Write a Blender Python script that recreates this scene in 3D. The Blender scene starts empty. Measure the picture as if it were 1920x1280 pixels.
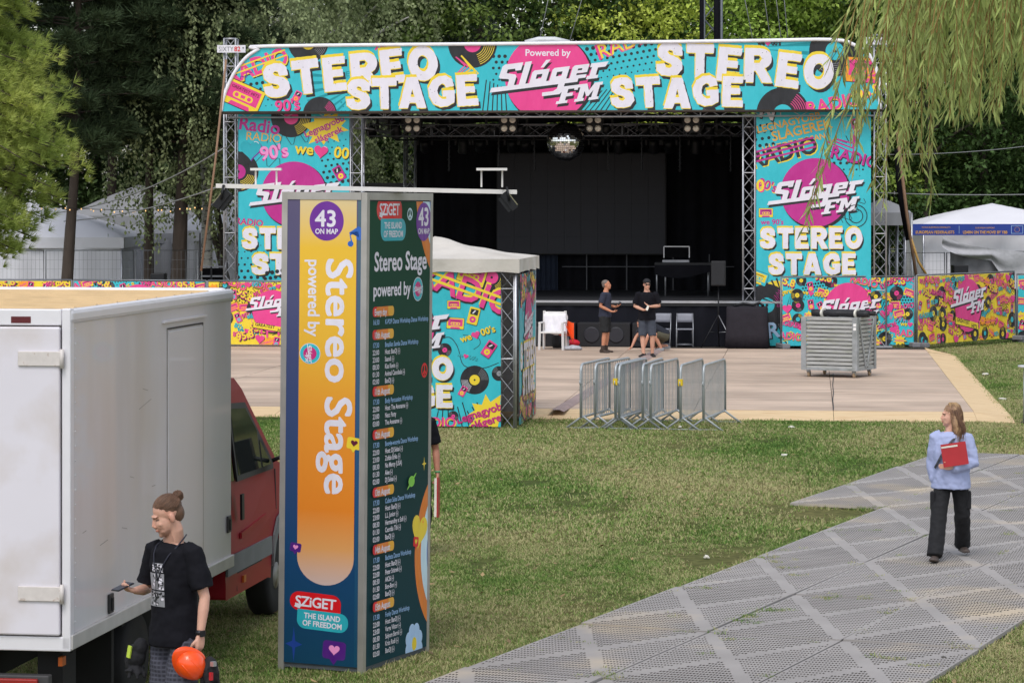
import bpy, bmesh, math, random
from mathutils import Vector, Matrix, noise
from mathutils.geometry import tessellate_polygon
R = math.radians
rnd = random.Random(7)
SC = bpy.context.scene
COL = SC.collection

# ------------------------------------------------------------------ camera
F, CAMH, HOR = 5333.33, 3.8, 375.0          # focal length in photo pixels, eye height, horizon row
cam = bpy.data.cameras.new('camera'); camo = bpy.data.objects.new('camera', cam); COL.objects.link(camo)
camo.location = (0, 0, CAMH); camo.rotation_euler = (R(90), 0, 0)
cam.sensor_width = 36; cam.lens = 36*F/1920; cam.shift_y = -(640-HOR)/1920
cam.clip_start = 0.5; cam.clip_end = 2000
SC.camera = camo

# ------------------------------------------------------------------ light
SUN_EL, SUN_AZ = 56, 194                      # high soft sun behind thin cloud, behind and left of the camera
w = bpy.data.worlds.new('World'); SC.world = w; w.use_nodes = True
nt = w.node_tree; nt.nodes.clear()
sky = nt.nodes.new('ShaderNodeTexSky'); sky.sky_type = 'NISHITA'; sky.sun_disc = False
sky.sun_elevation = R(SUN_EL); sky.sun_rotation = R(SUN_AZ); sky.air_density = 1.2; sky.dust_density = 1.5
hs = nt.nodes.new('ShaderNodeHueSaturation'); hs.inputs['Saturation'].default_value = 0.42
bg = nt.nodes.new('ShaderNodeBackground'); bg.inputs['Strength'].default_value = 0.15
wo = nt.nodes.new('ShaderNodeOutputWorld')
nt.links.new(sky.outputs[0], hs.inputs['Color']); nt.links.new(hs.outputs[0], bg.inputs[0]); nt.links.new(bg.outputs[0], wo.inputs[0])
sl = bpy.data.lights.new('sun', 'SUN'); so = bpy.data.objects.new('sun', sl); COL.objects.link(so)
sl.energy = 1.15; sl.angle = R(24); sl.color = (1.0, 0.965, 0.93)
so.location = (0, 0, 40)
_az = R(SUN_AZ)
_d = Vector((math.sin(_az)*math.cos(R(SUN_EL)), math.cos(_az)*math.cos(R(SUN_EL)), math.sin(R(SUN_EL))))
so.rotation_euler = (-_d).to_track_quat('-Z', 'Y').to_euler()
SC.view_settings.view_transform = 'Standard'; SC.view_settings.look = 'None'
SC.view_settings.gamma = 1; SC.view_settings.use_curve_mapping = False
SC.view_settings.exposure = 0.43

# ------------------------------------------------------------------ helpers
def G(px, py, z=0.0):
    Y = F*(CAMH-z)/(py-HOR); return Vector(((px-960)/F*Y, Y, z))
def P(px, py, Y):
    return Vector(((px-960)/F*Y, Y, CAMH-(py-HOR)/F*Y))
def lin(c):
    if isinstance(c, str):
        c = c.lstrip('#'); c = [int(c[i:i+2], 16)/255 for i in (0, 2, 4)]
        return tuple(x/12.92 if x <= .04045 else ((x+.055)/1.055)**2.4 for x in c)
    return tuple(c)
MATS = {}
def M(name, col=None, rough=.6, metal=0., var=.1, scale=6., bump=0., bscale=30., spec=.5, island=0., col2=None, c2scale=1., c2thr=.5, c2soft=.15, stretch=None, coat=0., trans=0., alpha=1., world=False):
    if name in MATS: return MATS[name]
    m = bpy.data.materials.new(name); m.use_nodes = True; MATS[name] = m
    nt = m.node_tree; N = nt.nodes; L = nt.links; b = N['Principled BSDF']
    c = lin(col); m.diffuse_color = (*c, 1)
    b.inputs['Roughness'].default_value = rough; b.inputs['Metallic'].default_value = metal
    b.inputs['Specular IOR Level'].default_value = spec
    b.inputs['Coat Weight'].default_value = coat
    geo = N.new('ShaderNodeNewGeometry')
    tc = N.new('ShaderNodeTexCoord'); src = tc.outputs['Object']
    if world: src = geo.outputs['Position']
    if stretch:
        mp = N.new('ShaderNodeMapping'); mp.inputs['Scale'].default_value = stretch
        L.new(src, mp.inputs['Vector']); src = mp.outputs[0]
    base = None
    if col2 is not None:
        n2 = N.new('ShaderNodeTexNoise'); n2.inputs['Scale'].default_value = c2scale; n2.inputs['Detail'].default_value = 5
        L.new(src, n2.inputs['Vector'])
        mr = N.new('ShaderNodeMapRange'); mr.inputs[1].default_value = c2thr-c2soft; mr.inputs[2].default_value = c2thr+c2soft
        L.new(n2.outputs['Fac'], mr.inputs[0])
        mx = N.new('ShaderNodeMix'); mx.data_type = 'RGBA'
        mx.inputs[6].default_value = (*c, 1); mx.inputs[7].default_value = (*lin(col2), 1)
        L.new(mr.outputs[0], mx.inputs[0]); base = mx.outputs[2]
    hv = N.new('ShaderNodeHueSaturation'); hv.inputs['Color'].default_value = (*c, 1)
    if base is not None: L.new(base, hv.inputs['Color'])
    n = N.new('ShaderNodeTexNoise'); n.inputs['Scale'].default_value = scale; n.inputs['Detail'].default_value = 4
    L.new(src, n.inputs['Vector'])
    mr = N.new('ShaderNodeMapRange'); mr.inputs[1].default_value = .25; mr.inputs[2].default_value = .75
    mr.inputs[3].default_value = 1-var; mr.inputs[4].default_value = 1+var
    L.new(n.outputs['Fac'], mr.inputs[0]); val = mr.outputs[0]
    if island:
        mi = N.new('ShaderNodeMapRange'); mi.inputs[3].default_value = 1-island; mi.inputs[4].default_value = 1+island
        L.new(geo.outputs['Random Per Island'], mi.inputs[0])
        ml = N.new('ShaderNodeMath'); ml.operation = 'MULTIPLY'; L.new(val, ml.inputs[0]); L.new(mi.outputs[0], ml.inputs[1]); val = ml.outputs[0]
    L.new(val, hv.inputs['Value']); L.new(hv.outputs[0], b.inputs['Base Color'])
    if bump:
        nb = N.new('ShaderNodeTexNoise'); nb.inputs['Scale'].default_value = bscale; nb.inputs['Detail'].default_value = 3
        L.new(src, nb.inputs['Vector'])
        bp = N.new('ShaderNodeBump'); bp.inputs['Strength'].default_value = 1; bp.inputs['Distance'].default_value = bump
        L.new(nb.outputs['Fac'], bp.inputs['Height']); L.new(bp.outputs[0], b.inputs['Normal'])
    if trans:
        tb = N.new('ShaderNodeBsdfTranslucent'); ad = N.new('ShaderNodeMixShader'); ad.inputs[0].default_value = trans
        L.new(hv.outputs[0], tb.inputs[0]); L.new(b.outputs[0], ad.inputs[1]); L.new(tb.outputs[0], ad.inputs[2])
        L.new(ad.outputs[0], N['Material Output'].inputs[0])
    if alpha < 1: b.inputs['Alpha'].default_value = alpha
    return m

class MB:
    def __init__(s): s.v = []; s.f = []; s.mi = []; s.sm = []
    def add(s, pts, faces, mi=0, sm=False):
        o = len(s.v); s.v += [tuple(p) for p in pts]
        for f in faces: s.f.append([o+i for i in f]); s.mi.append(mi); s.sm.append(sm)
        return s
    def poly(s, pts, mi=0): return s.add(pts, [list(range(len(pts)))], mi)
    def box(s, c, d, rot=None, mi=0):
        c = Vector(c); hx, hy, hz = d[0]/2, d[1]/2, d[2]/2
        ps = [Vector((x*hx, y*hy, z*hz)) for x in (-1, 1) for y in (-1, 1) for z in (-1, 1)]
        if rot is not None: ps = [rot @ p for p in ps]
        return s.add([c+p for p in ps], [(0,1,3,2),(4,6,7,5),(0,4,5,1),(2,3,7,6),(0,2,6,4),(1,5,7,3)], mi)
    def bx(s, x0, x1, y0, y1, z0, z1, mi=0):
        return s.box(((x0+x1)/2, (y0+y1)/2, (z0+z1)/2), (x1-x0, y1-y0, z1-z0), None, mi)
    def bar(s, a, b, w, h, mi=0, up=(0, 0, 1)):
        a, b = Vector(a), Vector(b); d = (b-a); L = d.length; d.normalize(); up = Vector(up)
        x = d.cross(up)
        if x.length < 1e-4: x = d.cross(Vector((0, 1, 0)))
        x.normalize(); z = x.cross(d)
        return s.box((a+b)/2, (w, L, h), Matrix((x, d, z)).transposed(), mi)
    def path(s, pts, r, n=8, mi=0, cap=True, sm=True):
        pts = [Vector(p) for p in pts]; rr = r if isinstance(r, (list, tuple)) else [r]*len(pts)
        rings = []; ref = None
        for i, p in enumerate(pts):
            t = (pts[min(i+1, len(pts)-1)]-pts[max(i-1, 0)])
            if t.length < 1e-9: t = Vector((0, 0, 1))
            t.normalize()
            if ref is None:
                ref = Vector((0, 0, 1)) if abs(t.z) < .9 else Vector((1, 0, 0))
            x = t.cross(ref)
            if x.length < 1e-6: x = t.cross(Vector((0, 1, 0)))
            x.normalize(); y = x.cross(t); ref = y
            q = rr[i]; qa, qb = q if isinstance(q, (list, tuple)) else (q, q)
            rings.append([p+x*math.cos(2*math.pi*k/n)*qa+y*math.sin(2*math.pi*k/n)*qb for k in range(n)])
        return s.loft(rings, mi, cap, sm)
    def loft(s, rings, mi=0, cap=True, sm=True):
        n = len(rings[0]); o = len(s.v)
        for r in rings: s.v += [tuple(p) for p in r]
        for i in range(len(rings)-1):
            for k in range(n):
                s.f.append([o+i*n+k, o+i*n+(k+1) % n, o+(i+1)*n+(k+1) % n, o+(i+1)*n+k]); s.mi.append(mi); s.sm.append(sm)
        if cap:
            s.f.append([o+k for k in range(n)][::-1]); s.mi.append(mi); s.sm.append(False)
            s.f.append([o+(len(rings)-1)*n+k for k in range(n)]); s.mi.append(mi); s.sm.append(False)
        return s
    def tube(s, a, b, r, n=8, r2=None, mi=0, cap=True): return s.path([a, b], [r, r if r2 is None else r2], n, mi, cap)
    def lathe(s, prof, c=(0, 0, 0), n=16, rot=None, mi=0, sm=True):
        c = Vector(c); rings = []
        for r, z in prof:
            ring = [Vector((r*math.cos(2*math.pi*k/n), r*math.sin(2*math.pi*k/n), z)) for k in range(n)]
            if rot is not None: ring = [rot @ p for p in ring]
            rings.append([c+p for p in ring])
        return s.loft(rings, mi, True, sm)
    def ell(s, c, r, n=12, m=8, rot=None, mi=0):
        prof = [(math.sin(math.pi*i/m)*1.0 if 0 < i < m else .02, -math.cos(math.pi*i/m)) for i in range(m+1)]
        c = Vector(c); rings = []
        for q, z in prof:
            ring = [Vector((q*math.cos(2*math.pi*k/n)*r[0], q*math.sin(2*math.pi*k/n)*r[1], z*r[2])) for k in range(n)]
            if rot is not None: ring = [rot @ p for p in ring]
            rings.append([c+p for p in ring])
        return s.loft(rings, mi, True, True)
    def grid(s, fn, nu, nv, mi=0, sm=True):
        return s.add([fn(i/nu, j/nv) for j in range(nv+1) for i in range(nu+1)],
                     [(j*(nu+1)+i, j*(nu+1)+i+1, (j+1)*(nu+1)+i+1, (j+1)*(nu+1)+i) for j in range(nv) for i in range(nu)], mi, sm)
    def mesh(s, name):
        me = bpy.data.meshes.new(name); me.from_pydata(s.v, [], s.f)
        me.polygons.foreach_set('material_index', s.mi); me.polygons.foreach_set('use_smooth', s.sm); me.update()
        return me
    def build(s, name, mats, parent=None, bevel=0, fixn=False):
        me = s.mesh(name)
        if fixn:
            bm = bmesh.new(); bm.from_mesh(me); bmesh.ops.recalc_face_normals(bm, faces=bm.faces); bm.to_mesh(me); bm.free()
        for m in (mats if isinstance(mats, (list, tuple)) else [mats]): me.materials.append(m)
        o = bpy.data.objects.new(name, me); COL.objects.link(o)
        if parent: o.parent = parent
        if bevel:
            bv = o.modifiers.new('bevel', 'BEVEL'); bv.width = bevel; bv.segments = 2; bv.limit_method = 'ANGLE'
        return o
def tag(o, label, cat, group=None):
    o['label'] = label; o['category'] = cat
    if group: o['group'] = group
    return o
def thing(name, label, cat, loc=(0, 0, 0), rotz=0., group=None):
    o = bpy.data.objects.new(name, None); COL.objects.link(o); o.empty_display_size = .2
    o.location = loc; o.rotation_euler = (0, 0, rotz)
    return tag(o, label, cat, group)
def struct(o): o['kind'] = 'structure'; return o
def stuff(o): o['kind'] = 'stuff'; return o
def dup(root, loc, rotz, label=None, group=None):
    r = root.copy(); COL.objects.link(r); r.location = loc; r.rotation_euler = (0, 0, rotz)
    if label: r['label'] = label
    if group: r['group'] = group
    for ch in list(root.children):
        c = ch.copy(); COL.objects.link(c); c.parent = r
        for g in ch.children:
            d = g.copy(); COL.objects.link(d); d.parent = c
    return r
def copy_mesh(o, parent, loc=(0, 0, 0), rot=(0, 0, 0)):
    c = o.copy(); COL.objects.link(c); c.parent = parent; c.location = loc; c.rotation_euler = rot; return c
# ------------------------------------------------------------------ flat print: shapes in metres on a sheet
PC = dict(teal='#34b5c2', pink='#dd4189', yellow='#e6cb35', black='#25262b', white='#dcd8e2', magenta='#b52a86', orange='#ee9a2c',
          red='#d4151f', cyan='#2aa6b4', purple='#6b2c93', violet='#4c1877', green='#1d352d', blue='#2b62b5', lblue='#a9c8ea', lime='#7cc243',
          navy='#16365c', grape='#53507a', tealdk='#0f8b96', rose='#e48fc4', ltxt='#8db3dd', amber='#dfa637', pale='#d9c59c', rust='#d97a26', dblue='#1d3f92', maroon='#5d1430', goldt='#e2a63c', grey='#8a8a90', pinkd='#c22a78', steel='#4f6b78', skyw='#c3dde6')
GRAD = {}
def print_mat(k):
    if k in GRAD:                                    # printed colour ramp running up the sheet
        if 'print_'+k in MATS: return MATS['print_'+k]
        m = M('print_'+k, '#808080', rough=.6, var=.02, spec=.12); N = m.node_tree.nodes; L = m.node_tree.links
        tc = N.new('ShaderNodeTexCoord'); sx = N.new('ShaderNodeSeparateXYZ'); mr = N.new('ShaderNodeMapRange'); cr = N.new('ShaderNodeValToRGB')
        z0, z1, stops = GRAD[k]; mr.inputs[1].default_value = z0; mr.inputs[2].default_value = z1
        L.new(tc.outputs['Object'], sx.inputs[0]); L.new(sx.outputs['Z'], mr.inputs[0]); L.new(mr.outputs[0], cr.inputs[0])
        e = cr.color_ramp.elements
        while len(e) < len(stops): e.new(.5)
        for q, (p, col) in zip(e, stops): q.position = p; q.color = (*lin(col), 1)
        L.new(cr.outputs[0], N['Principled BSDF'].inputs['Base Color']); return m
    return M('print_'+k, PC[k], rough=.38, var=.035, scale=2.5, bump=.07, bscale=1.5, spec=.4, stretch=(1.6, 1.6, .55))
GLY = {}
def make_glyphs():
    chars = ''.join(chr(i) for i in range(33, 127)) + 'áéóöÁÉÓ'
    jobs = []
    for wt, off in (('r', 0), ('b', .018), ('x', .026)):
        for ch in chars:
            cu = bpy.data.curves.new('g', 'FONT'); cu.body = ch; cu.offset = off; cu.resolution_u = 3; cu.fill_mode = 'FRONT'
            o = bpy.data.objects.new('g', cu); COL.objects.link(o); jobs.append((wt, ch, o, 0))
    for ch in chars+' ':
        cu = bpy.data.curves.new('g', 'FONT'); cu.body = ch+'|'; cu.resolution_u = 1
        o = bpy.data.objects.new('g', cu); COL.objects.link(o); jobs.append(('adv', ch, o, 1))
    cu = bpy.data.curves.new('g', 'FONT'); cu.body = '|'; cu.resolution_u = 1
    ob = bpy.data.objects.new('g', cu); COL.objects.link(ob)
    bpy.context.view_layer.update(); dg = bpy.context.evaluated_depsgraph_get()
    def mx(o):
        e = o.evaluated_get(dg); me = e.to_mesh(); r = max((v.co.x for v in me.vertices), default=0); e.to_mesh_clear(); return r
    b0 = mx(ob)
    for wt, ch, o, k in jobs:
        if k: GLY['adv', ch] = mx(o)-b0
        else:
            e = o.evaluated_get(dg); me = e.to_mesh(); me.calc_loop_triangles()
            GLY[wt, ch] = ([(v.co.x, v.co.y) for v in me.vertices], [tuple(t.vertices) for t in me.loop_triangles]); e.to_mesh_clear()
    for o in [j[2] for j in jobs]+[ob]:
        d = o.data; bpy.data.objects.remove(o); bpy.data.curves.remove(d)
make_glyphs()

def clip_tri(tri, cv):
    out = tri
    for i in range(len(cv)):
        a, b = cv[i], cv[(i+1) % len(cv)]; ex, ey = b[0]-a[0], b[1]-a[1]; inp = out; out = []
        if not inp: return []
        for k in range(len(inp)):
            p, q = inp[k], inp[(k+1) % len(inp)]
            dp = ex*(p[1]-a[1])-ey*(p[0]-a[0]); dq = ex*(q[1]-a[1])-ey*(q[0]-a[0])
            if dp >= 0: out.append(p)
            if (dp >= 0) != (dq >= 0):
                t = dp/(dp-dq); out.append((p[0]+(q[0]-p[0])*t, p[1]+(q[1]-p[1])*t))
    return out

class Art:
    """printed artwork on a sheet w x h (metres), clipped to its convex outline"""
    def __init__(s, w, h, outline=None, step=.0005):
        s.w, s.h = w, h; s.cv = outline or [(0, 0), (w, 0), (w, h), (0, h)]; s.polys = []; s.lay = 0; s.step = step; s.hm = {}; s.cid = 0
        s.bb = (min(p[0] for p in s.cv), max(p[0] for p in s.cv), min(p[1] for p in s.cv), max(p[1] for p in s.cv)); s.rect = outline is None
    def tris(s, pts, tris, col, lay):
        x0, x1, y0, y1 = s.bb
        for t in tris:
            q = [pts[i] for i in t]
            ar = (q[1][0]-q[0][0])*(q[2][1]-q[0][1])-(q[1][1]-q[0][1])*(q[2][0]-q[0][0])
            if abs(ar) < 1e-9: continue
            if ar < 0: q = q[::-1]
            if s.rect and all(x0 <= p[0] <= x1 and y0 <= p[1] <= y1 for p in q): s.polys.append((q, col, lay)); continue
            if max(p[0] for p in q) < x0 or min(p[0] for p in q) > x1 or max(p[1] for p in q) < y0 or min(p[1] for p in q) > y1: continue
            c = clip_tri(q, s.cv)
            if len(c) >= 3: s.polys.append((c, col, lay))
    def alloc(s, pts, cid):
        """lowest free print layer over the area the shape covers"""
        x0, x1, y0, y1 = s.bb; sx, sy = 96/(x1-x0), 48/(y1-y0)
        i0, i1 = int((min(p[0] for p in pts)-x0)*sx), int((max(p[0] for p in pts)-x0)*sx); j0, j1 = int((min(p[1] for p in pts)-y0)*sy), int((max(p[1] for p in pts)-y0)*sy)
        cells = [(i, j) for i in range(max(i0, 0), min(i1, 96)+1) for j in range(max(j0, 0), min(j1, 48)+1)]; b = 0
        for c in cells:
            if c in s.hm: l, k = s.hm[c]; b = max(b, l-1 if k == cid else l)
        for c in cells: s.hm[c] = (b+1, cid)
        return b+1
    def ctx(s): return Ctx(s, (1, 0, 0, 0, 1, 0))
    def build(s, name, parent, fn, normal):
        """fn(u, v) -> point; normal -> offset direction"""
        normal = Vector(normal); mb = MB(); cols = []; vmap = {}
        for q, col, lay in s.polys:
            if col not in cols: cols.append(col)
            off = normal*(.003+lay*s.step)
            mb.add([fn(u, v)+off for u, v in q], [list(range(len(q)))], cols.index(col))
        return stuff(mb.build(name, [print_mat(c) for c in cols], parent))

class Ctx:
    def __init__(s, art, m, fixed=None): s.a = art; s.m = m; s.fx = fixed
    def sub(s, x=0, y=0, sc=1, rot=0, sx=1, sh=0):
        c, n = math.cos(R(rot))*sc, math.sin(R(rot))*sc
        a, b, d, e = c*sx, -n+c*sh*1.0, n*sx, c+n*sh*1.0
        A = s.m
        return Ctx(s.a, (A[0]*a+A[1]*d, A[0]*b+A[1]*e, A[0]*x+A[1]*y+A[2], A[3]*a+A[4]*d, A[3]*b+A[4]*e, A[3]*x+A[4]*y+A[5]), s.fx)
    def T(s, p): m = s.m; return (m[0]*p[0]+m[1]*p[1]+m[2], m[3]*p[0]+m[4]*p[1]+m[5])
    def nl(s, pts):
        if s.fx is not None: s.fx[1] = (s.fx[1]+1) % 14; return s.a.alloc(pts, s.fx[0])+s.fx[1]*.06
        s.a.cid += 1; return s.a.alloc(pts, s.a.cid)
    def one(s): s.a.cid += 1; return Ctx(s.a, s.m, [s.a.cid, 0])
    def poly(s, loops, col):
        if not isinstance(loops[0][0], (tuple, list)): loops = [loops]
        L = [[Vector((*s.T(p), 0)) for p in lp] for lp in loops]
        pts = [(p.x, p.y) for lp in L for p in lp]
        s.a.tris(pts, tessellate_polygon(L), col, s.nl(pts))
    def conv(s, pts, col):
        q = [s.T(p) for p in pts]; s.a.tris(q, [(0, i, i+1) for i in range(1, len(q)-1)], col, s.nl(q))
    def rect(s, x0, y0, x1, y1, col): s.conv([(x0, y0), (x1, y0), (x1, y1), (x0, y1)], col)
    def rrect(s, x0, y0, x1, y1, r, col, corners=(1, 1, 1, 1)):
        pts = []
        for (cx, cy, a0), k in zip([(x1-r, y1-r, 0), (x0+r, y1-r, 90), (x0+r, y0+r, 180), (x1-r, y0+r, 270)], corners):
            if k: pts += [(cx+r*math.cos(R(a0+i*15)), cy+r*math.sin(R(a0+i*15))) for i in range(7)]
            else: pts.append((cx+(r if a0 in (0, 270) else -r), cy+(r if a0 in (0, 90) else -r)))
        s.conv(pts, col)
    def ell(s, x, y, a, b, col, n=28): s.conv([(x+a*math.cos(2*math.pi*i/n), y+b*math.sin(2*math.pi*i/n)) for i in range(n)], col)
    def circ(s, x, y, r, col, n=28): s.ell(x, y, r, r, col, n)
    def ring(s, x, y, r0, r1, col, a0=0, a1=360, n=24):
        pts = []
        for i in range(n+1):
            t = R(a0+(a1-a0)*i/n); pts += [s.T((x+r0*math.cos(t), y+r0*math.sin(t))), s.T((x+r1*math.cos(t), y+r1*math.sin(t)))]
        s.a.tris(pts, [t for i in range(n) for t in ((2*i, 2*i+1, 2*i+3), (2*i, 2*i+3, 2*i+2))], col, s.nl(pts))
    def outline(s, pts, w):
        n = len(pts); lf = []; rt = []
        for i in range(n):
            a, b = pts[max(i-1, 0)], pts[min(i+1, n-1)]; dx, dy = b[0]-a[0], b[1]-a[1]; l = math.hypot(dx, dy) or 1
            ww = w(i/(n-1)) if callable(w) else w
            nx, ny = -dy/l*ww/2, dx/l*ww/2; lf.append((pts[i][0]+nx, pts[i][1]+ny)); rt.append((pts[i][0]-nx, pts[i][1]-ny))
        return lf, rt
    def stroke(s, pts, w, col):
        lf, rt = s.outline(pts, w); n = len(pts)
        q = [s.T(p) for p in lf+rt]; k = s.nl(q)
        s.a.tris(q, [t for i in range(n-1) for t in ((i, i+1, n+i+1), (i, n+i+1, n+i))], col, k)
    def text(s, t, x, y, size, col, wt='b', rot=0, sx=1, sh=0, align='l', track=0):
        c = s.sub(x, y, size, rot, sx, sh)
        W = sum(GLY['adv', ch]+track for ch in t); cx = {'l': 0, 'c': -W/2, 'r': -W}[align]; k = s.nl([c.T(p) for p in ((cx, -.25), (cx+W, -.25), (cx, .8), (cx+W, .8))])
        heavy = wt == 'X'; offs = [(0, 0)]+([(.024*math.cos(i*1.0472), .024*math.sin(i*1.0472)) for i in range(6)] if heavy else [])
        for ch in t:
            if ch != ' ':
                vs, fs = GLY['r' if heavy else wt, ch]
                for q, (ox, oy) in enumerate(offs): s.a.tris([c.T((px+cx+ox, py+oy)) for px, py in vs], fs, col, k+q*.06)
            cx += GLY['adv', ch]+track
        return W*size*sx

def smooth(pts, n=6):
    out = []
    for i in range(len(pts)-1):
        p0, p1, p2, p3 = pts[max(i-1, 0)], pts[i], pts[i+1], pts[min(i+2, len(pts)-1)]
        for k in range(n):
            t = k/n
            out.append(tuple(.5*(2*p1[j]+(p2[j]-p0[j])*t+(2*p0[j]-5*p1[j]+4*p2[j]-p3[j])*t*t+(3*p1[j]-p0[j]-3*p2[j]+p3[j])*t**3) for j in range(len(p1))))
    out.append(pts[-1]); return out
def arc(cx, cy, rx, ry, a0, a1, n=8): return [(cx+rx*math.cos(R(a0+(a1-a0)*i/n)), cy+ry*math.sin(R(a0+(a1-a0)*i/n))) for i in range(n+1)]
def stroke_loop(pts, w):
    lf, rt = Ctx.outline(None, pts, w); return lf+rt[::-1]
BIG = {
 'S': (.84, [[(.80, .62), (.78, .85), (.62, .98), (.4, 1.0), (.16, .95), (.03, .78), (.05, .58), (.2, .45), (.46, .37), (.5, .29), (.42, .23), (.3, .26), (.27, .36), (0, .34), (.03, .14), (.2, .02), (.45, 0), (.68, .05), (.82, .22), (.80, .42), (.66, .55), (.38, .64), (.33, .71), (.4, .77), (.5, .74), (.53, .62)]]),
 'T': (.84, [[(0, .74), (0, 1), (.84, 1), (.84, .74), (.56, .74), (.56, 0), (.28, 0), (.28, .74)]]),
 'E': (.76, [[(0, 0), (0, 1), (.72, 1), (.7, .79), (.29, .79), (.29, .62), (.62, .62), (.62, .42), (.29, .42), (.29, .22), (.72, .22), (.72, 0)]]),
 'R': (.86, [[(0, 0), (0, 1), (.45, 1)]+arc(.5, .7, .34, .3, 90, -60, 8)+[(.62, .42), (.88, 0), (.55, 0), (.36, .34), (.29, .34), (.29, 0)], [(.29, .79), (.46, .79), (.54, .69), (.46, .57), (.29, .57)][::-1]]),
 'O': (.9, [arc(.45, .5, .46, .51, 0, 345, 23), arc(.45, .5, .17, .24, 345, 0, 15)]),
 'A': (.94, [[(0, 0), (.28, 1), (.64, 1), (.94, 0), (.63, 0), (.58, .17), (.37, .17), (.31, 0)], [(.47, .62), (.4, .36), (.54, .36)]]),
 'G': (.94, [[(.9, .66), (.84, .88), (.64, 1), (.4, .99), (.16, .86), (.02, .6), (.04, .34), (.18, .1), (.42, 0), (.66, .02), (.9, .12), (.92, .52), (.5, .52), (.5, .33), (.62, .33), (.62, .25), (.5, .24), (.36, .34), (.32, .52), (.38, .68), (.5, .75), (.58, .72), (.62, .62)]]),
}
def rough(lp, j, rg):
    out = []
    for i in range(len(lp)):
        a, b = lp[i], lp[(i+1) % len(lp)]; n = max(1, int(math.hypot(b[0]-a[0], b[1]-a[1])/.07))
        for k in range(n):
            t = k/n; out.append((a[0]+(b[0]-a[0])*t+rg.uniform(-j, j), a[1]+(b[1]-a[1])*t+rg.uniform(-j, j)))
    return out
def big_word(c, word, x, y, size, rot=0, gap=.05, sy=1.0, yel=(-.03, .085), yel2=(-.015, -.025), blk=(.06, -.105), bounce=.0, seed=1, sx=1.0):
    """rough white display lettering with yellow and black offset print behind it"""
    rg = random.Random(seed); g = c.sub(x, y, size, rot); pen = 0; items = []
    for ch in word:
        wd, lps = BIG[ch]; items.append((pen, rg.uniform(-bounce, bounce), rg.uniform(-3, 3)*(bounce > 0), [rough(l, .007, rg) for l in lps])); pen += (wd+gap)*sx
    for (ox, oy), col in ((blk, 'black'), (yel, 'yellow'), (yel2, 'yellow'), ((0, 0), 'white')):
        k = g.one()
        for px, b, r, lps in items:
            q = k.sub(px+ox, b+oy, 1, r, sx)
            q.poly(lps, col)
    k = g.one()                                      # scratches worn out of the white
    for px, b, r, lps in items:
        for i in range(5):
            x0, y0 = px+rg.uniform(.08, .7)*sx, b+rg.uniform(.08, .95); a = rg.uniform(.2, 1.4); l = rg.uniform(.015, .05)
            k.conv([(x0, y0), (x0+l*math.cos(a), y0+l*math.sin(a)), (x0+l*.6*math.cos(a)-.012, y0+l*.6*math.sin(a)+.012)], 'black')
    return pen
def slager(c, col='white', shadow='black', d=(.35, -.28)):
    """slanted script logo; unit = disc radius, origin = disc centre"""
    def U(x, y): return ((180+98.5*x+30*y-710)/390, (400-(540-12.2*x-100*y))/390)
    L = [[[(0, 0), (0.05, .42), (8.05, .42), (8.05, 0)]],
         [[(.45, 1.35), (.5, 2.3), (.7, 2.45), (2.35, 2.45), (2.35, 1.75), (1.85, 1.75), (1.75, 1.95), (1.08, 1.95), (1.08, 1.62), (1.95, 1.4), (2.1, 1.2), (2.1, .3), (1.5, .3), (1.5, .95), (1.4, 1.05), (.6, 1.2)]],
         [[(2.55, .3), (2.55, 2.45), (3.15, 2.45), (3.15, .3)]],
         [[(3.5, .3), (3.5, 1.4), (3.65, 1.55), (5.05, 1.55), (5.05, .3)], [(4.0, .75), (4.5, .75), (4.5, 1.15), (4.0, 1.15)]],
         [[(4.15, 1.75), (4.45, 2.4), (4.9, 2.4), (4.45, 1.75)]],
         [[(5.35, .3), (5.35, 1.4), (5.5, 1.55), (6.9, 1.55), (6.9, -.7), (6.7, -.95), (5.1, -.95), (5.0, -.6), (6.0, -.6), (6.3, -.4), (6.3, .3)], [(5.85, .75), (6.35, .75), (6.35, 1.15), (5.85, 1.15)]],
         [[(7.2, .3), (7.2, 1.4), (7.35, 1.55), (8.7, 1.55), (8.7, .8), (7.75, .8), (7.75, .62), (8.7, .62), (8.7, .3)], [(7.75, 1.05), (8.15, 1.05), (8.15, 1.22), (7.75, 1.22)]],
         [[(8.8, .12), (8.8, .42), (9.02, .42), (9.02, 1.2), (8.85, 1.2), (8.85, 1.55), (10.45, 1.55), (10.3, 1.1), (9.6, 1.1), (9.6, .42), (9.85, .42), (9.85, .12)]],
         [[(6.62, -1.85), (6.62, -1.6), (6.85, -1.6), (6.85, -.55), (6.65, -.55), (6.65, -.28), (8.3, -.28), (8.3, -.75), (8.0, -.75), (7.95, -.58), (7.4, -.58), (7.4, -.95), (7.95, -.95), (7.95, -1.25), (7.4, -1.25), (7.4, -1.6), (7.65, -1.6), (7.65, -1.85)]],
         [[(8.3, -1.85), (8.3, -1.6), (8.5, -1.6), (8.5, -.55), (8.3, -.55), (8.3, -.28), (9.05, -.28), (9.4, -.95), (9.75, -.28), (10.5, -.28), (10.5, -.55), (10.3, -.55), (10.3, -1.6), (10.5, -1.6), (10.5, -1.85), (9.6, -1.85), (9.6, -1.6), (9.8, -1.6), (9.8, -.95), (9.5, -1.45), (9.3, -1.45), (9.0, -.95), (9.0, -1.6), (9.15, -1.6), (9.15, -1.85)]]]
    for (ox, oy), k in (((d[0], d[1]), shadow), ((0, 0), col)):
        if k is None: continue
        g = c.one()
        for lps in L: g.poly([[U(x+ox*.6, y+oy) for x, y in lp] for lp in lps], k)
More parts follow.
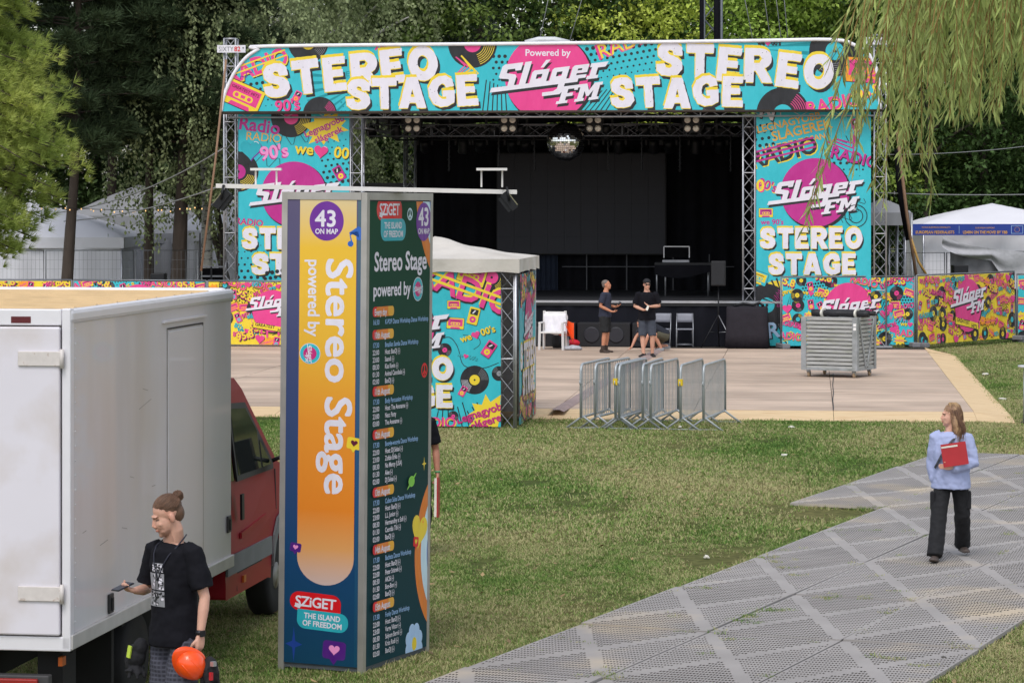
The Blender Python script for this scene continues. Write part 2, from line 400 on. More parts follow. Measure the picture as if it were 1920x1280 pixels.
def disc_logo(c, x, y, r, drip=False, disc='pink', shadow='black'):
    q = c.sub(x, y, r)
    q.circ(0.03, -.03, 1.02, 'black', 40); q.circ(0, 0, 1, disc, 40); slager(q, 'white', shadow)

# --- motifs (unit size, centred on the origin) ---
def m_vinyl(c, x, y, r, lab='pink', groove='yellow', rot=0):
    q = c.sub(x, y, r, rot); q.circ(0, 0, 1, 'black', 32)
    k = q.one()
    for i in range(6): k.ring(0, 0, .48+.08*i, .505+.08*i, groove, -70, -5, 10); 
    for i in range(6): k.ring(0, 0, .48+.08*i, .5+.08*i, 'grey', 110, 170, 10)
    q.circ(0, 0, .36, lab, 20); q.circ(0, 0, .07, 'black', 10)
def m_cassette(c, x, y, s, rot=0, a='yellow', b='pink', txt=None):
    q = c.sub(x, y, s, rot); q.rrect(-1.04, -.67, 1.04, .67, .1, 'black'); q.rrect(-1, -.63, 1, .63, .08, a); q.rect(-.85, -.3, .85, .5, b)
    q.rrect(-.55, -.2, .55, .12, .15, a)
    k = q.one(); k.circ(-.35, -.04, .11, b, 12); k.circ(.35, -.04, .11, b, 12); k.rect(-.12, -.12, .12, .05, b)
    q.conv([(-.6, -.63), (.6, -.63), (.5, -.42), (-.5, -.42)], b)
    if txt: q.text(txt, 0, .24, .22, 'maroon', 'b', align='c')
    else: q.rect(-.6, .25, .6, .32, 'maroon')
def m_player(c, x, y, s, rot=0, a='pink', b='yellow'):
    q = c.sub(x, y, s, rot); q.rrect(-.46, -.84, .54, .76, .1, 'black'); q.rrect(-.5, -.8, .5, .8, .1, a); q.rect(-.36, .1, .36, .62, 'black'); q.conv([(-.2, .2), (.0, .55), (.12, .52), (-.05, .2)], 'white')
    q.circ(0, -.35, .3, b, 18); q.circ(0, -.35, .1, a, 10)
def m_heart(c, x, y, s, col='pink', rot=0, edge='black'):
    pts = [(.95*math.sin(t)**3, (.8*math.cos(t)-.3*math.cos(2*t)-.12*math.cos(3*t)-.06*math.cos(4*t))) for t in [2*math.pi*i/30 for i in range(30)]]
    q = c.sub(x, y, s, rot)
    if edge: q.sub(.08, -.08).poly([p for p in pts], edge)
    q.poly(pts, col)
    if edge: q.stroke(arc(.45, .4, .28, .28, 20, 120, 6), .06, 'white')
def m_dots(c, x, y, w, h, pitch, r0, r1, col='black', rot=0):
    q = c.sub(x, y, 1, rot).one(); ny = int(h/pitch); nx = int(w/pitch)
    for j in range(ny):
        for i in range(nx):
            rr = r0+(r1-r0)*j/max(ny-1, 1); q.circ((i+.5*(j % 2))*pitch, j*pitch, rr, col, 8)
def m_word(c, t, x, y, s, rot=0, col='yellow', edge='black', d=(.06, -.07), wt='x', sx=1, third=None, bar=None):
    n = c.sub(x, y, s, rot)
    if third: n.text(t, d[0]*2, d[1]*2, 1, third, wt, sx=sx, align='c')
    if edge: n.text(t, d[0], d[1], 1, edge, wt, sx=sx, align='c')
    n.text(t, 0, 0, 1, col, wt, sx=sx, align='c')
def m_burst(c, x, y, a, b, n=11, col='yellow', rot=0, seed=0):
    rg = random.Random(seed); q = c.sub(x, y, 1, rot)
    pts = [((a if i % 2 == 0 else a*.62)*rg.uniform(.85, 1.1)*math.cos(math.pi*i/n), (b if i % 2 == 0 else b*.62)*rg.uniform(.85, 1.1)*math.sin(math.pi*i/n)) for i in range(2*n)]
    q.sub(.02, -.02).poly(pts, 'black'); q.poly(pts, col)
def m_squig(c, x, y, s, col, rot=0, w=.06, n=5, amp=.3):
    q = c.sub(x, y, s, rot); q.stroke([(-1+2*i/(n*6), amp*math.sin(i*math.pi/3)) for i in range(n*6+1)], w, col)
def m_rays(c, x, y, s, rot=0, n=6, col='black', spread=50):
    q = c.sub(x, y, s, rot).one()
    for i in range(n):
        a = R(-spread/2+spread*i/(n-1)); p = (math.cos(a), math.sin(a)); qx = (-p[1]*.03, p[0]*.03)
        q.conv([(p[0]*.2, p[1]*.2), (p[0]+qx[0], p[1]+qx[1]), (p[0]-qx[0], p[1]-qx[1])], col)
def m_zig(c, x, y, s, rot=0, col='pink', n=3):
    q = c.sub(x, y, s, rot)
    for k in range(n):
        d = k*.22; q.stroke([(-.8+d, .6-d*.3), (0+d*.4, -.5+d), (.8-d*.2, .6-d*.3)], .09, col)
def we00(c, x, y, s, rot=0, col='yellow', num='00\'s'):
    q = c.sub(x, y, s, rot); m_word(q, 'we', -1.3, -.3, 1.15, 0, col); m_heart(q, -.05, .05, .55, 'pink'); m_word(q, num, 1.5, -.3, 1.15, 0, col)
def collage(c, w, h, base, seed, u=1.0, n=60, words=None, mix=('pink', 'yellow', 'black', 'white')):
    """dense radio-station pop-art fill of one sheet"""
    rg = random.Random(seed); teal = base == 'teal'
    c1, c2, c3 = ('yellow', 'pink', 'teal') if teal else ('teal', 'pink', 'orange')
    for i in range(6): m_dots(c, rg.uniform(0, w), rg.uniform(-.1, h), .7*u, .5*u, .075*u, .012*u, .03*u, 'black', rg.uniform(-25, 25))
    for i in range(6):
        m_squig(c, rg.uniform(0, w), rg.uniform(0, h), .3*u, rg.choice(['black', 'pink', c1]), rg.uniform(0, 180), .05, rg.choice([2, 3, 5]))
        m_rays(c, rg.uniform(0, w), rg.uniform(0, h), .45*u, rg.uniform(0, 360)); m_zig(c, rg.uniform(0, w), rg.uniform(0, h), .2*u, rg.uniform(0, 360), rg.choice(['pink', 'black', c1]))
    W = words or ['RADIO', '95.8', 'SLÁGEREK', '90\'s', 'Rádió', '80\'s', 'LEGNAGYOBB', '95.8', 'RADIO', 'slágerek']
    k = 0
    cell = .28*u; nx, ny = max(2, round(w/cell)), max(2, round(h/cell)); spots = [(i, j) for i in range(nx) for j in range(ny)]; rg.shuffle(spots)
    for i, j in spots:
        x, y = (i+.5+rg.uniform(-.3, .3))*w/nx, (j+.5+rg.uniform(-.3, .3))*h/ny; k += 1; q = k % 11; ro = rg.uniform(-28, 28)
        if q in (0, 5): m_vinyl(c, x, y, .17*u*rg.uniform(.8, 1.25), rg.choice(['pink', 'yellow', 'teal']), rg.choice(['yellow', 'pink']), rg.uniform(0, 360))
        elif q == 1: m_cassette(c, x, y, .15*u, ro, 'yellow' if teal else 'orange', 'pink')
        elif q == 2: m_word(c, '95.8', x, y, .26*u, ro, 'yellow', 'pinkd', (.05, -.09), third='black')
        elif q in (3, 8): m_word(c, rg.choice(W), x, y, .17*u, ro, rg.choice(['pink', 'pink', 'yellow' if teal else 'teal']), 'black', (.05, -.06), sx=.9)
        elif q == 4: we00(c, x, y, .13*u, ro*.5, 'yellow' if teal else 'teal')
        elif q == 6: m_player(c, x, y, .15*u, ro, 'pink', 'yellow' if teal else 'teal')
        elif q == 7: m_heart(c, x, y, .13*u, 'pink', ro)
        elif q == 9: m_word(c, 'RADIO', x, y, .24*u, ro, 'pink', 'yellow' if teal else 'orange', (.03, -.05), third='black')
        else: m_burst(c, x, y, .2*u, .14*u, 9, 'yellow' if teal else 'orange', ro, seed+k); m_word(c, rg.choice(W), x, y-.03*u, .08*u, ro, 'pink', None)

XF = {}
def frame(o):
    o_m = Matrix.Translation(o.location) @ o.rotation_euler.to_matrix().to_4x4(); return o_m
def plane_fn(o, p0, n, x0, y0):
    """print laid out on the plane through p0 with normal n (world), coordinates in photo pixels from (x0, y0)"""
    inv = frame(o).inverted(); p0 = Vector(p0); n = Vector(n); C = Vector((0, 0, CAMH)); k = (p0-C).dot(n)
    def fn(u, v):
        d = Vector(((x0+u-960)/F, 1, -(y0-v-HOR)/F)); return inv @ (C+d*(k/d.dot(n)))
    return fn
# ------------------------------------------------------------------ ground, path of plastic panels, dance floor
YAW = R(-6)
FL0 = Vector((8.07, 49.7, 0))                    # near right corner of the dance floor
def fl(x, y, z=0): return FL0 + Vector((x*math.cos(YAW)-y*math.sin(YAW), x*math.sin(YAW)+y*math.cos(YAW), z))
def fl_inv(p):
    q = Vector((p[0]-FL0.x, p[1]-FL0.y)); return (q.x*math.cos(-YAW)-q.y*math.sin(-YAW), q.x*math.sin(-YAW)+q.y*math.cos(-YAW))
PD, PN = Vector((.381, .9246, 0)), Vector((.9246, -.381, 0)); P0 = Vector((.6, 25.24, 0)); PL, PW = 2.59, 1.2
CELLS = [(i, j) for j in range(3) for i in range(-4, 7)] + [(i, -1) for i in range(4, 7)] + [(i, 3) for i in range(2, 7)] + [(i, 4) for i in range(3, 7)]
def on_path(x, y):
    q = Vector((x-P0.x, y-P0.y, 0)); return (math.floor(q.dot(PD)/PL), math.floor(q.dot(PN)/PW)) in CELLS

def soil_material():
    m = bpy.data.materials.new('lawn_ground'); m.use_nodes = True; N = m.node_tree.nodes; L = m.node_tree.links; b = N['Principled BSDF']
    geo = N.new('ShaderNodeNewGeometry'); n1 = N.new('ShaderNodeTexNoise'); n1.inputs['Scale'].default_value = .33; n1.inputs['Detail'].default_value = 6
    n2 = N.new('ShaderNodeTexNoise'); n2.inputs['Scale'].default_value = 9; n2.inputs['Detail'].default_value = 6
    mp = N.new('ShaderNodeMapping'); mp.inputs['Scale'].default_value = (1, .45, 1)
    L.new(geo.outputs['Position'], mp.inputs['Vector']); L.new(mp.outputs[0], n1.inputs['Vector']); L.new(geo.outputs['Position'], n2.inputs['Vector'])
    r1 = N.new('ShaderNodeValToRGB'); e = r1.color_ramp.elements
    e[0].position = .36; e[0].color = (*lin('#4d5d2b'), 1); e[1].position = .72; e[1].color = (*lin('#857a50'), 1)
    L.new(n1.outputs['Fac'], r1.inputs[0])
    r2 = N.new('ShaderNodeValToRGB'); r2.color_ramp.elements[0].position = .35; r2.color_ramp.elements[0].color = (.35, .35, .35, 1); r2.color_ramp.elements[1].position = .7
    L.new(n2.outputs['Fac'], r2.inputs[0])
    mx = N.new('ShaderNodeMix'); mx.data_type = 'RGBA'; mx.blend_type = 'MULTIPLY'; mx.inputs[0].default_value = .8
    L.new(r1.outputs[0], mx.inputs[6]); L.new(r2.outputs[0], mx.inputs[7]); L.new(mx.outputs[2], b.inputs['Base Color'])
    b.inputs['Roughness'].default_value = .95; b.inputs['Specular IOR Level'].default_value = .1
    return m
mb = MB(); mb.grid(lambda u, v: Vector((-220+440*u, -30+430*v, 0)), 20, 20)
struct(mb.build('ground', soil_material()))

def grass_material():
    m = bpy.data.materials.new('grass_blade'); m.use_nodes = True; N = m.node_tree.nodes; L = m.node_tree.links; b = N['Principled BSDF']
    geo = N.new('ShaderNodeNewGeometry'); n1 = N.new('ShaderNodeTexNoise'); n1.inputs['Scale'].default_value = .33; n1.inputs['Detail'].default_value = 6
    mp = N.new('ShaderNodeMapping'); mp.inputs['Scale'].default_value = (1, .45, 1)
    L.new(geo.outputs['Position'], mp.inputs['Vector']); L.new(mp.outputs[0], n1.inputs['Vector'])
    n3 = N.new('ShaderNodeTexNoise'); n3.inputs['Scale'].default_value = 2.2; n3.inputs['Detail'].default_value = 4; L.new(geo.outputs['Position'], n3.inputs['Vector'])
    ad = N.new('ShaderNodeMath'); ad.operation = 'MULTIPLY_ADD'; ad.inputs[1].default_value = .35; L.new(n3.outputs['Fac'], ad.inputs[0]); lo = N.new('ShaderNodeMath'); lo.operation = 'MULTIPLY_ADD'; lo.inputs[1].default_value = .95; lo.inputs[2].default_value = .03; L.new(n1.outputs['Fac'], lo.inputs[0]); L.new(lo.outputs[0], ad.inputs[2])
    oi = N.new('ShaderNodeObjectInfo'); ad2 = N.new('ShaderNodeMath'); ad2.operation = 'MULTIPLY_ADD'; ad2.inputs[1].default_value = .16
    L.new(oi.outputs['Random'], ad2.inputs[0]); L.new(ad.outputs[0], ad2.inputs[2])
    isl = N.new('ShaderNodeMath'); isl.operation = 'MULTIPLY_ADD'; isl.inputs[1].default_value = .33
    L.new(geo.outputs['Random Per Island'], isl.inputs[0]); L.new(ad2.outputs[0], isl.inputs[2])
    r1 = N.new('ShaderNodeValToRGB'); e = r1.color_ramp.elements
    e[0].position = .66; e[0].color = (*lin('#527634'), 1); e[1].position = 1.03/1.03; e[1].color = (*lin('#b1aa7c'), 1)
    x = r1.color_ramp.elements.new(.88); x.color = (*lin('#7c964a'), 1)
    L.new(isl.outputs[0], r1.inputs[0]); L.new(r1.outputs[0], b.inputs['Base Color']); b.inputs['Roughness'].default_value = .7
    b.inputs['Specular IOR Level'].default_value = .2
    tb = N.new('ShaderNodeBsdfTranslucent'); ms = N.new('ShaderNodeMixShader'); ms.inputs[0].default_value = .25
    L.new(r1.outputs[0], tb.inputs[0]); L.new(b.outputs[0], ms.inputs[1]); L.new(tb.outputs[0], ms.inputs[2]); L.new(ms.outputs[0], N['Material Output'].inputs[0])
    return m
GRASS = grass_material()
def scatter(name, pts, sources, smin, smax, zflat=1.0):
    """one mesh of points with small tufts instanced on them (uncountable ground cover)"""
    me = bpy.data.meshes.new(name); me.from_pydata(pts, [], []); o = bpy.data.objects.new(name, me); COL.objects.link(o)
    ng = bpy.data.node_groups.new(name+'_nodes', 'GeometryNodeTree')
    ng.interface.new_socket('Geometry', in_out='INPUT', socket_type='NodeSocketGeometry'); ng.interface.new_socket('Geometry', in_out='OUTPUT', socket_type='NodeSocketGeometry')
    N = ng.nodes; L = ng.links; gi = N.new('NodeGroupInput'); go = N.new('NodeGroupOutput'); jn = N.new('GeometryNodeJoinGeometry')
    gc = N.new('GeometryNodeGeometryToInstance')
    for s in reversed(sources):
        oi = N.new('GeometryNodeObjectInfo'); oi.inputs['Object'].default_value = s; oi.inputs['As Instance'].default_value = True
        L.new(oi.outputs['Geometry'], jn.inputs[0])
    mp = N.new('GeometryNodeMeshToPoints'); L.new(gi.outputs[0], mp.inputs[0])
    ip = N.new('GeometryNodeInstanceOnPoints'); ip.inputs['Pick Instance'].default_value = True
    L.new(mp.outputs[0], ip.inputs['Points']); L.new(jn.outputs[0], ip.inputs['Instance'])
    rv = N.new('FunctionNodeRandomValue'); rv.data_type = 'FLOAT_VECTOR'; rv.inputs[0].default_value = (-.12, -.12, 0); rv.inputs[1].default_value = (.12, .12, 6.283)
    L.new(rv.outputs[0], ip.inputs['Rotation'])
    rs = N.new('FunctionNodeRandomValue'); rs.inputs[2].default_value = smin; rs.inputs[3].default_value = smax; rs.inputs['Seed'].default_value = 5
    cb = N.new('ShaderNodeCombineXYZ'); ml = N.new('ShaderNodeMath'); ml.operation = 'MULTIPLY'; ml.inputs[1].default_value = zflat
    L.new(rs.outputs[1], cb.inputs[0]); L.new(rs.outputs[1], cb.inputs[1]); L.new(rs.outputs[1], ml.inputs[0]); L.new(ml.outputs[0], cb.inputs[2])
    L.new(cb.outputs[0], ip.inputs['Scale']); L.new(ip.outputs[0], go.inputs[0])
    md = o.modifiers.new('scatter', 'NODES'); md.node_group = ng
    return stuff(o)
def tuft(seed, n, h, spread, wd):
    rg = random.Random(seed); mb = MB()
    for i in range(n):
        a = rg.uniform(0, 6.283); r = spread*math.sqrt(rg.random()); b = Vector((r*math.cos(a), r*math.sin(a), -.004))
        a2 = rg.uniform(0, 6.283); ln = rg.uniform(.5, 1.15)*h; lean = rg.uniform(.3, 1.15)
        d = Vector((math.cos(a2)*math.sin(lean), math.sin(a2)*math.sin(lean), math.cos(lean))); sd = Vector((-math.sin(a2), math.cos(a2), 0))*wd*rg.uniform(.6, 1.2)
        m = b+d*ln*.55; t = b+d*ln*.95+Vector((d.x, d.y, -.25))*ln*.25
        mb.add([b-sd, b+sd, m+sd*.8, m-sd*.8, t], [(0, 1, 2, 3), (3, 2, 4)])
    me = mb.mesh('tuft'); me.materials.append(GRASS); return bpy.data.objects.new('tuft', me)
TUFTS = [tuft(i, 34, .042, .085, .0034) for i in range(5)]
TUFTF = [tuft(20+i, 30, .05, .13, .0055) for i in range(4)]
def in_view(x, y, m=.06): return abs(x)/y < .18+m*.3
near, far = [], []
rg = random.Random(3)
BARE = [(G(1400, 1045), 1.5, .9), (G(1335, 1052), .8, .5), (G(1560, 962), 2.0, .8), (G(1250, 1120), .5, .4), (G(1000, 905), .5, .5), (G(900, 1060), .5, .6)]
def lawn_ok(x, y):
    if on_path(x, y): return False
    for c, a, b_ in BARE:
        if ((x-c.x)/a*1.6)**2+((y-c.y)/b_*.6)**2 < rg.random()*1.3: return False
    nz = noise.noise(Vector((x*.55, y*.3, 3)))+.5*noise.noise(Vector((x*1.7, y*.9, 7)))
    if nz > .28 and rg.random() < min(.75, (nz-.28)*2.2): return False
    a, b = fl_inv((x, y))
    if -30 < a < .62 and -1.15 < b < 22: return False
    return True
y = 20.8
while y < 31.5:
    for _ in range(int(2*.19*y*.1*230)):
        px, py = rg.uniform(-.19, .19)*y, y+rg.random()*.1
        if lawn_ok(px, py): near.append((px, py, 0))
    y += .1
while y < 49:
    for _ in range(int(2*.19*y*.1*95)):
        px, py = rg.uniform(-.19, .19)*y, y+rg.random()*.1
        if lawn_ok(px, py): far.append((px, py, 0))
    y += .1
while y < 84:
    for _ in range(int(.16*y*.1*60)):
        px, py = rg.uniform(.06, .2)*y, y+rg.random()*.1
        if lawn_ok(px, py): far.append((px, py, 0))
    y += .1
o = scatter('grass', near, TUFTS, .7, 1.25); o['label'] = 'short worn green and straw coloured lawn beside the grey path'; o['category'] = 'grass'
o = scatter('grass', far, TUFTF, .7, 1.3); o['label'] = 'farther lawn running up to the wooden dance floor'; o['category'] = 'grass'

lv = MB(); rg2 = random.Random(77)
for _ in range(900):
    yy = rg2.uniform(21, 48); xx = rg2.uniform(-.18, .18)*yy
    if not lawn_ok(xx, yy): continue
    a = rg2.uniform(0, 6.28); s = rg2.uniform(.018, .05); d = Vector((math.cos(a), math.sin(a), rg2.uniform(-.1, .3)))*s; e = Vector((-math.sin(a), math.cos(a), rg2.uniform(-.2, .4)))*s*.5; p = Vector((xx, yy, .035))
    lv.add([p-d, p-e, p+d+Vector((0, 0, .01)), p+e], [(0, 1, 2, 3)])
o = stuff(lv.build('dead_leaves', M('leaf_dead', '#8a7552', .9, var=.2, island=.5))); o['label'] = 'small dry leaves scattered over the lawn'; o['category'] = 'dead leaves'
# --- path panels: perforated grey plastic, two solid diagonals each
mb = MB()
for i, j in CELLS:
    a = P0+PD*PL*i+PN*PW*j; mb.poly([a+Vector((0, 0, .006)), a+PN*PW+Vector((0, 0, .006)), a+PN*PW+PD*PL+Vector((0, 0, .006)), a+PD*PL+Vector((0, 0, .006))])
PATH = struct(mb.build('path', M('path_bed', '#37332c', .95, var=.25, scale=4, bump=.01)))
def panel_mesh():
    mb = MB(); nx, ny = 25, 42; L0, W0 = PL-.022, PW-.02; dx, dy = L0/nx, W0/ny; T, B = .034, .004
    for i in range(nx):
        for j in range(-1, ny):
            o_ = .5*(i % 2); x0, y0 = i*dx, max(0, (j+o_)*dy); x1, y1 = x0+dx, min(W0, (j+1+o_)*dy)
            if y1-y0 < .004: continue
            cx, cy = (x0+x1)/2/L0, (y0+y1)/2/W0
            d1, d2 = abs(cx-cy)*W0*.9, abs(cx+cy-1)*W0*.9
            edge = min(cx*L0, (1-cx)*L0, cy*W0, (1-cy)*W0)
            if d1 < .06 or d2 < .06 or edge < .018 or y1-y0 < dy*.9:
                mb.poly([(x0, y0, T), (x1, y0, T), (x1, y1, T), (x0, y1, T)]); continue
            endt = (cx < cy) == (cx < 1-cy)          # triangle on a short end
            mx, my = (x0+x1)/2, (y0+y1)/2
            if endt: q = [(-.31, -.34), (.19, -.34), (.31, .34), (-.19, .34)]
            else: q = [(-.27, -.33), (.11, -.33), (.27, .33), (-.11, .33)]
            q = [(mx+a*dx, my+b*dy) for a, b in q]; o = [(x0, y0), (x1, y0), (x1, y1), (x0, y1)]
            pts = [(*p, T) for p in o]+[(*p, T) for p in q]+[(*p, B) for p in q]
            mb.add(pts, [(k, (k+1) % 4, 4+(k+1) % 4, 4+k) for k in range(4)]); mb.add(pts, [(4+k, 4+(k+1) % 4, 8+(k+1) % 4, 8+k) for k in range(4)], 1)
    for (a, b) in (((0, 0), (L0, 0)), ((L0, 0), (L0, W0)), ((L0, W0), (0, W0)), ((0, W0), (0, 0))):
        mb.poly([(*a, T), (*a, 0), (*b, 0), (*b, T)])
    return mb.mesh('path_panel')
pm = panel_mesh(); pm.materials.append(M('path_plastic', '#9c9794', .75, world=True, var=.15, scale=1.1, col2='#b5a690', c2scale=.55, c2thr=.64, c2soft=.08, spec=.3)); pm.materials.append(M('slot_shade', '#736e69', .95, var=.25))  # slot walls get a darker colour for the shade inside the holes
pang = math.atan2(PD.y, PD.x)
rg = random.Random(11)
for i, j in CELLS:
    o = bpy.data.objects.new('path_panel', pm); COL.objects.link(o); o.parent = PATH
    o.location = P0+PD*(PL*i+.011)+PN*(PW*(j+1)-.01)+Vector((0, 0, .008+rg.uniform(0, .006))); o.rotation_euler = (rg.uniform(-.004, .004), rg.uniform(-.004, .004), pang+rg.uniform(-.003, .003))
# longer grass along hard edges, where the mower does not reach
pts = []; rg3 = random.Random(91)
def edge_grass(a, b, n, sp=.05):
    for _ in range(int((Vector(b)-Vector(a)).length*n)):
        p = Vector(a).lerp(Vector(b), rg3.random()); x, y = p.x+rg3.gauss(0, sp), p.y+rg3.gauss(0, sp)
        if not on_path(x, y) or rg3.random() < .12: pts.append((x, y, 0.0))
for i, j in CELLS:
    a = P0+PD*PL*i+PN*PW*j
    for (di, dj), q0, q1 in (((0, -1), a, a+PD*PL), ((0, 1), a+PN*PW, a+PN*PW+PD*PL), ((-1, 0), a, a+PN*PW), ((1, 0), a+PD*PL, a+PD*PL+PN*PW)):
        if (i+di, j+dj) not in CELLS: edge_grass(q0, q1, 22, .05)
COLQ = [Vector((-1.884, 22.99, 0)), Vector((-1.192, 22.7, 0)), Vector((-.703, 23.87, 0))]
for q0, q1 in zip(COLQ, COLQ[1:]): edge_grass(q0+Vector((0, -.05, 0)), q1+Vector((.03, -.04, 0)), 90, .03)
edge_grass(fl(-14, -1.22), fl(.6, -1.22), 16, .04); edge_grass(fl(.66, -1.2), fl(.7, 20), 10, .06)
for px_ in (640, 700, 760, 820, 880, 940): edge_grass(G(px_, 804), G(px_+60, 805), 14, .06)
o = scatter('grass', pts, TUFTS, .9, 1.7, 1.15); o['label'] = 'longer grass fringe along the path, the poster column and the plywood ramp'; o['category'] = 'grass'
# weeds in the joints
pts = []
for i, j in CELLS:
    a = P0+PD*PL*i+PN*PW*j
    for _ in range(8):
        t = rg.random()
        p = a+PD*PL*t if rg.random() < .55 else a+PN*PW*t
        if rg.random() < .4: continue
        for _ in range(rg.randint(1, 6)): pts.append((p.x+rg.gauss(0, .06), p.y+rg.gauss(0, .08), .035))
    for _ in range(3):
        p = a+PD*PL*rg.random()+PN*PW*rg.random()
        for _ in range(rg.randint(1, 4)): pts.append((p.x+rg.gauss(0, .07), p.y+rg.gauss(0, .06), .035))
o = scatter('weeds', pts, TUFTS, .6, 1.2, .8); o['label'] = 'tufts of weed growing through the joints of the grey path'; o['category'] = 'weeds'

# --- dance floor of brown boards with plywood ramps
mb = MB(); mb.bx(-25, 0, 0, 21.9, .0, .085)
FLOOR = struct(mb.build('dance_floor', M('floor_frame', '#3a332e', .9))); FLOOR.location = FL0; FLOOR.rotation_euler = (0, 0, YAW)
def wood_floor():
    m = bpy.data.materials.new('floor_wood'); m.use_nodes = True; N = m.node_tree.nodes; L = m.node_tree.links; b = N['Principled BSDF']
    tc = N.new('ShaderNodeTexCoord'); oi = N.new('ShaderNodeObjectInfo'); mp = N.new('ShaderNodeMapping'); mp.inputs['Scale'].default_value = (.25, 7, 1)
    ad = N.new('ShaderNodeVectorMath'); ad.operation = 'ADD'; L.new(tc.outputs['Object'], ad.inputs[0]); L.new(oi.outputs['Location'], ad.inputs[1])
    L.new(ad.outputs[0], mp.inputs[0]); n = N.new('ShaderNodeTexNoise'); n.inputs['Scale'].default_value = 1; n.inputs['Detail'].default_value = 6; L.new(mp.outputs[0], n.inputs[0])
    r = N.new('ShaderNodeValToRGB'); e = r.color_ramp.elements; e[0].position = .3; e[0].color = (*lin('#a69180'), 1); e[1].position = .72; e[1].color = (*lin('#d3bda9'), 1)
    L.new(n.outputs['Fac'], r.inputs[0]); hv = N.new('ShaderNodeHueSaturation'); mr = N.new('ShaderNodeMapRange'); mr.inputs[3].default_value = .88; mr.inputs[4].default_value = 1.1
    L.new(oi.outputs['Random'], mr.inputs[0]); L.new(mr.outputs[0], hv.inputs['Value']); L.new(r.outputs[0], hv.inputs['Color'])
    n2 = N.new('ShaderNodeTexNoise'); n2.inputs['Scale'].default_value = .8; n2.inputs['Detail'].default_value = 5; L.new(ad.outputs[0], n2.inputs[0])
    mr2 = N.new('ShaderNodeMapRange'); mr2.inputs[1].default_value = .3; mr2.inputs[2].default_value = .7; mr2.inputs[3].default_value = .84; mr2.inputs[4].default_value = 1.12; L.new(n2.outputs['Fac'], mr2.inputs[0])
    mx = N.new('ShaderNodeMix'); mx.data_type = 'RGBA'; mx.blend_type = 'MULTIPLY'; mx.inputs[0].default_value = 1; L.new(hv.outputs[0], mx.inputs[6]); L.new(mr2.outputs[0], mx.inputs[7])
    L.new(mx.outputs[2], b.inputs['Base Color']); b.inputs['Roughness'].default_value = .7; b.inputs['Specular IOR Level'].default_value = .3
    return m
FW = wood_floor()
mb = MB(); mb.bx(.006, 2.434, .006, 1.214, 0, .018); bm_ = mb.mesh('floor_board'); bm_.materials.append(FW)
for j in range(18):
    for i in range(11):
        if j > 16 and i < 3: continue
        o = bpy.data.objects.new('floor_board', bm_); COL.objects.link(o); o.parent = FLOOR
        o.location = (-2.44*(i+1)+(.0), 1.216*j, .085+rg.uniform(0, .004))
ply = M('plywood', '#d9bd93', .7, var=.08, scale=2.2, col2='#c4a073', c2scale=6, c2thr=.62, c2soft=.1, stretch=(.4, 3, 1), bump=.002, bscale=12)
def board(name, pts, mat, parent, th=.016):
    mb = MB(); a = [Vector(p) for p in pts]; b = [p-Vector((0, 0, th)) for p in a]; n = len(a)
    mb.add(a+b, [list(range(n)), list(range(n, 2*n))[::-1]]+[(k, n+k, n+(k+1) % n, (k+1) % n) for k in range(n)]); return mb.build(name, mat, parent)
for i in range(10):
    x1, x0 = -2.44*i-.004, -2.44*(i+1)+.004
    board('ramp_board', [(x0, -1.2, .02), (x1, -1.2, .02), (x1, -.004, .1), (x0, -.004, .1)], ply, FLOOR)
for i in range(8):
    y0, y1 = 2.44*i+.004, min(2.44*(i+1), 19.9)-.004
    board('ramp_board', [(.004, y0, .1), (.66, y0, .02), (.66+.02*(i == 7), y1, .02), (.004, y1, .1)], ply, FLOOR)
board('ramp_board', [(.004, 19.9, .1), (.66, 19.9, .02), (.3, 21.8, .02), (.004, 21.8, .1)], ply, FLOOR)
board('ramp_board', [(.0, -.004, .1), (.0, -1.2, .02), (.62, -1.25, .02), (.66, -.004, .02)], ply, FLOOR)
# cable cover strip laid over the floor, and a dark strip for a board seam
cc = thing('cable_cover', 'flat brown cable cover strip crossing the dance floor behind the barriers', 'cable cover')
A, B = G(1236, 655, .11), G(1042, 772, .11); n = 18; wv = Vector((B-A).normalized().cross(Vector((0, 0, 1))))*.14
for k in range(n):
    a, b = A.lerp(B, k/n), A.lerp(B, (k+.975)/n)
    mb = MB(); h = .035
    for s0, s1, z0, z1 in ((-1, -.45, .001, h), (-.45, .45, h, h), (.45, 1, h, .001)):
        mb.poly([a+wv*s0+Vector((0, 0, z0)), b+wv*s0+Vector((0, 0, z0)), b+wv*s1+Vector((0, 0, z1)), a+wv*s1+Vector((0, 0, z1))][::-1])
    mb.build('cover_segment', M('cover_rubber', '#9b8783', .8, var=.15, scale=3), cc)
mb = MB(); q = [G(1562, y, .112) for y in range(700, 772, 4)]; q = [p+Vector((math.sin(i*.9)*.006, 0, 0)) for i, p in enumerate(q)]; mb.path(q, .009, 6)
tag(mb.build('cable', M('joint_strip', '#3a3c40', .6)), 'thin dark strip added for a floor board gap running down from the slatted crate', 'cable')  # added strip standing for a dark gap between boards, not a real cable
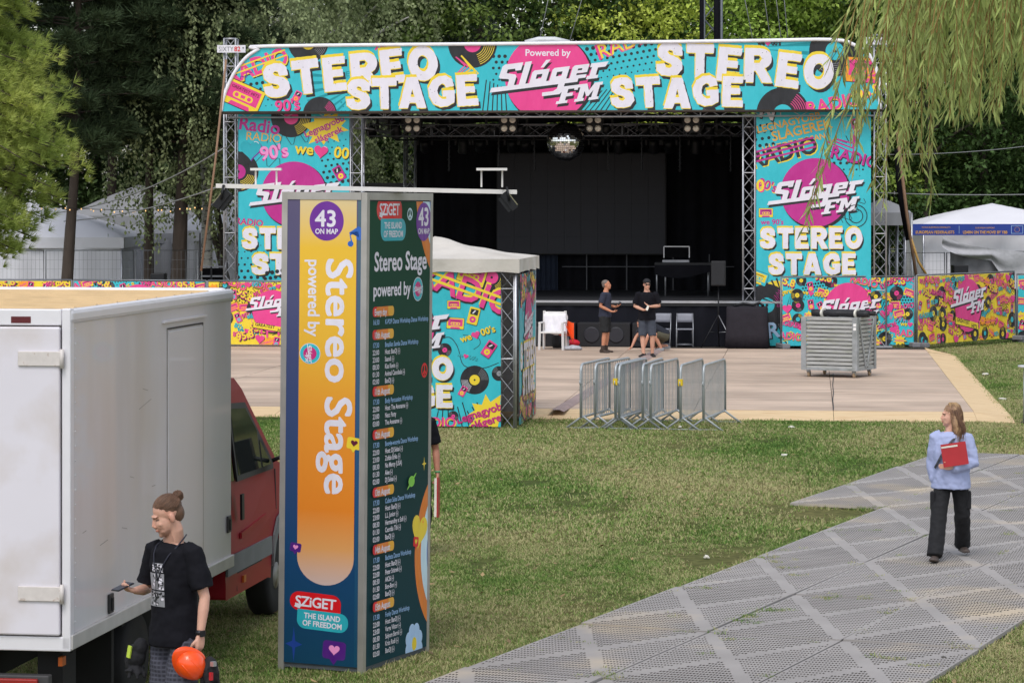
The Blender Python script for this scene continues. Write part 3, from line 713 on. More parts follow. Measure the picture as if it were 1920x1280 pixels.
# ------------------------------------------------------------------ stage
SO = Vector((1.1, 72.3, 0)); SU = Vector((math.cos(YAW), math.sin(YAW), 0)); SV = Vector((-math.sin(YAW), math.cos(YAW), 0))
def SP(px, py, b=0.):
    d = Vector(((px-960)/F, 1, -(py-HOR)/F)); C = Vector((0, 0, CAMH)); p = C+d*((b-(C-SO).dot(SV))/d.dot(SV)); q = p-SO
    return Vector((q.dot(SU), q.dot(SV), q.z))
def SW(a, b, z): return SO+SU*a+SV*b+Vector((0, 0, z))
ALU = M('aluminium', '#b4b5ba', .38, .75, var=.12, scale=4)
BLK = M('black_cloth', '#17171c', .9, var=.2, scale=3, bump=.02, bscale=5, spec=.15)
BLKM = M('black_metal', '#15161a', .5, .3, var=.2, scale=5)
def truss(mb, a, b, wd=.29, bay=.5, r=.025, rd=.011, up=(0, 1, 0)):
    a, b = Vector(a), Vector(b); d = (b-a); L = d.length; d.normalize(); x = d.cross(Vector(up)).normalized(); y = x.cross(d)
    c = [x*sx*wd/2+y*sy*wd/2 for sx, sy in ((-1, -1), (1, -1), (1, 1), (-1, 1))]
    for q in c: mb.tube(a+q, b+q, r, 6)
    n = max(1, round(L/bay))
    for i in range(n):
        p, q = a+d*L*i/n, a+d*L*(i+1)/n
        for k in range(4):
            c0, c1 = c[k], c[(k+1) % 4]
            if (i+k) % 2: c0, c1 = c1, c0
            mb.tube(p+c0, q+c1, rd, 4, cap=False)
            if i % 4 == 0: mb.tube(p+c[k], p+c[(k+1) % 4], rd*1.3, 4, cap=False)
    for p in (a, b):
        for k in range(4): mb.tube(p+c[k], p+c[(k+1) % 4], r*.8, 5)
STG = thing('stage', 'large outdoor festival stage with black drapes and aluminium truss towers', 'stage', SO, YAW)
DZ = 1.24
l0, r0 = SP(424, 400).x, SP(1660, 400).x
ti, to = SP(670, 300).x, SP(1405, 300).x
mb = MB(); mb.bx(l0+.6, r0-.6, .02, 9.0, DZ-.12, DZ); mb.build('deck', M('deck_ply', '#2c2d31', .55, var=.25, scale=1.5, stretch=(.4, 3, 1), spec=.5), STG)
mb = MB(); mb.bx(l0+.6, r0-.6, -.035, .015, DZ-.045, DZ+.012); mb.build('deck_edge', ALU, STG)
n = 90
mb = MB(); mb.grid(lambda u, v: Vector((l0+.6+(r0-l0-1.2)*u, .06+.02*math.sin(u*200)+.012*math.sin(u*91+1), .1+(DZ-.21)*v)), 220, 1); mb.build('skirt', M('skirt_cloth', '#14151d', .85, var=.15, scale=2, spec=.2), STG)
for px, b in ((433, .2), (669.5, .2), (1404.5, .2), (1650, .2), (769, 8.4)):
    q = SP(px, 400, b); mb = MB(); top = 7.95 if px in (433, 1650) else 5.95
    base = .1 if b < 1 else DZ
    truss(mb, (q.x, b, base), (q.x, b, top), .3, .36)
    mb.box((q.x, b, base+.02), (.6, .6, .04)); mb.build('truss_tower', ALU, STG)
q = SP(1404.5, 400, .2); mb = MB(); truss(mb, (q.x+.05, 8.4, DZ), (q.x+.05, 8.4, 5.9), .3, .36); mb.build('truss_tower', ALU, STG)
# roof trusses and dark canopy
mb = MB(); truss(mb, (l0+.1, -.05, 6.06), (r0-.1, -.05, 6.06), .3, .5, up=(0, 0, 1)); mb.build('roof_truss', ALU, STG)
mb = MB(); truss(mb, (ti, 1.9, 5.62), (to, 1.9, 5.62), .3, .42, up=(0, 0, 1), r=.022); mb.build('lighting_truss', M('aluminium_dark', '#6d6e74', .45, .8), STG)
mb = MB(); truss(mb, (ti+.3, 8.0, 5.75), (to, 8.0, 5.75), .3, .5, up=(0, 0, 1)); mb.build('roof_truss', ALU, STG)
for x in (ti, to):
    mb = MB(); truss(mb, (x, .4, 5.8), (x, 8.2, 5.8), .3, .5, up=(0, 0, 1)); mb.build('roof_truss', ALU, STG)
mb = MB(); mb.grid(lambda u, v: Vector((l0+.15+(r0-l0-.3)*u, -.1+9.3*v, 6.3+1.15*min(1, (math.sin(math.pi*(.5*min(u, 1-u)*2))*2.4))**1.0*1+.12*math.sin(math.pi*v))), 40, 8)
mb.build('roof_canopy', M('canopy_vinyl', '#8c8e92', .6, var=.08), STG)
mb = MB(); mb.grid(lambda u, v: Vector((ti-.2+(to-ti+.4)*u, .3+8.6*v, 6.0+.03*math.sin(u*30))), 30, 6); mb.build('ceiling_drape', BLK, STG)
# back and side drapes
bl, br = SP(781, 300, 8.7).x, to+.3
mb = MB(); mb.grid(lambda u, v: Vector((bl+(br-bl)*u, 8.75+.05*math.sin(u*140)+.03*math.sin(u*61+2), DZ+(5.95-DZ)*v)), 240, 1); mb.build('back_drape', BLK, STG)
mb = MB(); mb.grid(lambda u, v: Vector((to+.28+.04*math.sin(u*90), .5+8.2*u, DZ+(5.95-DZ)*v)), 160, 1); mb.build('side_drape', BLK, STG)
qa, qb = SP(985, 548, 8.55), SP(1046, 478, 8.55); mb = MB(); mb.grid(lambda u, v: Vector((qa.x+(qb.x-qa.x)*u, 8.55+.03*math.sin(u*40), DZ+(qb.z-DZ)*v)), 60, 1); mb.build('navy_curtain', M('curtain_navy', '#1d2638', .85), STG)
for px in (1100, 1175, 1262, 1330):
    qa = SP(px, 500, 8.6); mb = MB(); mb.bar((qa.x, 8.6, DZ), (qa.x, 8.6, qa.z+.35), .03, .03, up=(0, 1, 0)); mb.bar((qa.x-.7, 8.6, qa.z), (qa.x+.7, 8.6, qa.z), .025, .025); mb.build('screen_support', M('support_grey', '#4a4b50', .5, .4), STG)
mb = MB(); q0, q1 = SP(640, 342, 7), SP(790, 342, 7); mb.bx(q0.x-1.5, q1.x, 9.6, 11, .0, q0.z)
mb.build('side_cabin', M('cabin_grey', '#56585c', .7), STG)
# header frame pipe under the banner
mb = MB(); a, b = SP(413, 211, -.45), SP(1655, 206, -.45); mb.tube(a, b, .05, 8); mb.build('header_pipe', M('pipe_dark', '#5b524d', .5, .6), STG)

# --- header banner: white rim, printed front
def sheet(o, outline, fn, normal, th, mat, name):
    mb = MB(); n = Vector(normal); f = [fn(u, v)-n*.002 for u, v in outline]; b = [p-n*th for p in f]; k = len(f)
    mb.add(f+b, [list(range(k)), list(range(k, 2*k))[::-1]]+[(i, k+i, k+(i+1) % k, (i+1) % k) for i in range(k)]); return mb.build(name, mat, o)
HB = thing('stage_banner', 'long turquoise header banner with rounded corners across the top of the stage', 'banner', SO, YAW)
hx, hy = 415, 209
ol = [(415, 209), (1650, 205), (1649, 165), (1643, 130), (1630, 104), (1604, 86), (1560, 75), (1400, 77), (1000, 82), (508, 87), (485, 93), (462, 108), (442, 133), (428, 160), (419, 185)]
olv = [(x-hx, hy-y) for x, y in ol]
pf = plane_fn(HB, SW(0, -.5, 0), SV, hx, hy)
VIN = M('banner_vinyl', '#d9d8de', .5, var=.04)
sheet(HB, olv, pf, (0, -1, 0), .03, VIN, 'sheet')
mb = MB(); mb.path([pf(u, v)+Vector((0, -.02, 0)) for u, v in smooth(olv[1:]+olv[:1], 4)], .045, 8); mb.build('rim', M('rim_white', '#e6e4ea', .4), HB)
A = Art(1240, 137, outline=[(a, b) for a, b in olv]); c = A.ctx().sub(-hx, hy, 1); c.m = (1, 0, -hx, 0, 1, 0)
def PXC(art, x0, y0):
    """context whose coordinates are photo pixels measured right and UP from row y0"""
    return art.ctx().sub(-x0, 0)
c = PXC(A, hx, hy); Yp = lambda y: hy-y
c.rect(400, -10, 1670, 150, 'teal')
m_rays(c, 690, Yp(150), 120, 200, 7, 'tealdk'); m_rays(c, 1400, Yp(90), 120, 20, 7, 'tealdk')
m_dots(c, 455, Yp(205), 80, 60, 11, 1.2, 3.4, 'black', 8); m_dots(c, 1105, Yp(150), 150, 75, 11.5, 1.6, 3.9, 'black', 10); m_dots(c, 925, Yp(150), 36, 60, 11, 2, 3.6, 'black', 0)
m_dots(c, 640, Yp(208), 60, 30, 8, 1, 2, 'tealdk', 0)
m_vinyl(c, 578, Yp(80), 38, 'yellow', 'white', 200); m_vinyl(c, 600, Yp(214), 32, 'black', 'pink', 60); m_vinyl(c, 886, Yp(82), 46, 'pink', 'yellow', 0)
m_vinyl(c, 1565, Yp(96), 48, 'teal', 'pink', 120); m_vinyl(c, 1468, Yp(214), 50, 'teal', 'pink', 60); m_vinyl(c, 1330, Yp(215), 16, 'pink', 'yellow')
m_word(c, 'RADIO', 487, Yp(138), 46, 20, 'pink', 'yellow', (.02, -.05), third='black', sx=.85)
k = c.sub(487, Yp(138), 46, 20).one()
for i in range(2): k.rect(-1.2, .3+.22*i, 1.3, .36+.22*i, 'yellow')
m_cassette(c, 456, Yp(181), 36, -24, 'yellow', 'pink', 'GREATEST HITS'); m_word(c, '90\'s', 540, Yp(208), 30, 6, 'pink', 'black', (.05, -.05)); m_player(c, 557, Yp(181), 13, -28, 'pink', 'orange')
m_zig(c, 870, Yp(128), 26, 90, 'pink'); m_zig(c, 880, Yp(135), 34, 80, 'yellow'); m_squig(c, 462, Yp(140), 14, 'purple', 40, .12, 2); m_word(c, 'SLÁGER', 640, Yp(145), 14, 6, 'tealdk', None)
c.text('RADIO', 1180, Yp(92), 40, 'pink', 'x', 20, align='c'); c.text('RADIO', 1181, Yp(91), 38, 'yellow', 'r', 20, align='c'); c.text('90\'s', 700, Yp(95), 26, 'pink', 'x', 10)
we00(c, 1440, Yp(82), 10, 0, 'black'); m_cassette(c, 1622, Yp(132), 36, -4, 'orange', 'pink'); m_word(c, 'RADIO', 1565, Yp(205), 34, 12, 'pink', 'yellow', (.02, -.06), third='black'); m_word(c, '95.8', 1630, Yp(180), 26, 18, 'yellow', 'pink')
for i in range(5): c.stroke([(1560+i*14, Yp(110)), (1575+i*16, Yp(88)), (1590+i*16, Yp(104)), (1572+i*15, Yp(124)), (1560+i*14, Yp(110))], 1.1, 'black')
for i in range(6):
    c.stroke([(905+i*9, Yp(209)), (912+i*7, Yp(150+i*3))], 2.2, 'black'); c.stroke([(1085+i*10, Yp(209)), (1120+i*9, Yp(172-i*2))], 1.9, 'black')
c.circ(1031, Yp(149), 83, 'black', 48); c.circ(1028, Yp(146), 81, 'pink', 48); slager(c.sub(1028, Yp(145), 81), 'white', 'black')
c.text('Powered by', 1027, Yp(105), 17.5, 'white', 'b', align='c')
big_word(c, 'STEREO', 497, Yp(185), 64, 6.6, .1, seed=3, sx=.94, bounce=.02); big_word(c, 'STAGE', 649, Yp(205), 58, 1.2, .06, seed=4, sx=.95, bounce=.02)
big_word(c, 'STEREO', 1229, Yp(142), 64, -4.6, .1, seed=5, sx=.95, bounce=.02); big_word(c, 'STAGE', 1146, Yp(204), 57, 1.0, .07, seed=6, sx=.95, bounce=.02)
A.build('printed_artwork', HB, pf, (0, -1, 0))

# --- side banners
def side_banner(label, x0, x1, ytop, ybot, draw):
    o = thing('stage_banner', label, 'banner', SO, YAW)
    pf = plane_fn(o, SW(0, -.02, 0), SV, x0, ybot); w, h = x1-x0, ybot-ytop
    sheet(o, [(0, 0), (w, 0), (w, h), (0, h)], pf, (0, -1, 0), .01, VIN, 'sheet')
    A = Art(w, h); c = PXC(A, x0, ybot); c.rect(x0, 0, x1, h, 'teal'); draw(c, lambda y: ybot-y); A.build('printed_artwork', o, pf, (0, -1, 0)); return o
def left_side(c, Y):
    m_dots(c, 447, Y(520), 60, 80, 12, 3.4, 1, 'black', 0); m_dots(c, 610, Y(345), 60, 100, 11, 3.6, 1, 'black', 8); m_dots(c, 447, Y(650), 220, 90, 13, 1, 4, 'black', 5)
    m_squig(c, 540, Y(262), 40, 'black', 10, .03, 3); m_squig(c, 500, Y(300), 40, 'black', -20, .03, 3)
    m_vinyl(c, 546, Y(220), 38, 'pink', 'yellow'); m_vinyl(c, 447, Y(322), 38, 'magenta', 'yellow', -10)
    m_word(c, 'Radio', 485, Y(247), 34, -8, 'magenta', None); c.text('RADIO', 460, Y(262), 22, 'goldt', 'r', -5)
    m_burst(c, 610, Y(240), 46, 34, 10, 'yellow', 20, 4); m_word(c, 'Legnagyobb', 610, Y(242), 17, 24, 'magenta', None); m_word(c, 'slágerek', 618, Y(258), 17, 24, 'magenta', None)
    m_heart(c, 470, Y(280), 21, 'cyan', 0, 'purple'); m_word(c, '90\'s', 516, Y(296), 34, 8, 'rose', 'magenta', (-.05, -.06)); we00(c, 603, Y(285), 25, -6, 'yellow', '00')
    m_player(c, 636, Y(325), 17, 30, 'magenta', 'yellow')
    c.circ(553, Y(366), 62, 'black', 40); c.circ(551, Y(364), 61, 'magenta', 44); slager(c.sub(551, Y(364), 62), 'white', 'black')
    m_word(c, 'RADIO', 467, Y(422), 17, -6, 'magenta', 'yellow', (.03, -.05)); c.text('95.8', 600, Y(420), 18, 'yellow', 'x', 8)
    big_word(c, 'STEREO', 454, Y(467), 40, 0, .08, seed=8, sx=.9); big_word(c, 'STAGE', 472, Y(515), 40, 0, .02, seed=9)
    collage(c.sub(447, 0, 1), 208, 110, 'teal', 12, 130)
def right_side(c, Y):
    m_dots(c, 1416, Y(300), 60, 85, 12.5, 4.2, 2.6, 'black', 8); m_dots(c, 1540, Y(330), 90, 40, 12, 1, 3, 'black', 0); m_squig(c, 1560, Y(285), 40, 'black', 50, .04, 3); m_squig(c, 1600, Y(395), 30, 'black', 50, .04, 3); m_zig(c, 1590, Y(270), 40, 30, 'magenta')
    for t, x, y, s in (('LEGNAGYOBB', 1480, 236, 19), ('SLÁGEREK', 1505, 252, 25), ('VÁLTOZATOSAN', 1490, 273, 15.5)):
        m_word(c, t, x, Y(y), s, 13, 'goldt', 'cyan', (.04, -.04), 'b')
    m_word(c, 'RADIO', 1473, Y(300), 44, 14, 'black', 'yellow', (.03, -.05), sx=.95); k = c.sub(1473, Y(300), 44, 14).one()
    for i in range(3): k.rect(-1.3, .2+.2*i, 1.4, .28+.2*i, 'magenta')
    m_word(c, 'N', 1436, Y(222), 40, -15, 'white', 'black'); m_player(c, 1605, Y(235), 16, 20, 'magenta'); m_word(c, 'RADIO', 1600, Y(305), 30, -14, 'magenta', 'black')
    m_word(c, '90\'s', 1437, Y(355), 24, -20, 'magenta', 'yellow'); m_word(c, '00', 1418, Y(358), 30, 0, 'yellow', 'pink'); m_cassette(c, 1436, Y(399), 13, 0, 'yellow', 'magenta'); m_word(c, 'we 90\'s', 1448, Y(421), 14, 0, 'magenta', None)
    c.circ(1531, Y(364), 66, 'black', 44); c.circ(1528, Y(361), 64.5, 'magenta', 44); slager(c.sub(1528, Y(361), 66), 'white', 'black')
    c.ring(1605, Y(405), 12, 13.5, 'black'); c.ring(1605, Y(405), 20, 21.5, 'black')
    big_word(c, 'STEREO', 1425, Y(466), 39, 0, .09, seed=10, sx=.91); big_word(c, 'STAGE', 1441, Y(515), 40, 0, .07, seed=11, sx=.9)
    c.circ(1456, Y(560), 34, 'yellow'); m_vinyl(c, 1438, Y(572), 40, 'teal', 'magenta', 60); m_cassette(c, 1421, Y(520), 18, -20, 'teal', 'yellow'); m_word(c, 'RADIO', 1500, Y(625), 40, 8, 'lblue', 'black'); collage(c.sub(1470, 0, 1), 165, 100, 'teal', 14, 130)
side_banner('tall turquoise banner with magenta disc filling the left wing of the stage', 447, 655, 213, 650, left_side)
side_banner('tall turquoise banner with magenta disc filling the right wing of the stage', 1418, 1633, 207, 648, right_side)

# --- small maker's plates on the towers
for px, lab in ((433, 'small white plate with red and grey lettering topping the left stage tower'), (1650, 'small white plate with lettering topping the right stage tower behind willow leaves')):
    o = thing('tower_plate', lab, 'sign', SO, YAW); x0 = px-26; y0 = 99 if px < 900 else 84
    pf = plane_fn(o, SW(0, -.03, 0), SV, x0, y0); sheet(o, [(0, 0), (53, 0), (53, 14), (0, 14)], pf, (0, -1, 0), .05, M('plate_white', '#dcdae0', .5), 'plate')
    A = Art(53, 14); c = A.ctx(); c.text('SIXTY', 3, 2.5, 12.5, 'grey', 'r', sx=.85); c.text('82', 32, 2.5, 12.5, 'red', 'b', sx=.95); c.circ(49, 9, 1.6, 'grey'); A.build('lettering', o, pf, (0, -1, 0))

# --- lights, screen, mirror ball
o = thing('led_screen', 'large dark grey video wall hanging at the back of the stage', 'screen', SO, YAW)
a, b = SP(933, 475, 8.2), SP(1247, 288, 8.2); cw, ch = (b.x-a.x)/10, (b.z-a.z)/6
mb = MB(); mb.bx(a.x-.03, b.x+.03, 8.22, 8.4, a.z-.03, b.z+.03); mb.build('frame', BLKM, o)
mb = MB(); mb.bx(.002, cw-.002, 0, .06, .002, ch-.002); me = mb.mesh('screen_panel'); me.materials.append(M('led_panel', '#33333a', .6, var=.03, scale=3, spec=.35))
for i in range(10):
    for j in range(6):
        q = bpy.data.objects.new('screen_panel', me); COL.objects.link(q); q.parent = o; q.location = (a.x+i*cw, 8.15+rnd.uniform(0, .003), a.z+j*ch)
c0 = SP(1061, 266, 1.2); o = thing('mirror_ball', 'silver mirror ball hanging under the stage roof truss', 'mirror ball', SW(*c0))
mb = MB(); rb = .5; nlat = 30; rg = random.Random(2)
for i in range(nlat):
    t0, t1 = math.pi*(i+.08)/nlat, math.pi*(i+.92)/nlat; nl = max(4, int(2*nlat*math.sin((t0+t1)/2)))
    for k in range(nl):
        p0, p1 = 2*math.pi*(k+.05)/nl, 2*math.pi*(k+.95)/nl
        nrm = Vector((math.sin((t0+t1)/2)*math.cos((p0+p1)/2), math.sin((t0+t1)/2)*math.sin((p0+p1)/2), math.cos((t0+t1)/2)))
        tl = Vector((rg.gauss(0, .05), rg.gauss(0, .05), rg.gauss(0, .05)))
        q = []
        for t, p in ((t0, p0), (t1, p0), (t1, p1), (t0, p1)):
            v = Vector((math.sin(t)*math.cos(p), math.sin(t)*math.sin(p), math.cos(t)))*rb; q.append(v+nrm*((v-nrm*rb).dot(tl)))
        mb.poly(q)
mb.build('mirror_tiles', M('mirror', '#e6e4e0', .08, 1, var=.02), o)
mb = MB(); mb.ell((0, 0, 0), (rb*.985,)*3, 24, 16); mb.tube((0, 0, rb-.02), (0, 0, 5.9-c0.z), .012, 6); mb.tube((0, 0, rb-.01), (0, 0, rb+.06), .05, 10); mb.build('core', M('ball_core', '#2b2b2d', .5), o)
# blinders (four lamps) and moving heads on the lighting truss
LENS = M('lamp_lens', '#d8cfc4', .25, .3, var=.05)
def blinder(px, label):
    q = SP(px, 233, 1.55); o = thing('blinder_light', label, 'stage light', SW(*q), YAW, 'four lamp stage lights')
    mb = MB(); mb.box((0, .09, 0), (.46, .14, .44)); mb.bar((-.25, .09, 0), (-.25, .09, .3), .03, .03); mb.bar((.25, .09, 0), (.25, .09, .3), .03, .03); mb.bar((-.26, .09, .3), (.26, .09, .3), .03, .03); mb.build('housing', BLKM, o, .01)
    for sx in (-1, 1):
        for sz in (-1, 1):
            mb = MB(); mb.lathe([(.02, .0), (.07, -.012), (.085, .0), (.09, .02)], (sx*.11, .015, sz*.11), 14, Matrix.Rotation(R(90), 3, 'X').inverted()); mb.build('lamp', LENS, o, fixn=True)
for px, lab in ((773, 'black four lamp stage light leftmost on the truss'), (953, 'black four lamp stage light left of the mirror ball'), (1113, 'black four lamp stage light right of the mirror ball'), (1297, 'black four lamp stage light rightmost on the truss')): blinder(px, lab)
def moving_head(px, py, b, label, s=1.):
    q = SP(px, py, b); o = thing('moving_head_light', label, 'stage light', SW(*q), YAW, 'moving head stage lights')
    mb = MB(); mb.box((0, 0, .3*s), (.34*s, .3*s, .12*s)); mb.build('base', BLKM, o, .015)
    mb = MB()
    for k in (-1, 1): mb.bar((k*.17*s, 0, .26*s), (k*.18*s, 0, -.05*s), .05*s, .12*s, up=(0, 1, 0))
    mb.box((0, 0, .235*s), (.4*s, .12*s, .04*s)); mb.build('yoke', BLKM, o)
    mb = MB(); rt = Matrix.Rotation(R(rnd.uniform(20, 70)), 3, 'X'); mb.lathe([(.05*s, -.17*s), (.11*s, -.16*s), (.13*s, -.04*s), (.12*s, .1*s), (.14*s, .17*s), (.13*s, .2*s)], (0, 0, -.05*s), 14, rt @ Matrix.Rotation(R(180), 3, 'X')); h = mb.build('head', BLKM, o)
    mb = MB(); mb.lathe([(.01, .0), (.1*s, .015*s), (.11*s, 0)], Vector((0, 0, -.05*s))+rt @ Vector((0, 0, -.205*s)), 14, rt @ Matrix.Rotation(R(180), 3, 'X')); mb.build('lens', M('lens_dark', '#3d4148', .15, .2), h)
for i, px in enumerate((695, 742, 831, 925, 975, 1135, 1208, 1243, 1330)):
    moving_head(px, 240, 1.9, 'black moving head light on the front truss, number %s from the left' % ['one', 'two', 'three', 'four', 'five', 'six', 'seven', 'eight', 'nine'][i], 1.05)
for i, px in enumerate((797, 868, 900, 960, 985, 1118, 1160, 1225, 1255, 1305, 1350)):
    moving_head(px, 268, 5.5, 'dim moving head light on the rear truss, number %s from the left' % ['one', 'two', 'three', 'four', 'five', 'six', 'seven', 'eight', 'nine', 'ten', 'eleven'][i], 1.1)
mb = MB(); truss(mb, (ti+.2, 5.5, 5.6), (to, 5.5, 5.6), .3, .5, up=(0, 0, 1)); mb.build('lighting_truss', BLKM, STG)
for i, px in enumerate((764, 842, 935, 1002, 1140, 1203, 1275, 1370)):
    q = SP(px, 240, 2.6); mb = MB(); n = 26; mb.path([(.012*math.sin(k*1.9), .012*math.cos(k*1.9), -1.15*k/n) for k in range(n+1)], [.016+.016*(k % 2) for k in range(n+1)], 6)
    o = mb.build('hanging_chain', BLKM); o.location = SW(*q); tag(o, 'black motor chain hanging below the front truss, number %s from the left' % ['one', 'two', 'three', 'four', 'five', 'six', 'seven', 'eight'][i], 'chain', 'hanging chains')
# ------------------------------------------------------------------ printed fence panels round the floor
STEEL = M('galvanised', '#a3a8ac', .42, .55, var=.12, scale=9)
DARKSTEEL = M('dull_steel', '#7c7f83', .5, .5, var=.15, scale=6)
def fence_panel(p0, p1, h, base, seed, label, r=.6, hits=False, z0=.1):
    p0, p1 = Vector(p0), Vector(p1); d = p1-p0; w = Vector((d.x, d.y)).length
    o = thing('fence_panel', label, 'fence panel', p0, math.atan2(d.y, d.x), 'printed fence panels')
    mb = MB(); mb.tube((0, .03, .02), (0, .03, h), .021, 8); mb.tube((w, .03, .02), (w, .03, h), .021, 8); mb.tube((0, .03, h), (w, .03, h), .021, 8); mb.tube((0, .03, .1), (w, .03, .1), .021, 8); mb.tube((w/2, .03, .1), (w/2, .03, h), .015, 6)
    mb.build('frame', DARKSTEEL, o)
    fn = lambda u, v: Vector((.03+u, 0, .06+v)); W, Hh = w-.06, h-.09
    mb = MB(); mb.grid(lambda a, b: fn(a*W, b*Hh)+Vector((0, .004, 0)), 40, 4); mb.build('sheet', VIN, o)
    for x in (.05, w-.05):
        mb = MB(); mb.box((x, .03, .06), (.2, .62, .12)); mb.build('foot', M('foot_concrete', '#76767a', .9), o, .02)
    A = Art(W, Hh); c = A.ctx()
    c.rect(0, 0, W, Hh, base)
    collage(c, W, Hh, base, seed)
    if hits:
        c.circ(W/2+.02, Hh*.52, r*.98, 'black', 36); c.circ(W/2, Hh*.54, r*.96, 'pink', 36)
        for i in range(7):
            x = W/2-r*.8+r*1.6*i/6; ln = .1+.25*((i*37) % 5)/5; c.stroke([(x, Hh*.3), (x, Hh*.3-ln)], .05, 'pink')
        q = c.sub(W/2, Hh*.28, r*.5, -4); q.poly([(-1.9, .28), (0, .1), (1.5, -.05), (1.5, -.5), (0, -.35), (-1.9, -.2)], 'black'); q.poly([(-1.85, .33), (0, .15), (1.45, 0), (1.45, -.45), (0, -.3), (-1.85, -.15)], 'yellow')
        q.text('GREATEST', -.75, -.05, .4, 'black', 'x', -5, align='c'); q.text('HITS', .85, -.38, .4, 'black', 'x', -5, align='c')
        slager(c.sub(W/2, Hh*.66, r*.95), 'white', 'black')
    else: disc_logo(c, W/2, Hh*.56, r)
    def wf(u, v): return fn(u, v)
    A.build('printed_artwork', o, wf, (0, -1, 0)); return o
def gp(px, py, z): return G(px, py, z)
def atY(px, Y, z): return Vector(((px-960)/F*Y, Y, z))
fence_panel(atY(1465, 71.0, .1), atY(1715, 71.7, .1), 1.78, 'teal', 21, 'turquoise printed fence panel with pink disc standing behind the slatted crate', .62)
fence_panel(atY(1720, 71.8, .08), atY(1903, 75.8, .0), 1.82, 'yellow', 22, 'yellow printed fence panel with a pink disc at the right corner of the dance floor', .72, True)
fence_panel(atY(1907, 75.9, 0), atY(2120, 76.2, 0), 1.82, 'teal', 23, 'turquoise printed fence panel cut off by the right edge of the photo', .6)
fence_panel(atY(389, 71.9, .1), atY(636, 71.4, .1), 1.66, 'yellow', 24, 'yellow printed fence panel between the white truck and the poster column', .55, True)
fence_panel(atY(137, 72.6, .1), atY(386, 72.0, .1), 1.66, 'teal', 25, 'turquoise printed fence panel showing over the truck roof', .62)
fence_panel(atY(-115, 73.0, .1), atY(134, 72.6, .1), 1.66, 'yellow', 26, 'yellow printed fence panel at the left edge above the truck roof', .55, True)

# ------------------------------------------------------------------ printed booth with a white tent roof
KC = G(967, 805); KYAW = R(-6.5)
KB = thing('booth', 'square tent booth with printed walls and off white canopy standing on the lawn', 'booth', KC, KYAW)
KU, KV = Vector((math.cos(KYAW), math.sin(KYAW), 0)), Vector((-math.sin(KYAW), math.cos(KYAW), 0))
for x, y in ((-.15, .15), (-2.95, .15), (-.15, 2.85), (-2.95, 2.85)):
    mb = MB(); truss(mb, (x, y, 0), (x, y, 2.62), .24, .3, .018, .008); mb.build('truss_leg', ALU, KB)
for x, y in ((.0, .0), (.0, 3.0), (-3.1, 0), (-3.1, 3)):
    mb = MB(); mb.tube((x, y, 0), (x, y, 2.65), .022, 8); mb.build('tent_pole', ALU, KB)
CAN = M('canopy_cloth', '#c8c2ba', .85, var=.08, scale=2, bump=.03, bscale=3, col2='#bdb5ab', c2scale=1.2, c2thr=.6)
def roof(u, v):
    x, y = -3.2+3.27*u, -.07+3.14*v; e = min(u, 1-u, v, 1-v)*2
    return Vector((x, y, 2.82+.36*e**1.0-.07*math.sin(math.pi*min(1, e*1.0))*0+.02*math.sin(x*7+y*3)*e-.05*math.sin(math.pi*e)))
mb = MB(); mb.grid(roof, 30, 30); mb.build('canopy', CAN, KB)
loop = [(-3.2, -.07), (.07, -.07), (.07, 3.07), (-3.2, 3.07)]
for i in range(4):
    (x0, y0), (x1, y1) = loop[i], loop[(i+1) % 4]; nx, ny = (y1-y0), -(x1-x0); l = math.hypot(nx, ny); nx /= l; ny /= l
    mb = MB(); mb.grid(lambda u, v: Vector((x0+(x1-x0)*u+nx*.025*math.sin(u*19)*(1-v), y0+(y1-y0)*u+ny*.025*math.sin(u*19)*(1-v), 2.6+.222*v+.012*math.sin(u*23)*(1-v))), 40, 3); mb.build('valance', CAN, KB)
# walls
def wall_sheet(a, b, z0, z1, name):
    mb = MB(); mb.add([(a[0], a[1], z0), (b[0], b[1], z0), (b[0], b[1], z1), (a[0], a[1], z1)], [(0, 1, 2, 3)]); return mb.build(name, VIN, KB)
wall_sheet((-2.9, .0), (-.25, .0), .06, 2.56, 'front_wall'); wall_sheet((.03, .2), (.03, 2.75), .06, 2.56, 'side_wall')
wall_sheet((-2.9, 3.0), (-.25, 3.0), .06, 2.56, 'back_wall'); wall_sheet((-3.05, .2), (-3.05, 2.75), .06, 2.56, 'side_wall')
pf = plane_fn(KB, KC, KV, 608, 802); A = Art(331, 302, outline=[(17, 6), (331, 2), (331, 300), (17, 300)]); c = PXC(A, 608, 802); Y = lambda y: 802-y
c.rect(600, -10, 950, 320, 'teal'); m_dots(c, 640, Y(560), 140, 60, 12, 2, 4, 'black', 8)
for i in range(9): c.stroke([(815+i*13, Y(800)), (822+i*9, Y(770-(i % 3)*8))], 2, 'black')
c.stroke(smooth([(868, Y(628)), (895, Y(632)), (900, Y(645)), (888, Y(655))], 5), 1.2, 'black'); c.stroke(smooth([(935, Y(680)), (905, Y(690)), (870, Y(685)), (858, Y(650)), (842, Y(632)), (818, Y(640))], 5), 1.4, 'black')
m_vinyl(c, 922, Y(520), 34, 'pink', 'yellow', 0); m_cassette(c, 885, Y(516), 26, -18, 'yellow', 'pink'); m_word(c, 'RADIO', 868, Y(562), 62, -20, 'pink', 'yellow', (-.03, .06), third=None); k = c.sub(868, Y(562), 62, -20)
for t, dx, dy, col in (('RADIO', .04, -.05, 'black'), ('RADIO', 0, 0, 'pink')): k.text(t, dx, dy, 1, col, 'x', align='c')
k = k.one(); [k.rect(-1.4, .22+.2*i, 1.5, .3+.2*i, 'yellow') for i in range(2)]
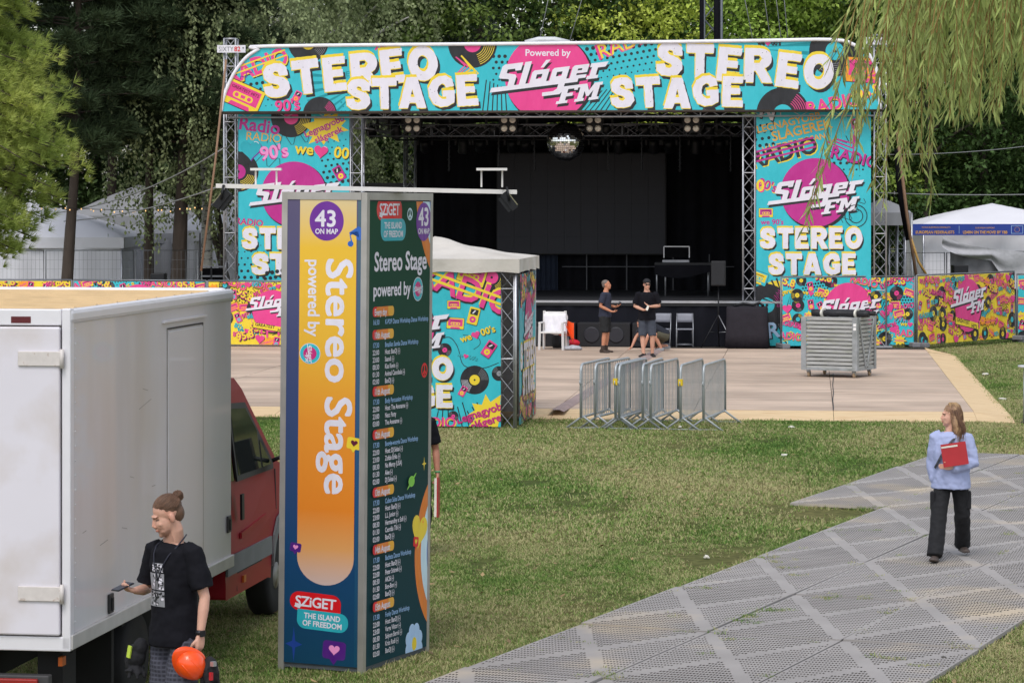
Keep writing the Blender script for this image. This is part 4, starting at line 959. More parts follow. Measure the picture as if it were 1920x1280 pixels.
m_cassette(c, 851, Y(571), 12, 0, 'yellow', 'pink'); m_player(c, 888, Y(592), 20, -14, 'yellow', 'pink'); m_cassette(c, 854, Y(606), 16, -4, 'yellow', 'pink')
we00(c, 893, Y(628), 15.5, 18, 'yellow'); we00(c, 874, Y(668), 9, -14, 'teal'); m_player(c, 917, Y(654), 19, -34, 'pink', 'yellow')
m_vinyl(c, 834, Y(656), 13, 'pink', 'grey'); m_vinyl(c, 890, Y(712), 27, 'yellow', 'white', 250); m_vinyl(c, 936, Y(700), 14, 'grey', 'white'); m_player(c, 868, Y(733), 12, -30, 'pink', 'yellow')
m_burst(c, 915, Y(775), 44, 36, 9, 'yellow', 20, 5); m_word(c, 'Legnagyobb', 905, Y(779), 21, 18, 'pinkd', 'maroon', (.03, -.04)); m_word(c, 'slágerek', 918, Y(795), 21, 18, 'pinkd', 'maroon', (.03, -.04)); m_vinyl(c, 850, Y(780), 10, 'pink', 'grey'); m_word(c, 'RADIO', 815, Y(800), 26, 0, 'pink', 'yellow')
disc_logo(c, 742, Y(615), 72); big_word(c, 'STEREO', 632, Y(712), 43, 0, .02, seed=31); big_word(c, 'STAGE', 660, Y(764), 43, 0, .03, seed=32)
A.build('printed_artwork', KB, pf, tuple((0, -1, 0)))
A = Art(2.55, 2.5); c = A.ctx(); c.rect(0, 0, 2.55, 2.5, 'teal'); collage(c.sub(0, 1.9), 2.55, .6, 'teal', 41, 1.1); collage(c, 2.55, .5, 'teal', 42, 1.1); m_dots(c, .2, .8, 2, .7, .12, .02, .05)
disc_logo(c, 1.3, 1.62, .55, disc='pinkd'); big_word(c, 'STEREO', .15, .9, .43, seed=33); big_word(c, 'STAGE', .35, .45, .42, seed=34)
A.build('printed_artwork', KB, lambda u, v: Vector((.035, .2+u, .06+v)), (1, 0, 0))

# ------------------------------------------------------------------ poster column
PF, PLf, PR = Vector((-1.192, 22.7, 0)), Vector((-1.884, 22.99, 0)), Vector((-.703, 23.87, 0))
PC0 = PF
PIL = thing('poster_column', 'tall four sided poster column with yellow front and dark green timetable side', 'poster column', PC0); PIL.rotation_euler = (0, R(.5), 0)
UL = (PF-PLf); WL = UL.length; UL /= WL; UR = (PR-PF); WR = UR.length; UR /= WR; HT = 3.86
NL, NR = Vector((UL.y, -UL.x, 0)), Vector((UR.y, -UR.x, 0)); OL = PLf-PF
q = [OL, Vector((0, 0, 0)), UR*WR, OL+UR*WR]
mb = MB(); ins = [p*.985+(q[1]+q[3])*.5*.015 for p in q]; mb.add([p+Vector((0, 0, .03)) for p in ins]+[p+Vector((0, 0, HT-.01)) for p in ins], [(0, 1, 5, 4), (1, 2, 6, 5), (2, 3, 7, 6), (3, 0, 4, 7), (4, 5, 6, 7)]); mb.build('core', M('column_core', '#4d5257', .7), PIL)
FRM = M('column_frame', '#aeaba6', .42, .6, var=.14, scale=5)
for i in range(4):
    mb = MB(); c_ = (q[0]+q[2])/2; p = q[i]; a, b = (q[(i+1) % 4]-p).normalized(), (q[(i-1) % 4]-p).normalized()
    mb.add([p+x+Vector((0, 0, z)) for z in (0, HT) for x in (a*0-(a+b)*.006, a*.045-b*.006, a*.045+b*.02, a*.02+b*.045, b*.045-a*.006)], [(0, 1, 6, 5), (1, 2, 7, 6), (2, 3, 8, 7), (3, 4, 9, 8), (4, 0, 5, 9), (5, 6, 7, 8, 9)]); mb.build('corner_post', FRM, PIL, fixn=True)
for i in range(4):
    a, b = q[i], q[(i+1) % 4]; n = Vector(((b-a).y, -(b-a).x, 0)).normalized(); d = (b-a).normalized()
    for z in (HT-.03,):
        mb = MB(); mb.bar(a+d*.046+n*.004+Vector((0, 0, z)), b-d*.046+n*.004+Vector((0, 0, z)), .012, .06); mb.build('rail', FRM, PIL)
GRAD['column_bg'] = (0, HT, [(0, '#12405a'), (.25, '#17416a'), (.6, '#3e4a72'), (1, '#5d5672')])
GRAD['column_strip'] = (0, HT, [(0, '#14465c'), (.4, '#23507a'), (1, '#566a74')])
GRAD['column_gold'] = (.68, HT, [(0, '#c3b0ae'), (.1, '#d79a5c'), (.2, '#dd8128'), (.42, '#e09030'), (.62, '#e3b03a'), (.86, '#e4b83e'), (1, '#d3c29a')])
GRAD['column_dark'] = (0, HT, [(0, '#123c46'), (.3, '#17393a'), (.6, '#1b3f33'), (1, '#1f4a35')])
GRAD['pill'] = (0, HT, [(0, '#d9702e'), (1, '#dc7a2e')])
A = Art(WL, HT, outline=[(.04, .07), (WL-.04, .07), (WL-.04, HT-.06), (.04, HT-.06)]); kx = WL/157
c = Ctx(A, (kx, 0, -523*kx, 0, 1/233.5, 3.8+375/233.5))       # photo pixels, rows negative
c.rect(520, -1270, 690, -350, 'column_bg'); c.rect(664, -1270, 690, -350, 'column_strip')
pts = [(556, -350), (556, -1045)]+[(609+53*math.cos(R(a)), -1045+52*math.sin(R(a))) for a in range(190, 360, 10)]+[(662, -1045), (662, -350)]
c.conv(pts, 'column_gold')
c.ell(606, -415, 32, 37, 'purple', 40); c.text('43', 605, -425, 43, 'white', 'X', align='c', sx=.95); c.text('ON MAP', 606, -439, 13.5, 'white', 'x', align='c', sx=.82)
v = c.sub(0, 0, 1); v.text('Stereo Stage', 607, -484, 70, 'white', 'X', -90, sx=1.24); v.text('powered by', 573, -487, 31, 'white', 'X', -90, sx=.96)
k = c.sub(577, -664, 1); k.circ(0, 0, 19.5, 'white'); k.circ(0, 0, 18.5, 'teal'); k.circ(0, 0, 12.5, 'pinkd'); slager(k.sub(-1, 0, 13.5, -90, 1), 'white', None)
k = c.sub(0, 0); k.circ(651, -457, 5.5, 'blue', 14); k.circ(667, -445, 5.5, 'blue', 14); k.conv([(648.5, -436), (666, -424), (671, -428), (671, -447), (667, -445), (665, -434), (651, -441), (655, -455), (652, -455)], 'blue')
def bubble(c, x, y, s, col, hc, rot=-8):
    k = c.sub(x, y, s, rot); k.rrect(-1, -.8, 1, .8, .3, col); k.conv([(-.4, -.75), (.35, -.75), (.05, -1.3)], col); m_heart(k, 0, .05, .5, hc, 0, None)
bubble(c, 661, -829, 13.5, 'yellow', 'maroon'); bubble(c, 553, -1029, 10.5, 'violet', 'rose'); bubble(c, 627, -1217, 21.5, 'violet', 'rose', -4)
def star4(c, x, y, a, b, col): k = c.sub(x, y); k.poly([(0, b), (a*.18, b*.18), (a, 0), (a*.18, -b*.18), (0, -b), (-a*.18, -b*.18), (-a, 0), (-a*.18, b*.18)], col)
star4(c, 551, -1211, 16, 34, 'dblue')
def sziget(c, x, y, s, rot=0):
    k = c.sub(x, y, s, rot); k.rrect(-1, -.36, 1, .38, .36, 'red', (1, 1, 1, 0)); k.rrect(-.68, -1.05, 1.32, -.3, .34, 'cyan', (1, 0, 1, 1))
    k.text('SZiGET', 0, -.18, .56, 'white', 'X', align='c', sx=.95, track=-.03); k.poly([(-.82, -.22), (-.6, -.28), (-.5, -.12), (-.72, -.08)], 'white'); k.text('THE ISLAND', .3, -.63, .3, 'white', 'x', align='c', sx=.86); k.text('OF FREEDOM', .32, -.92, .3, 'white', 'x', align='c', sx=.86)
sziget(c, 591, -1131, 48, -3)
A.build('front_poster', PIL, lambda u, v: OL+UL*u+Vector((0, 0, v)), NL)
# timetable side
A = Art(WR, HT, outline=[(.045, .07), (WR-.045, .07), (WR-.045, HT-.07), (.045, HT-.07)]); c = A.ctx()
def RV(px, py):
    u = (px-684)*WR/121; u = u*(1+.05*(u/WR-1)*-1) if False else u; Yd = 22.7+1.17*u/WR; return u, 3.8-(py-375)*Yd/F
kR = WR/121
c.rect(0, 0, WR, HT, 'column_dark')
def band(cx, cy, r0, r1, col, a0, a1): c.ring(cx, cy, r0, r1, col, a0, a1, 28)
for i, col in enumerate(('rust', 'skyw', 'blue', 'lblue', 'teal')):
    band(1.95, 3.95, 1.02-.13*i-.13, 1.02-.13*i, col, 150, 260); band(1.75, .85, .78-.12*i-.12, .78-.12*i, col, 100, 250)
u, v = RV(788, 415); c.ell(u, v, .15, .16, 'purple', 36); c.text('43', u, v-.03, .21, 'white', 'X', align='c'); c.text('ON MAP', u, v-.1, .065, 'white', 'x', align='c', sx=.9)
u, v = RV(724, 393); sziget(c, u, v, .24)
u, v = RV(762, 401); c.ring(u, v, .038, .052, 'skyw'); c.rect(u-.007, v-.05, u+.007, v+.05, 'skyw'); c.stroke([(u, v), (u-.032, v-.034)], .014, 'skyw'); c.stroke([(u, v), (u+.032, v-.034)], .014, 'skyw')
u, v = RV(697, 508); c.text('Stereo Stage', u, v, .215, 'white', 'X', 0, sx=.93); u, v = RV(696, 556); c.text('powered by', u, v, .155, 'white', 'X', 0, sx=.95)
u, v = RV(778, 541); k = c.sub(u, v); k.circ(0, 0, .1, 'white'); k.circ(0, 0, .094, 'teal'); k.circ(0, 0, .062, 'pinkd'); slager(k.sub(0, 0, .068), 'white', None)
SCHED = [('Every day', 586, [('16:30', 'K-POP Dance Workshop Dance Workshop')]),
 ('10th August', 629, [('17:30', 'Brazilian Samba Dance Workshop'), ('22:00', 'Host: BanDJ (-)'), ('23:00', 'Saandi (-)'), ('00:30', 'Kiss Kevin (-)'), ('01:30', 'Animal Cannibals (-)'), ('02:00', 'BanDJ (-)')]),
 ('11th August', 735, [('17:30', 'Body Percussion Workshop'), ('22:00', 'Host: The Anoname (-)'), ('23:00', 'Necc Party'), ('03:00', 'The Anoname (-)')]),
 ('12th August', 816, [('17:30', 'Boogie-woogie Dance Workshop'), ('22:00', 'Host: DJ Selaai (-)'), ('23:00', 'Zoltán Erika (-)'), ('00:30', 'No Mercy (USA)'), ('01:30', 'Alee (-)'), ('02:00', 'DJ Selaai (-)')]),
 ('13th August', 924, [('17:30', 'Cuban Salsa Dance Workshop'), ('22:00', 'Host: BanDJ (-)'), ('23:00', 'L.L. Junior (-)'), ('00:30', 'Hermandiny x Sofi (-)'), ('01:30', 'Csordás Tibi (-)'), ('02:00', 'BanDJ (-)')]),
 ('14th August', 1031, [('17:30', 'Bachata Dance Workshop'), ('22:00', 'Host: BanDJ (-)'), ('22:00', 'Peter Srámek (-)'), ('00:30', 'AK26 (-)'), ('01:30', 'Bon-Bon (-)'), ('02:00', 'BanDJ (-)')]),
 ('15th August', 1138, [('17:30', 'Funky Dance Workshop'), ('22:00', 'Host: BanDJ (-)'), ('23:00', 'Varga Viktor (-)'), ('00:30', 'Solyom Bernii (-)'), ('01:30', 'Kriss Rudi (-)'), ('02:00', 'BanDJ (-)')])]
GRAD.pop('pill')
for head, py, rows in SCHED:
    u, v = RV(700, py); k = c.sub(.12, v); w_ = .44
    w_ = .4; k.rrect(0, -.034, w_, .046, .034, 'red'); k.rrect(.06, -.034, w_, .046, .034, 'rust'); k.rect(.1, -.034, .16, .046, 'rust'); k.rrect(.29, -.034, w_, .046, .034, 'amber', (1, 0, 1, 1)); k.text(head, .03, -.022, .072, 'white', 'x', sx=.82)
    for i, (t, nm) in enumerate(rows):
        vv = v-.098-.0585*i*1.0; col = 'ltxt' if i == 0 else 'white'
        c.text(t, .12, vv, .058, col, 'b', sx=.95); c.text(nm, .35, vv, .056, col, 'b', sx=.84)
u, v = RV(792, 693); c.ring(u, v, .045, .062, 'red'); c.rect(u-.009, v-.06, u+.009, v+.06, 'red'); c.stroke([(u, v), (u-.038, v-.038)], .017, 'red'); c.stroke([(u, v), (u+.038, v-.038)], .017, 'red')
u, v = RV(793, 868); star4(c, u, v, .045, .06, 'yellow'); u, v = RV(766, 901); c.ell(u, v, .06, .045, 'lime'); k = c.sub(u, v, 1, 35); k.ring(0, 0, .0, .001, 'lime'); k.ell(0, 0, .11, .012, 'lime')
u, v = RV(785, 992); m_heart(c, u, v, .16, 'yellow', -12, None); bubble(c, u-.07, v-.09, .05, 'red', 'yellow'); star4(c, u+.07, v+.06, .025, .035, 'orange')
u, v = RV(776, 1205)
for i in range(8): a = R(i*45+20); c.ell(u+.115*math.cos(a), v+.115*math.sin(a), .062, .062, 'lblue', 16)
c.circ(u, v, .09, 'lblue'); c.ell(u, v, .045, .055, 'yellow')
A.build('timetable_poster', PIL, lambda u, v: UR*u+Vector((0, 0, v)), NR)
# beam with two floodlights and brackets on top
WHT = M('beam_white', '#dcd8d4', .5, .1, var=.08, scale=4)
BM = thing('light_beam', 'long white beam lying on top of the poster column', 'beam', (P(688, 356, 23.2).x, 23.2, 3.885))
xl, xr = P(405, 355, 23.1).x-BM.location.x, P(968, 360, 23.1).x-BM.location.x
mb = MB(); mb.bar((xl, -.1, .03), (xr, .1, -.02), .14, .035); mb.build('beam_profile', WHT, BM)
for px in (497, 922):
    x = P(px, 355, 23.1).x-BM.location.x
    mb = MB(); mb.box((x, 0, .165), (.25, .12, .02)); mb.build('bracket_plate', WHT, BM)
    for s in (-.085, .085): mb = MB(); mb.bar((x+s, 0, .02), (x+s, 0, .155), .014, .014); mb.build('bracket_post', WHT, BM)
def flood(px, py, rz, label):
    p = P(px, py, 23.1); o = thing('floodlight', label, 'floodlight', p, rz, 'floodlights on the beam')
    rt = Matrix.Rotation(R(-38), 3, 'Y')
    mb = MB(); mb.box((0, 0, 0), (.06, .2, .16), rt)
    for i in range(5): mb.box(rt @ Vector((-.045, -.08+.04*i, 0)), (.035, .012, .14), rt)
    mb.build('housing', BLKM, o); mb = MB(); mb.box(rt @ Vector((.034, 0, 0)), (.008, .17, .13), rt); mb.build('lens', M('flood_glass', '#7d7a60', .2, .1), o)
    mb = MB(); mb.path([(0, -.12, 0), (-.02, -.12, .11), (-.02, .12, .11), (0, .12, 0)], .011, 6); mb.build('bracket', BLKM, o)
flood(955, 377, R(0), 'black floodlight hanging from the right end of the white beam'); flood(417, 374, R(180), 'black floodlight hanging from the left end of the white beam')
# ------------------------------------------------------------------ crowd barriers
GAL = M('barrier_zinc', '#a9aeb1', .45, .35, var=.1, scale=8)
def barrier_parts(o, L=2.0):
    mb = MB(); z0, z1 = .2, 1.08; r = .12
    pts = [(0, 0, z0), (0, 0, z1-r)]+[(r-r*math.cos(R(a)), 0, z1-r+r*math.sin(R(a))) for a in (30, 60, 90)]+[(L-r+r*math.sin(R(a)), 0, z1-r+r*math.cos(R(a))) for a in (0, 30, 60, 90)]+[(L, 0, z0)]
    mb.path(pts, .021, 8); mb.path([(0, 0, z0), (L, 0, z0)], .021, 8); mb.build('frame', GAL, o)
    mb = MB(); n = 19
    for i in range(1, n): mb.tube((L*i/n, 0, z0), (L*i/n, 0, z1-.01), .0075, 5, cap=False)
    stuff(mb.build('upright_bars', GAL, o))
    for x in (.12, L-.12):
        mb = MB(); mb.path([(x, -.3, .0), (x, -.02, z0), (x, .02, z0), (x, .3, .0)], .018, 6); mb.tube((x, -.27, .02), (x, .27, .02), .007, 5); mb.build('foot', GAL, o)
    mb = MB(); mb.path([(-.02, 0, .75), (-.07, 0, .76), (-.07, 0, .82)], .009, 6); mb.build('hook', GAL, o)
bar = [(1089, 1143, 811, 0), (1116, 1182, 810, 0), (1154, 1203, 812, 1), (1161, 1212, 812.5, 0), (1205, 1242, 812, 0), (1220, 1271, 813, 0), (1276, 1317, 814, 1), (1319, 1359, 814.5, 0)]
ordn = ['first', 'second', 'third', 'fourth', 'fifth', 'sixth', 'seventh', 'eighth']
first = None
for i, (x0, x1, y, tagy) in enumerate(bar):
    a = G(x0, y-6); L = 2.0; Yf = a.y+1.9; b = Vector(((x1-960)/F*Yf, Yf, 0)); rz = math.atan2(b.y-a.y, b.x-a.x)
    lab = 'galvanised crowd barrier in front of the dance floor, %s from the left in the row' % ordn[i]
    if first is None: first = thing('crowd_barrier', lab, 'barrier', a, rz, 'row of crowd barriers'); barrier_parts(first); o = first
    else: o = dup(first, a, rz, lab)
    if tagy:
        mb = MB(); mb.box((.0, 0, .80), (.06, .075, .11)); mb.build('yellow_tag', M('tag_yellow', '#d8b81c', .5), o)

# ------------------------------------------------------------------ slatted crate on castors with a black roll
cr0 = G(1502, 706, .105); CYAW = R(-28)
CR = thing('slatted_crate', 'grey slatted metal crate on castors standing on the dance floor', 'crate', cr0, CYAW); W_, D_, H0, H1 = 1.25, 1.12, .15, 1.26
CG = M('crate_zinc', '#9da0a3', .55, .35, var=.18, scale=7, col2='#868a86', c2scale=3, c2thr=.6); CGS = M('crate_slat', '#a7a8a6', .6, .15, var=.16, scale=10, stretch=(.6, .6, 4), col2='#8d9080', c2scale=4, c2thr=.64)
for x, y in ((0, 0), (W_, 0), (W_, D_), (0, D_)):
    mb = MB(); sx, sy = (1 if x == 0 else -1), (1 if y == 0 else -1); mb.box((x+sx*.055, y+sy*.004, (H0+H1)/2), (.11, .008, H1-H0)); mb.box((x+sx*.004, y+sy*.06, (H0+H1)/2), (.008, .104, H1-H0)); mb.build('corner_post', CG, CR)
nS = 13
def slat(a, b, z): mb = MB(); mb.bar(a+Vector((0, 0, z)), b+Vector((0, 0, z)), .022, .062); mb.build('slat', CGS, CR)
for k in range(nS):
    z = H0+.06+(H1-H0-.1)*k/(nS-1)
    for a, b in (((.05, .03, 0), (W_-.05, .03, 0)), ((W_-.03, .05, 0), (W_-.03, D_-.05, 0)), ((.05, D_-.03, 0), (W_-.05, D_-.03, 0)), ((.03, .05, 0), (.03, D_-.05, 0))): slat(Vector(a), Vector(b), z)
for s in (0, 1):
    mb = MB(); mb.bar((W_-.004, .12 if s == 0 else D_-.12, H1-.05), (W_-.004, D_/2+(-.05 if s == 0 else .05), H0+.06), .02, .06); mb.build('side_brace', CG, CR)
mb = MB(); mb.box((W_/2, D_/2, H0+.02), (W_-.02, D_-.02, .05)); mb.build('base', CG, CR)
mb = MB(); mb.bx(.03, W_-.03, .03, D_-.03, H1-.03, H1-.012); mb.build('lid', CGS, CR)
for x, y in ((.12, .12), (W_-.12, .12), (.12, D_-.12), (W_-.12, D_-.12)):
    mb = MB(); mb.box((x, y, .125), (.07, .06, .05)); mb.bar((x-.03, y, .12), (x-.03, y+.03, .06), .008, .04); mb.bar((x+.03, y, .12), (x+.03, y+.03, .06), .008, .04); k = mb.build('castor', CG, CR)
    mb = MB(); mb.lathe([(.01, -.02), (.062, -.02), (.065, 0), (.062, .02), (.01, .02)], (x, y+.03, .065), 14, Matrix.Rotation(R(90), 3, 'Y')); mb.build('wheel', M('castor_wheel', '#b39a7c', .6), k)
for z in (1.02, 1.1): mb = MB(); mb.box((W_-.055, -.003, z), (.06, .004, .06)); mb.build('label_sticker', M('sticker', '#e4e2e0', .6), CR)
RL = thing('black_roll', 'black rolled sheet tied with white tape lying on the slatted crate', 'roll', CR.location+Vector((0, 0, H1-.01)), CYAW)
mb = MB(); mb.path([(.1+1.28*k/12, .35+.02*math.sin(k), .075+.006*math.sin(k*2.2)) for k in range(13)], [.07+.008*math.sin(k*1.7) for k in range(13)], 14); mb.path([(.3+1.16*k/10, .5, .08) for k in range(11)], [.075]*9+[.055, .05], 12); mb.build('sheet_roll', M('roll_black', '#17171b', .6, bump=.01, bscale=14), RL)
for x in (.33, 1.08):
    mb = MB(); mb.path([(x, .41, .08), (x+.04, .41, .08)], [(.19, .1), (.19, .1)], 16); mb.build('tape_band', M('tape_white', '#d8d4c8', .6), RL)

# ------------------------------------------------------------------ things on the floor before the stage
def atl(px, py, z=.105): return G(px, py, z)
WP = M('chair_white', '#d9d7d6', .45, var=.04)
p = atl(1012, 656); CH = thing('white_chair', 'white plastic armchair with a white towel over its back beside the booth', 'chair', p+Vector((.33, .2, 0)), R(-12))
for x, y in ((-.3, -.25), (.3, -.25), (-.28, .25), (.28, .25)): mb = MB(); mb.bar((x, y, 0), (x*.95, y*.95, .66 if y < 0 else .95), .045, .045); mb.build('leg', WP, CH)
mb = MB(); mb.box((0, 0, .43), (.56, .52, .04)); mb.build('seat', WP, CH, .01); mb = MB(); mb.box((0, .25, .75), (.54, .03, .36)); mb.build('backrest', WP, CH, .01)
for x in (-.29, .29): mb = MB(); mb.bar((x, -.27, .67), (x, .27, .67), .05, .03); mb.build('armrest', WP, CH)
mb = MB(); mb.grid(lambda u, v: Vector((-.26+.56*u+.02*math.sin(v*9), .27-.3*math.sin(math.pi*min(v*1.6, 1)*.5)*0-(.06 if v > .45 else -.02)-.03*math.sin(u*14)*(v), .92-.55*abs(v-.45)/.55*(1 if v > .45 else .5)+(.02*math.sin(u*9)*(v > .9)))), 14, 16)
TW = tag(mb.build('towel', M('towel_white', '#e3e1e6', .9, bump=.01)), 'white towel draped over the back of the white armchair', 'towel'); TW.location = CH.location; TW.rotation_euler = CH.rotation_euler
mb = MB(); rg = random.Random(4); mb.grid(lambda u, v: Vector((-.24+.72*u, .3-.06*math.sin(u*8), .68-.42*v*(.55+.45*u)+.03*math.sin(u*11+v*5))), 14, 8)
for sx in (0,): mb.grid(lambda u, v: Vector((.30+.16*u, .05+.3*v, .62-.36*u+.04*math.sin(v*12)-.1*v)), 8, 8)
o = stuff(mb.build('cloth_folds', M('vest_orange', '#f0561b', .6, var=.1))); o['kind'] = ''; del o['kind']
o.name = 'safety_vest'; tag(o, 'bright orange safety vest hanging on the white armchair', 'vest'); o.location = CH.location; o.rotation_euler = CH.rotation_euler
p = atl(1065, 654); o = thing('water_bottle', 'clear plastic water bottle standing right of the white armchair', 'bottle', p)
mb = MB(); mb.lathe([(.03, 0), (.034, .02), (.033, .08), (.03, .1), (.034, .13), (.033, .2), (.014, .26), (.014, .28)], n=14); mb.build('body', M('bottle_plastic', '#c9d3da', .15, 0, alpha=.55), o); mb = MB(); mb.lathe([(.016, .28), (.016, .305), (.004, .306)], n=12); mb.build('cap', M('cap_blue', '#6c88b5', .5), o)
def lump(name, c, r, seed, mat, parent=None, amp=.25, flat=0.):
    mb = MB(); mb.ell((0, 0, 0), r, 18, 12); mb.v = [tuple(Vector(v)*(1+amp*noise.noise(Vector(v)*(2.2/max(r))+Vector((seed, 0, 0))))) for v in mb.v]; mb.v = [(x, y, max(z, flat-r[2]*.7)) for x, y, z in mb.v]
    o = mb.build(name, mat, parent); o.location = c; return o
tag(lump('red_hat', atl(1074, 652)+Vector((.02, 0, .13)), (.15, .13, .09), 1, M('cap_red', '#c3142c', .7)), 'red cap lying on a grey bag beside the bottle', 'cap')
tag(lump('grey_bag', atl(1073, 656)+Vector((0, 0, .05)), (.24, .16, .07), 2, M('bag_grey', '#a6a6ac', .8, var=.3, scale=14)), 'crumpled grey bag under the red cap on the floor', 'bag')
tag(lump('black_backpack', atl(1045, 653)+Vector((0, .15, .17)), (.17, .14, .22), 3, M('bag_black', '#16161a', .8)), 'black backpack under the white armchair', 'backpack')
FC = M('chair_frame', '#9a9ca2', .4, .6); FS = M('chair_plastic', '#7c7e88', .6)
def front(px, d): q = SP(px, 650, -d); return SW(q.x, -d, .105)
def folding_chair(px, label, rz):
    p = front(px, .4); o = thing('folding_chair', label, 'chair', p, rz, 'grey folding chairs')
    for x in (-.21, .21):
        mb = MB(); mb.path([(x, -.22, 0), (x, -.02, .45), (x*.96, .13, .84)], .012, 6); mb.build('leg', FC, o); mb = MB(); mb.path([(x*.9, .25, 0), (x*.9, -.12, .46)], .012, 6); mb.build('leg', FC, o)
    mb = MB(); mb.box((0, -.02, .45), (.4, .38, .025)); mb.build('seat', FS, o, .01)
    mb = MB(); mb.grid(lambda u, v: Vector((-.2+.4*u, .1+.04*v-.03*math.sin(math.pi*u)*-1, .62+.22*v)), 8, 3); bk = mb.build('backrest', FS, o); s = bk.modifiers.new('solid', 'SOLIDIFY'); s.thickness = .02
    mb = MB(); mb.tube((-.2, -.2, .07), (.2, -.2, .07), .009, 6); mb.tube((-.19, .22, .07), (.19, .22, .07), .009, 6); mb.build('crossbar', FC, o)
folding_chair(1242, 'grey folding chair half hidden by the man in black', R(-10)); folding_chair(1284, 'grey folding chair nearest the tripod speaker', R(-4))
# draped case
p = front(1401, .55); o = thing('draped_table', 'black cloth draped case beside the right stage tower', 'table', p, YAW)
mb = MB(); rings = []
for z, g in ((1.02, .97), (1.03, 1.0), (1.0, 1.03), (.7, 1.03), (.35, 1.05), (.02, 1.09)):
    ring = []
    for k in range(72):
        a = 2*math.pi*k/72; ca, sa = math.cos(a), math.sin(a); q = (abs(ca)**6+abs(sa)**6)**(-1/6); fold = 1+(.03*math.sin(a*17)+.02*math.sin(a*7+1))*(1.03-z)
        ring.append(Vector((ca*q*.5*g*fold, sa*q*.38*g*fold, z+.0)))
    rings.append(ring)
mb.loft(rings[::-1]); mb.build('drape', M('drape_black', '#2b282e', .85, bump=.015, bscale=5, spec=.2), o)
mb = MB(); mb.path([(-.35, 0, 1.04), (-.1, .1, 1.1), (.15, -.05, 1.07), (.3, .1, 1.12), (.4, .0, 1.05)], .035, 8); mb.build('cable_coil', BLKM, o)
# tripod loudspeaker
p = front(1347, .6); o = thing('tripod_loudspeaker', 'black loudspeaker on a tripod stand before the right stage tower', 'speaker', p, YAW)
mb = MB(); mb.box((0, 0, 1.86), (.36, .34, .62)); k = mb.build('cabinet', M('speaker_black', '#17171a', .7), o, .02); mb = MB(); mb.box((0, -.173, 1.86), (.31, .01, .56)); mb.build('grille', M('grille_black', '#1f2024', .5, .3, bump=.002, bscale=150), k)
mb = MB(); mb.tube((0, 0, .35), (0, 0, 1.56), .018, 8); mb.build('pole', BLKM, o)
for k in range(3):
    a = R(90+120*k); mb = MB(); mb.tube((0, 0, .82), (.5*math.cos(a), .5*math.sin(a), 0), .013, 6); mb.tube((0, 0, .38), (.25*math.cos(a), .25*math.sin(a), .4), .009, 6); mb.build('leg', M('tripod_leg', '#8a8b90', .4, .6) if k == 2 else BLKM, o)
# subwoofers in front of the skirt
SUB = M('sub_black', '#121217', .75, var=.15); x = 0
for i, (a, b) in enumerate(((985, 1078), (1082, 1181), (1185, 1224))):
    q0, q1 = SP(a, 640, -.6), SP(b, 640, -.6); o = thing('subwoofer', ['black subwoofer behind the white armchair', 'wide black subwoofer behind the man in navy', 'black subwoofer behind the man in the cap'][i], 'speaker', SW(q0.x, -.5, .105), YAW, 'subwoofers along the stage front')
    w_ = q1.x-q0.x; mb = MB(); mb.bx(0, w_, 0, .55, 0, .6); mb.build('cabinet', SUB, o, .02)
    for j in range(2 if w_ > 1 else 1):
        cx = w_*(.27+.46*j) if w_ > 1 else w_/2
        mb = MB(); mb.lathe([(.19, -.004), (.2, -.012), (.17, -.003), (.06, .03), (.01, .012)], (cx, -.001, .3), 20, Matrix.Rotation(R(-90), 3, 'X')); mb.build('cone', M('cone_black', '#22222a', .5), o)
# table with flight case on the deck
q = SP(1282, 541, 4.2); o = thing('stage_table', 'black topped table standing on the stage deck', 'table', SW(q.x, 4.2, DZ), YAW); tz = SP(1282, 494, 4.2).z-DZ; hw = 0.76
mb = MB(); mb.box((0, 0, tz), (hw*2, .8, .06)); mb.build('top', BLKM, o); mb = MB(); mb.grid(lambda u, v: Vector((-hw+2*hw*u, -.41, tz-.03-(.25+.1*math.sin(u*4))*v)), 20, 3); mb.build('table_cloth', BLK, o)
for x in (-hw+.05, -hw+.28, hw-.1): mb = MB(); mb.tube((x, -.2, 0), (x, -.2, tz), .022, 8); mb.build('leg', ALU, o)
o2 = thing('flight_case', 'open flight case with silver edges on the stage table', 'case', SW(q.x-.2, 4.2, DZ+tz+.03), YAW)
mb = MB(); mb.box((0, 0, .035), (.72, .45, .07)); mb.build('body', M('case_silver', '#9b9ca2', .4, .5), o2, .01); mb = MB(); mb.box((0, .2, .27), (.66, .02, .28)); mb.build('lid', M('case_black', '#0c0c0e', .9, spec=.1), o2)
for a, b in (((-.34, .2, .12), (-.34, .2, .42)), ((.34, .2, .12), (.34, .2, .42)), ((-.34, .2, .42), (.34, .2, .42))): mb = MB(); mb.bar(a, b, .025, .025, up=(0, 1, 0)); mb.build('edge_profile', ALU, o2)
# narrow high table cut by the right edge
p = G(1914, 793); o = thing('high_table', 'white topped high table cut by the right edge of the photo', 'table', p+Vector((.3, 0, 0)))
zt = .98; mb = MB(); mb.lathe([(.02, zt-.03), (.34, zt-.03), (.35, zt), (.02, zt)], n=28); mb.build('top', M('table_white', '#cfd0d4', .5), o)
mb = MB(); mb.path([(-.25, 0, .02), (-.24, 0, zt-.03)], .015, 6); mb.path([(.2, .1, .02), (.2, .1, zt-.03)], .015, 6); mb.build('pole', STEEL, o); mb = MB(); mb.path([(-.05, 0, .0), (-.12, .05, .55), (-.02, 0, zt-.03)], [.04, .09, .12], 10); mb.build('column', BLKM, o); mb = MB(); mb.lathe([(.02, .05), (.3, .02), (.31, 0), (.02, 0)], n=24); mb.build('foot', BLKM, o)

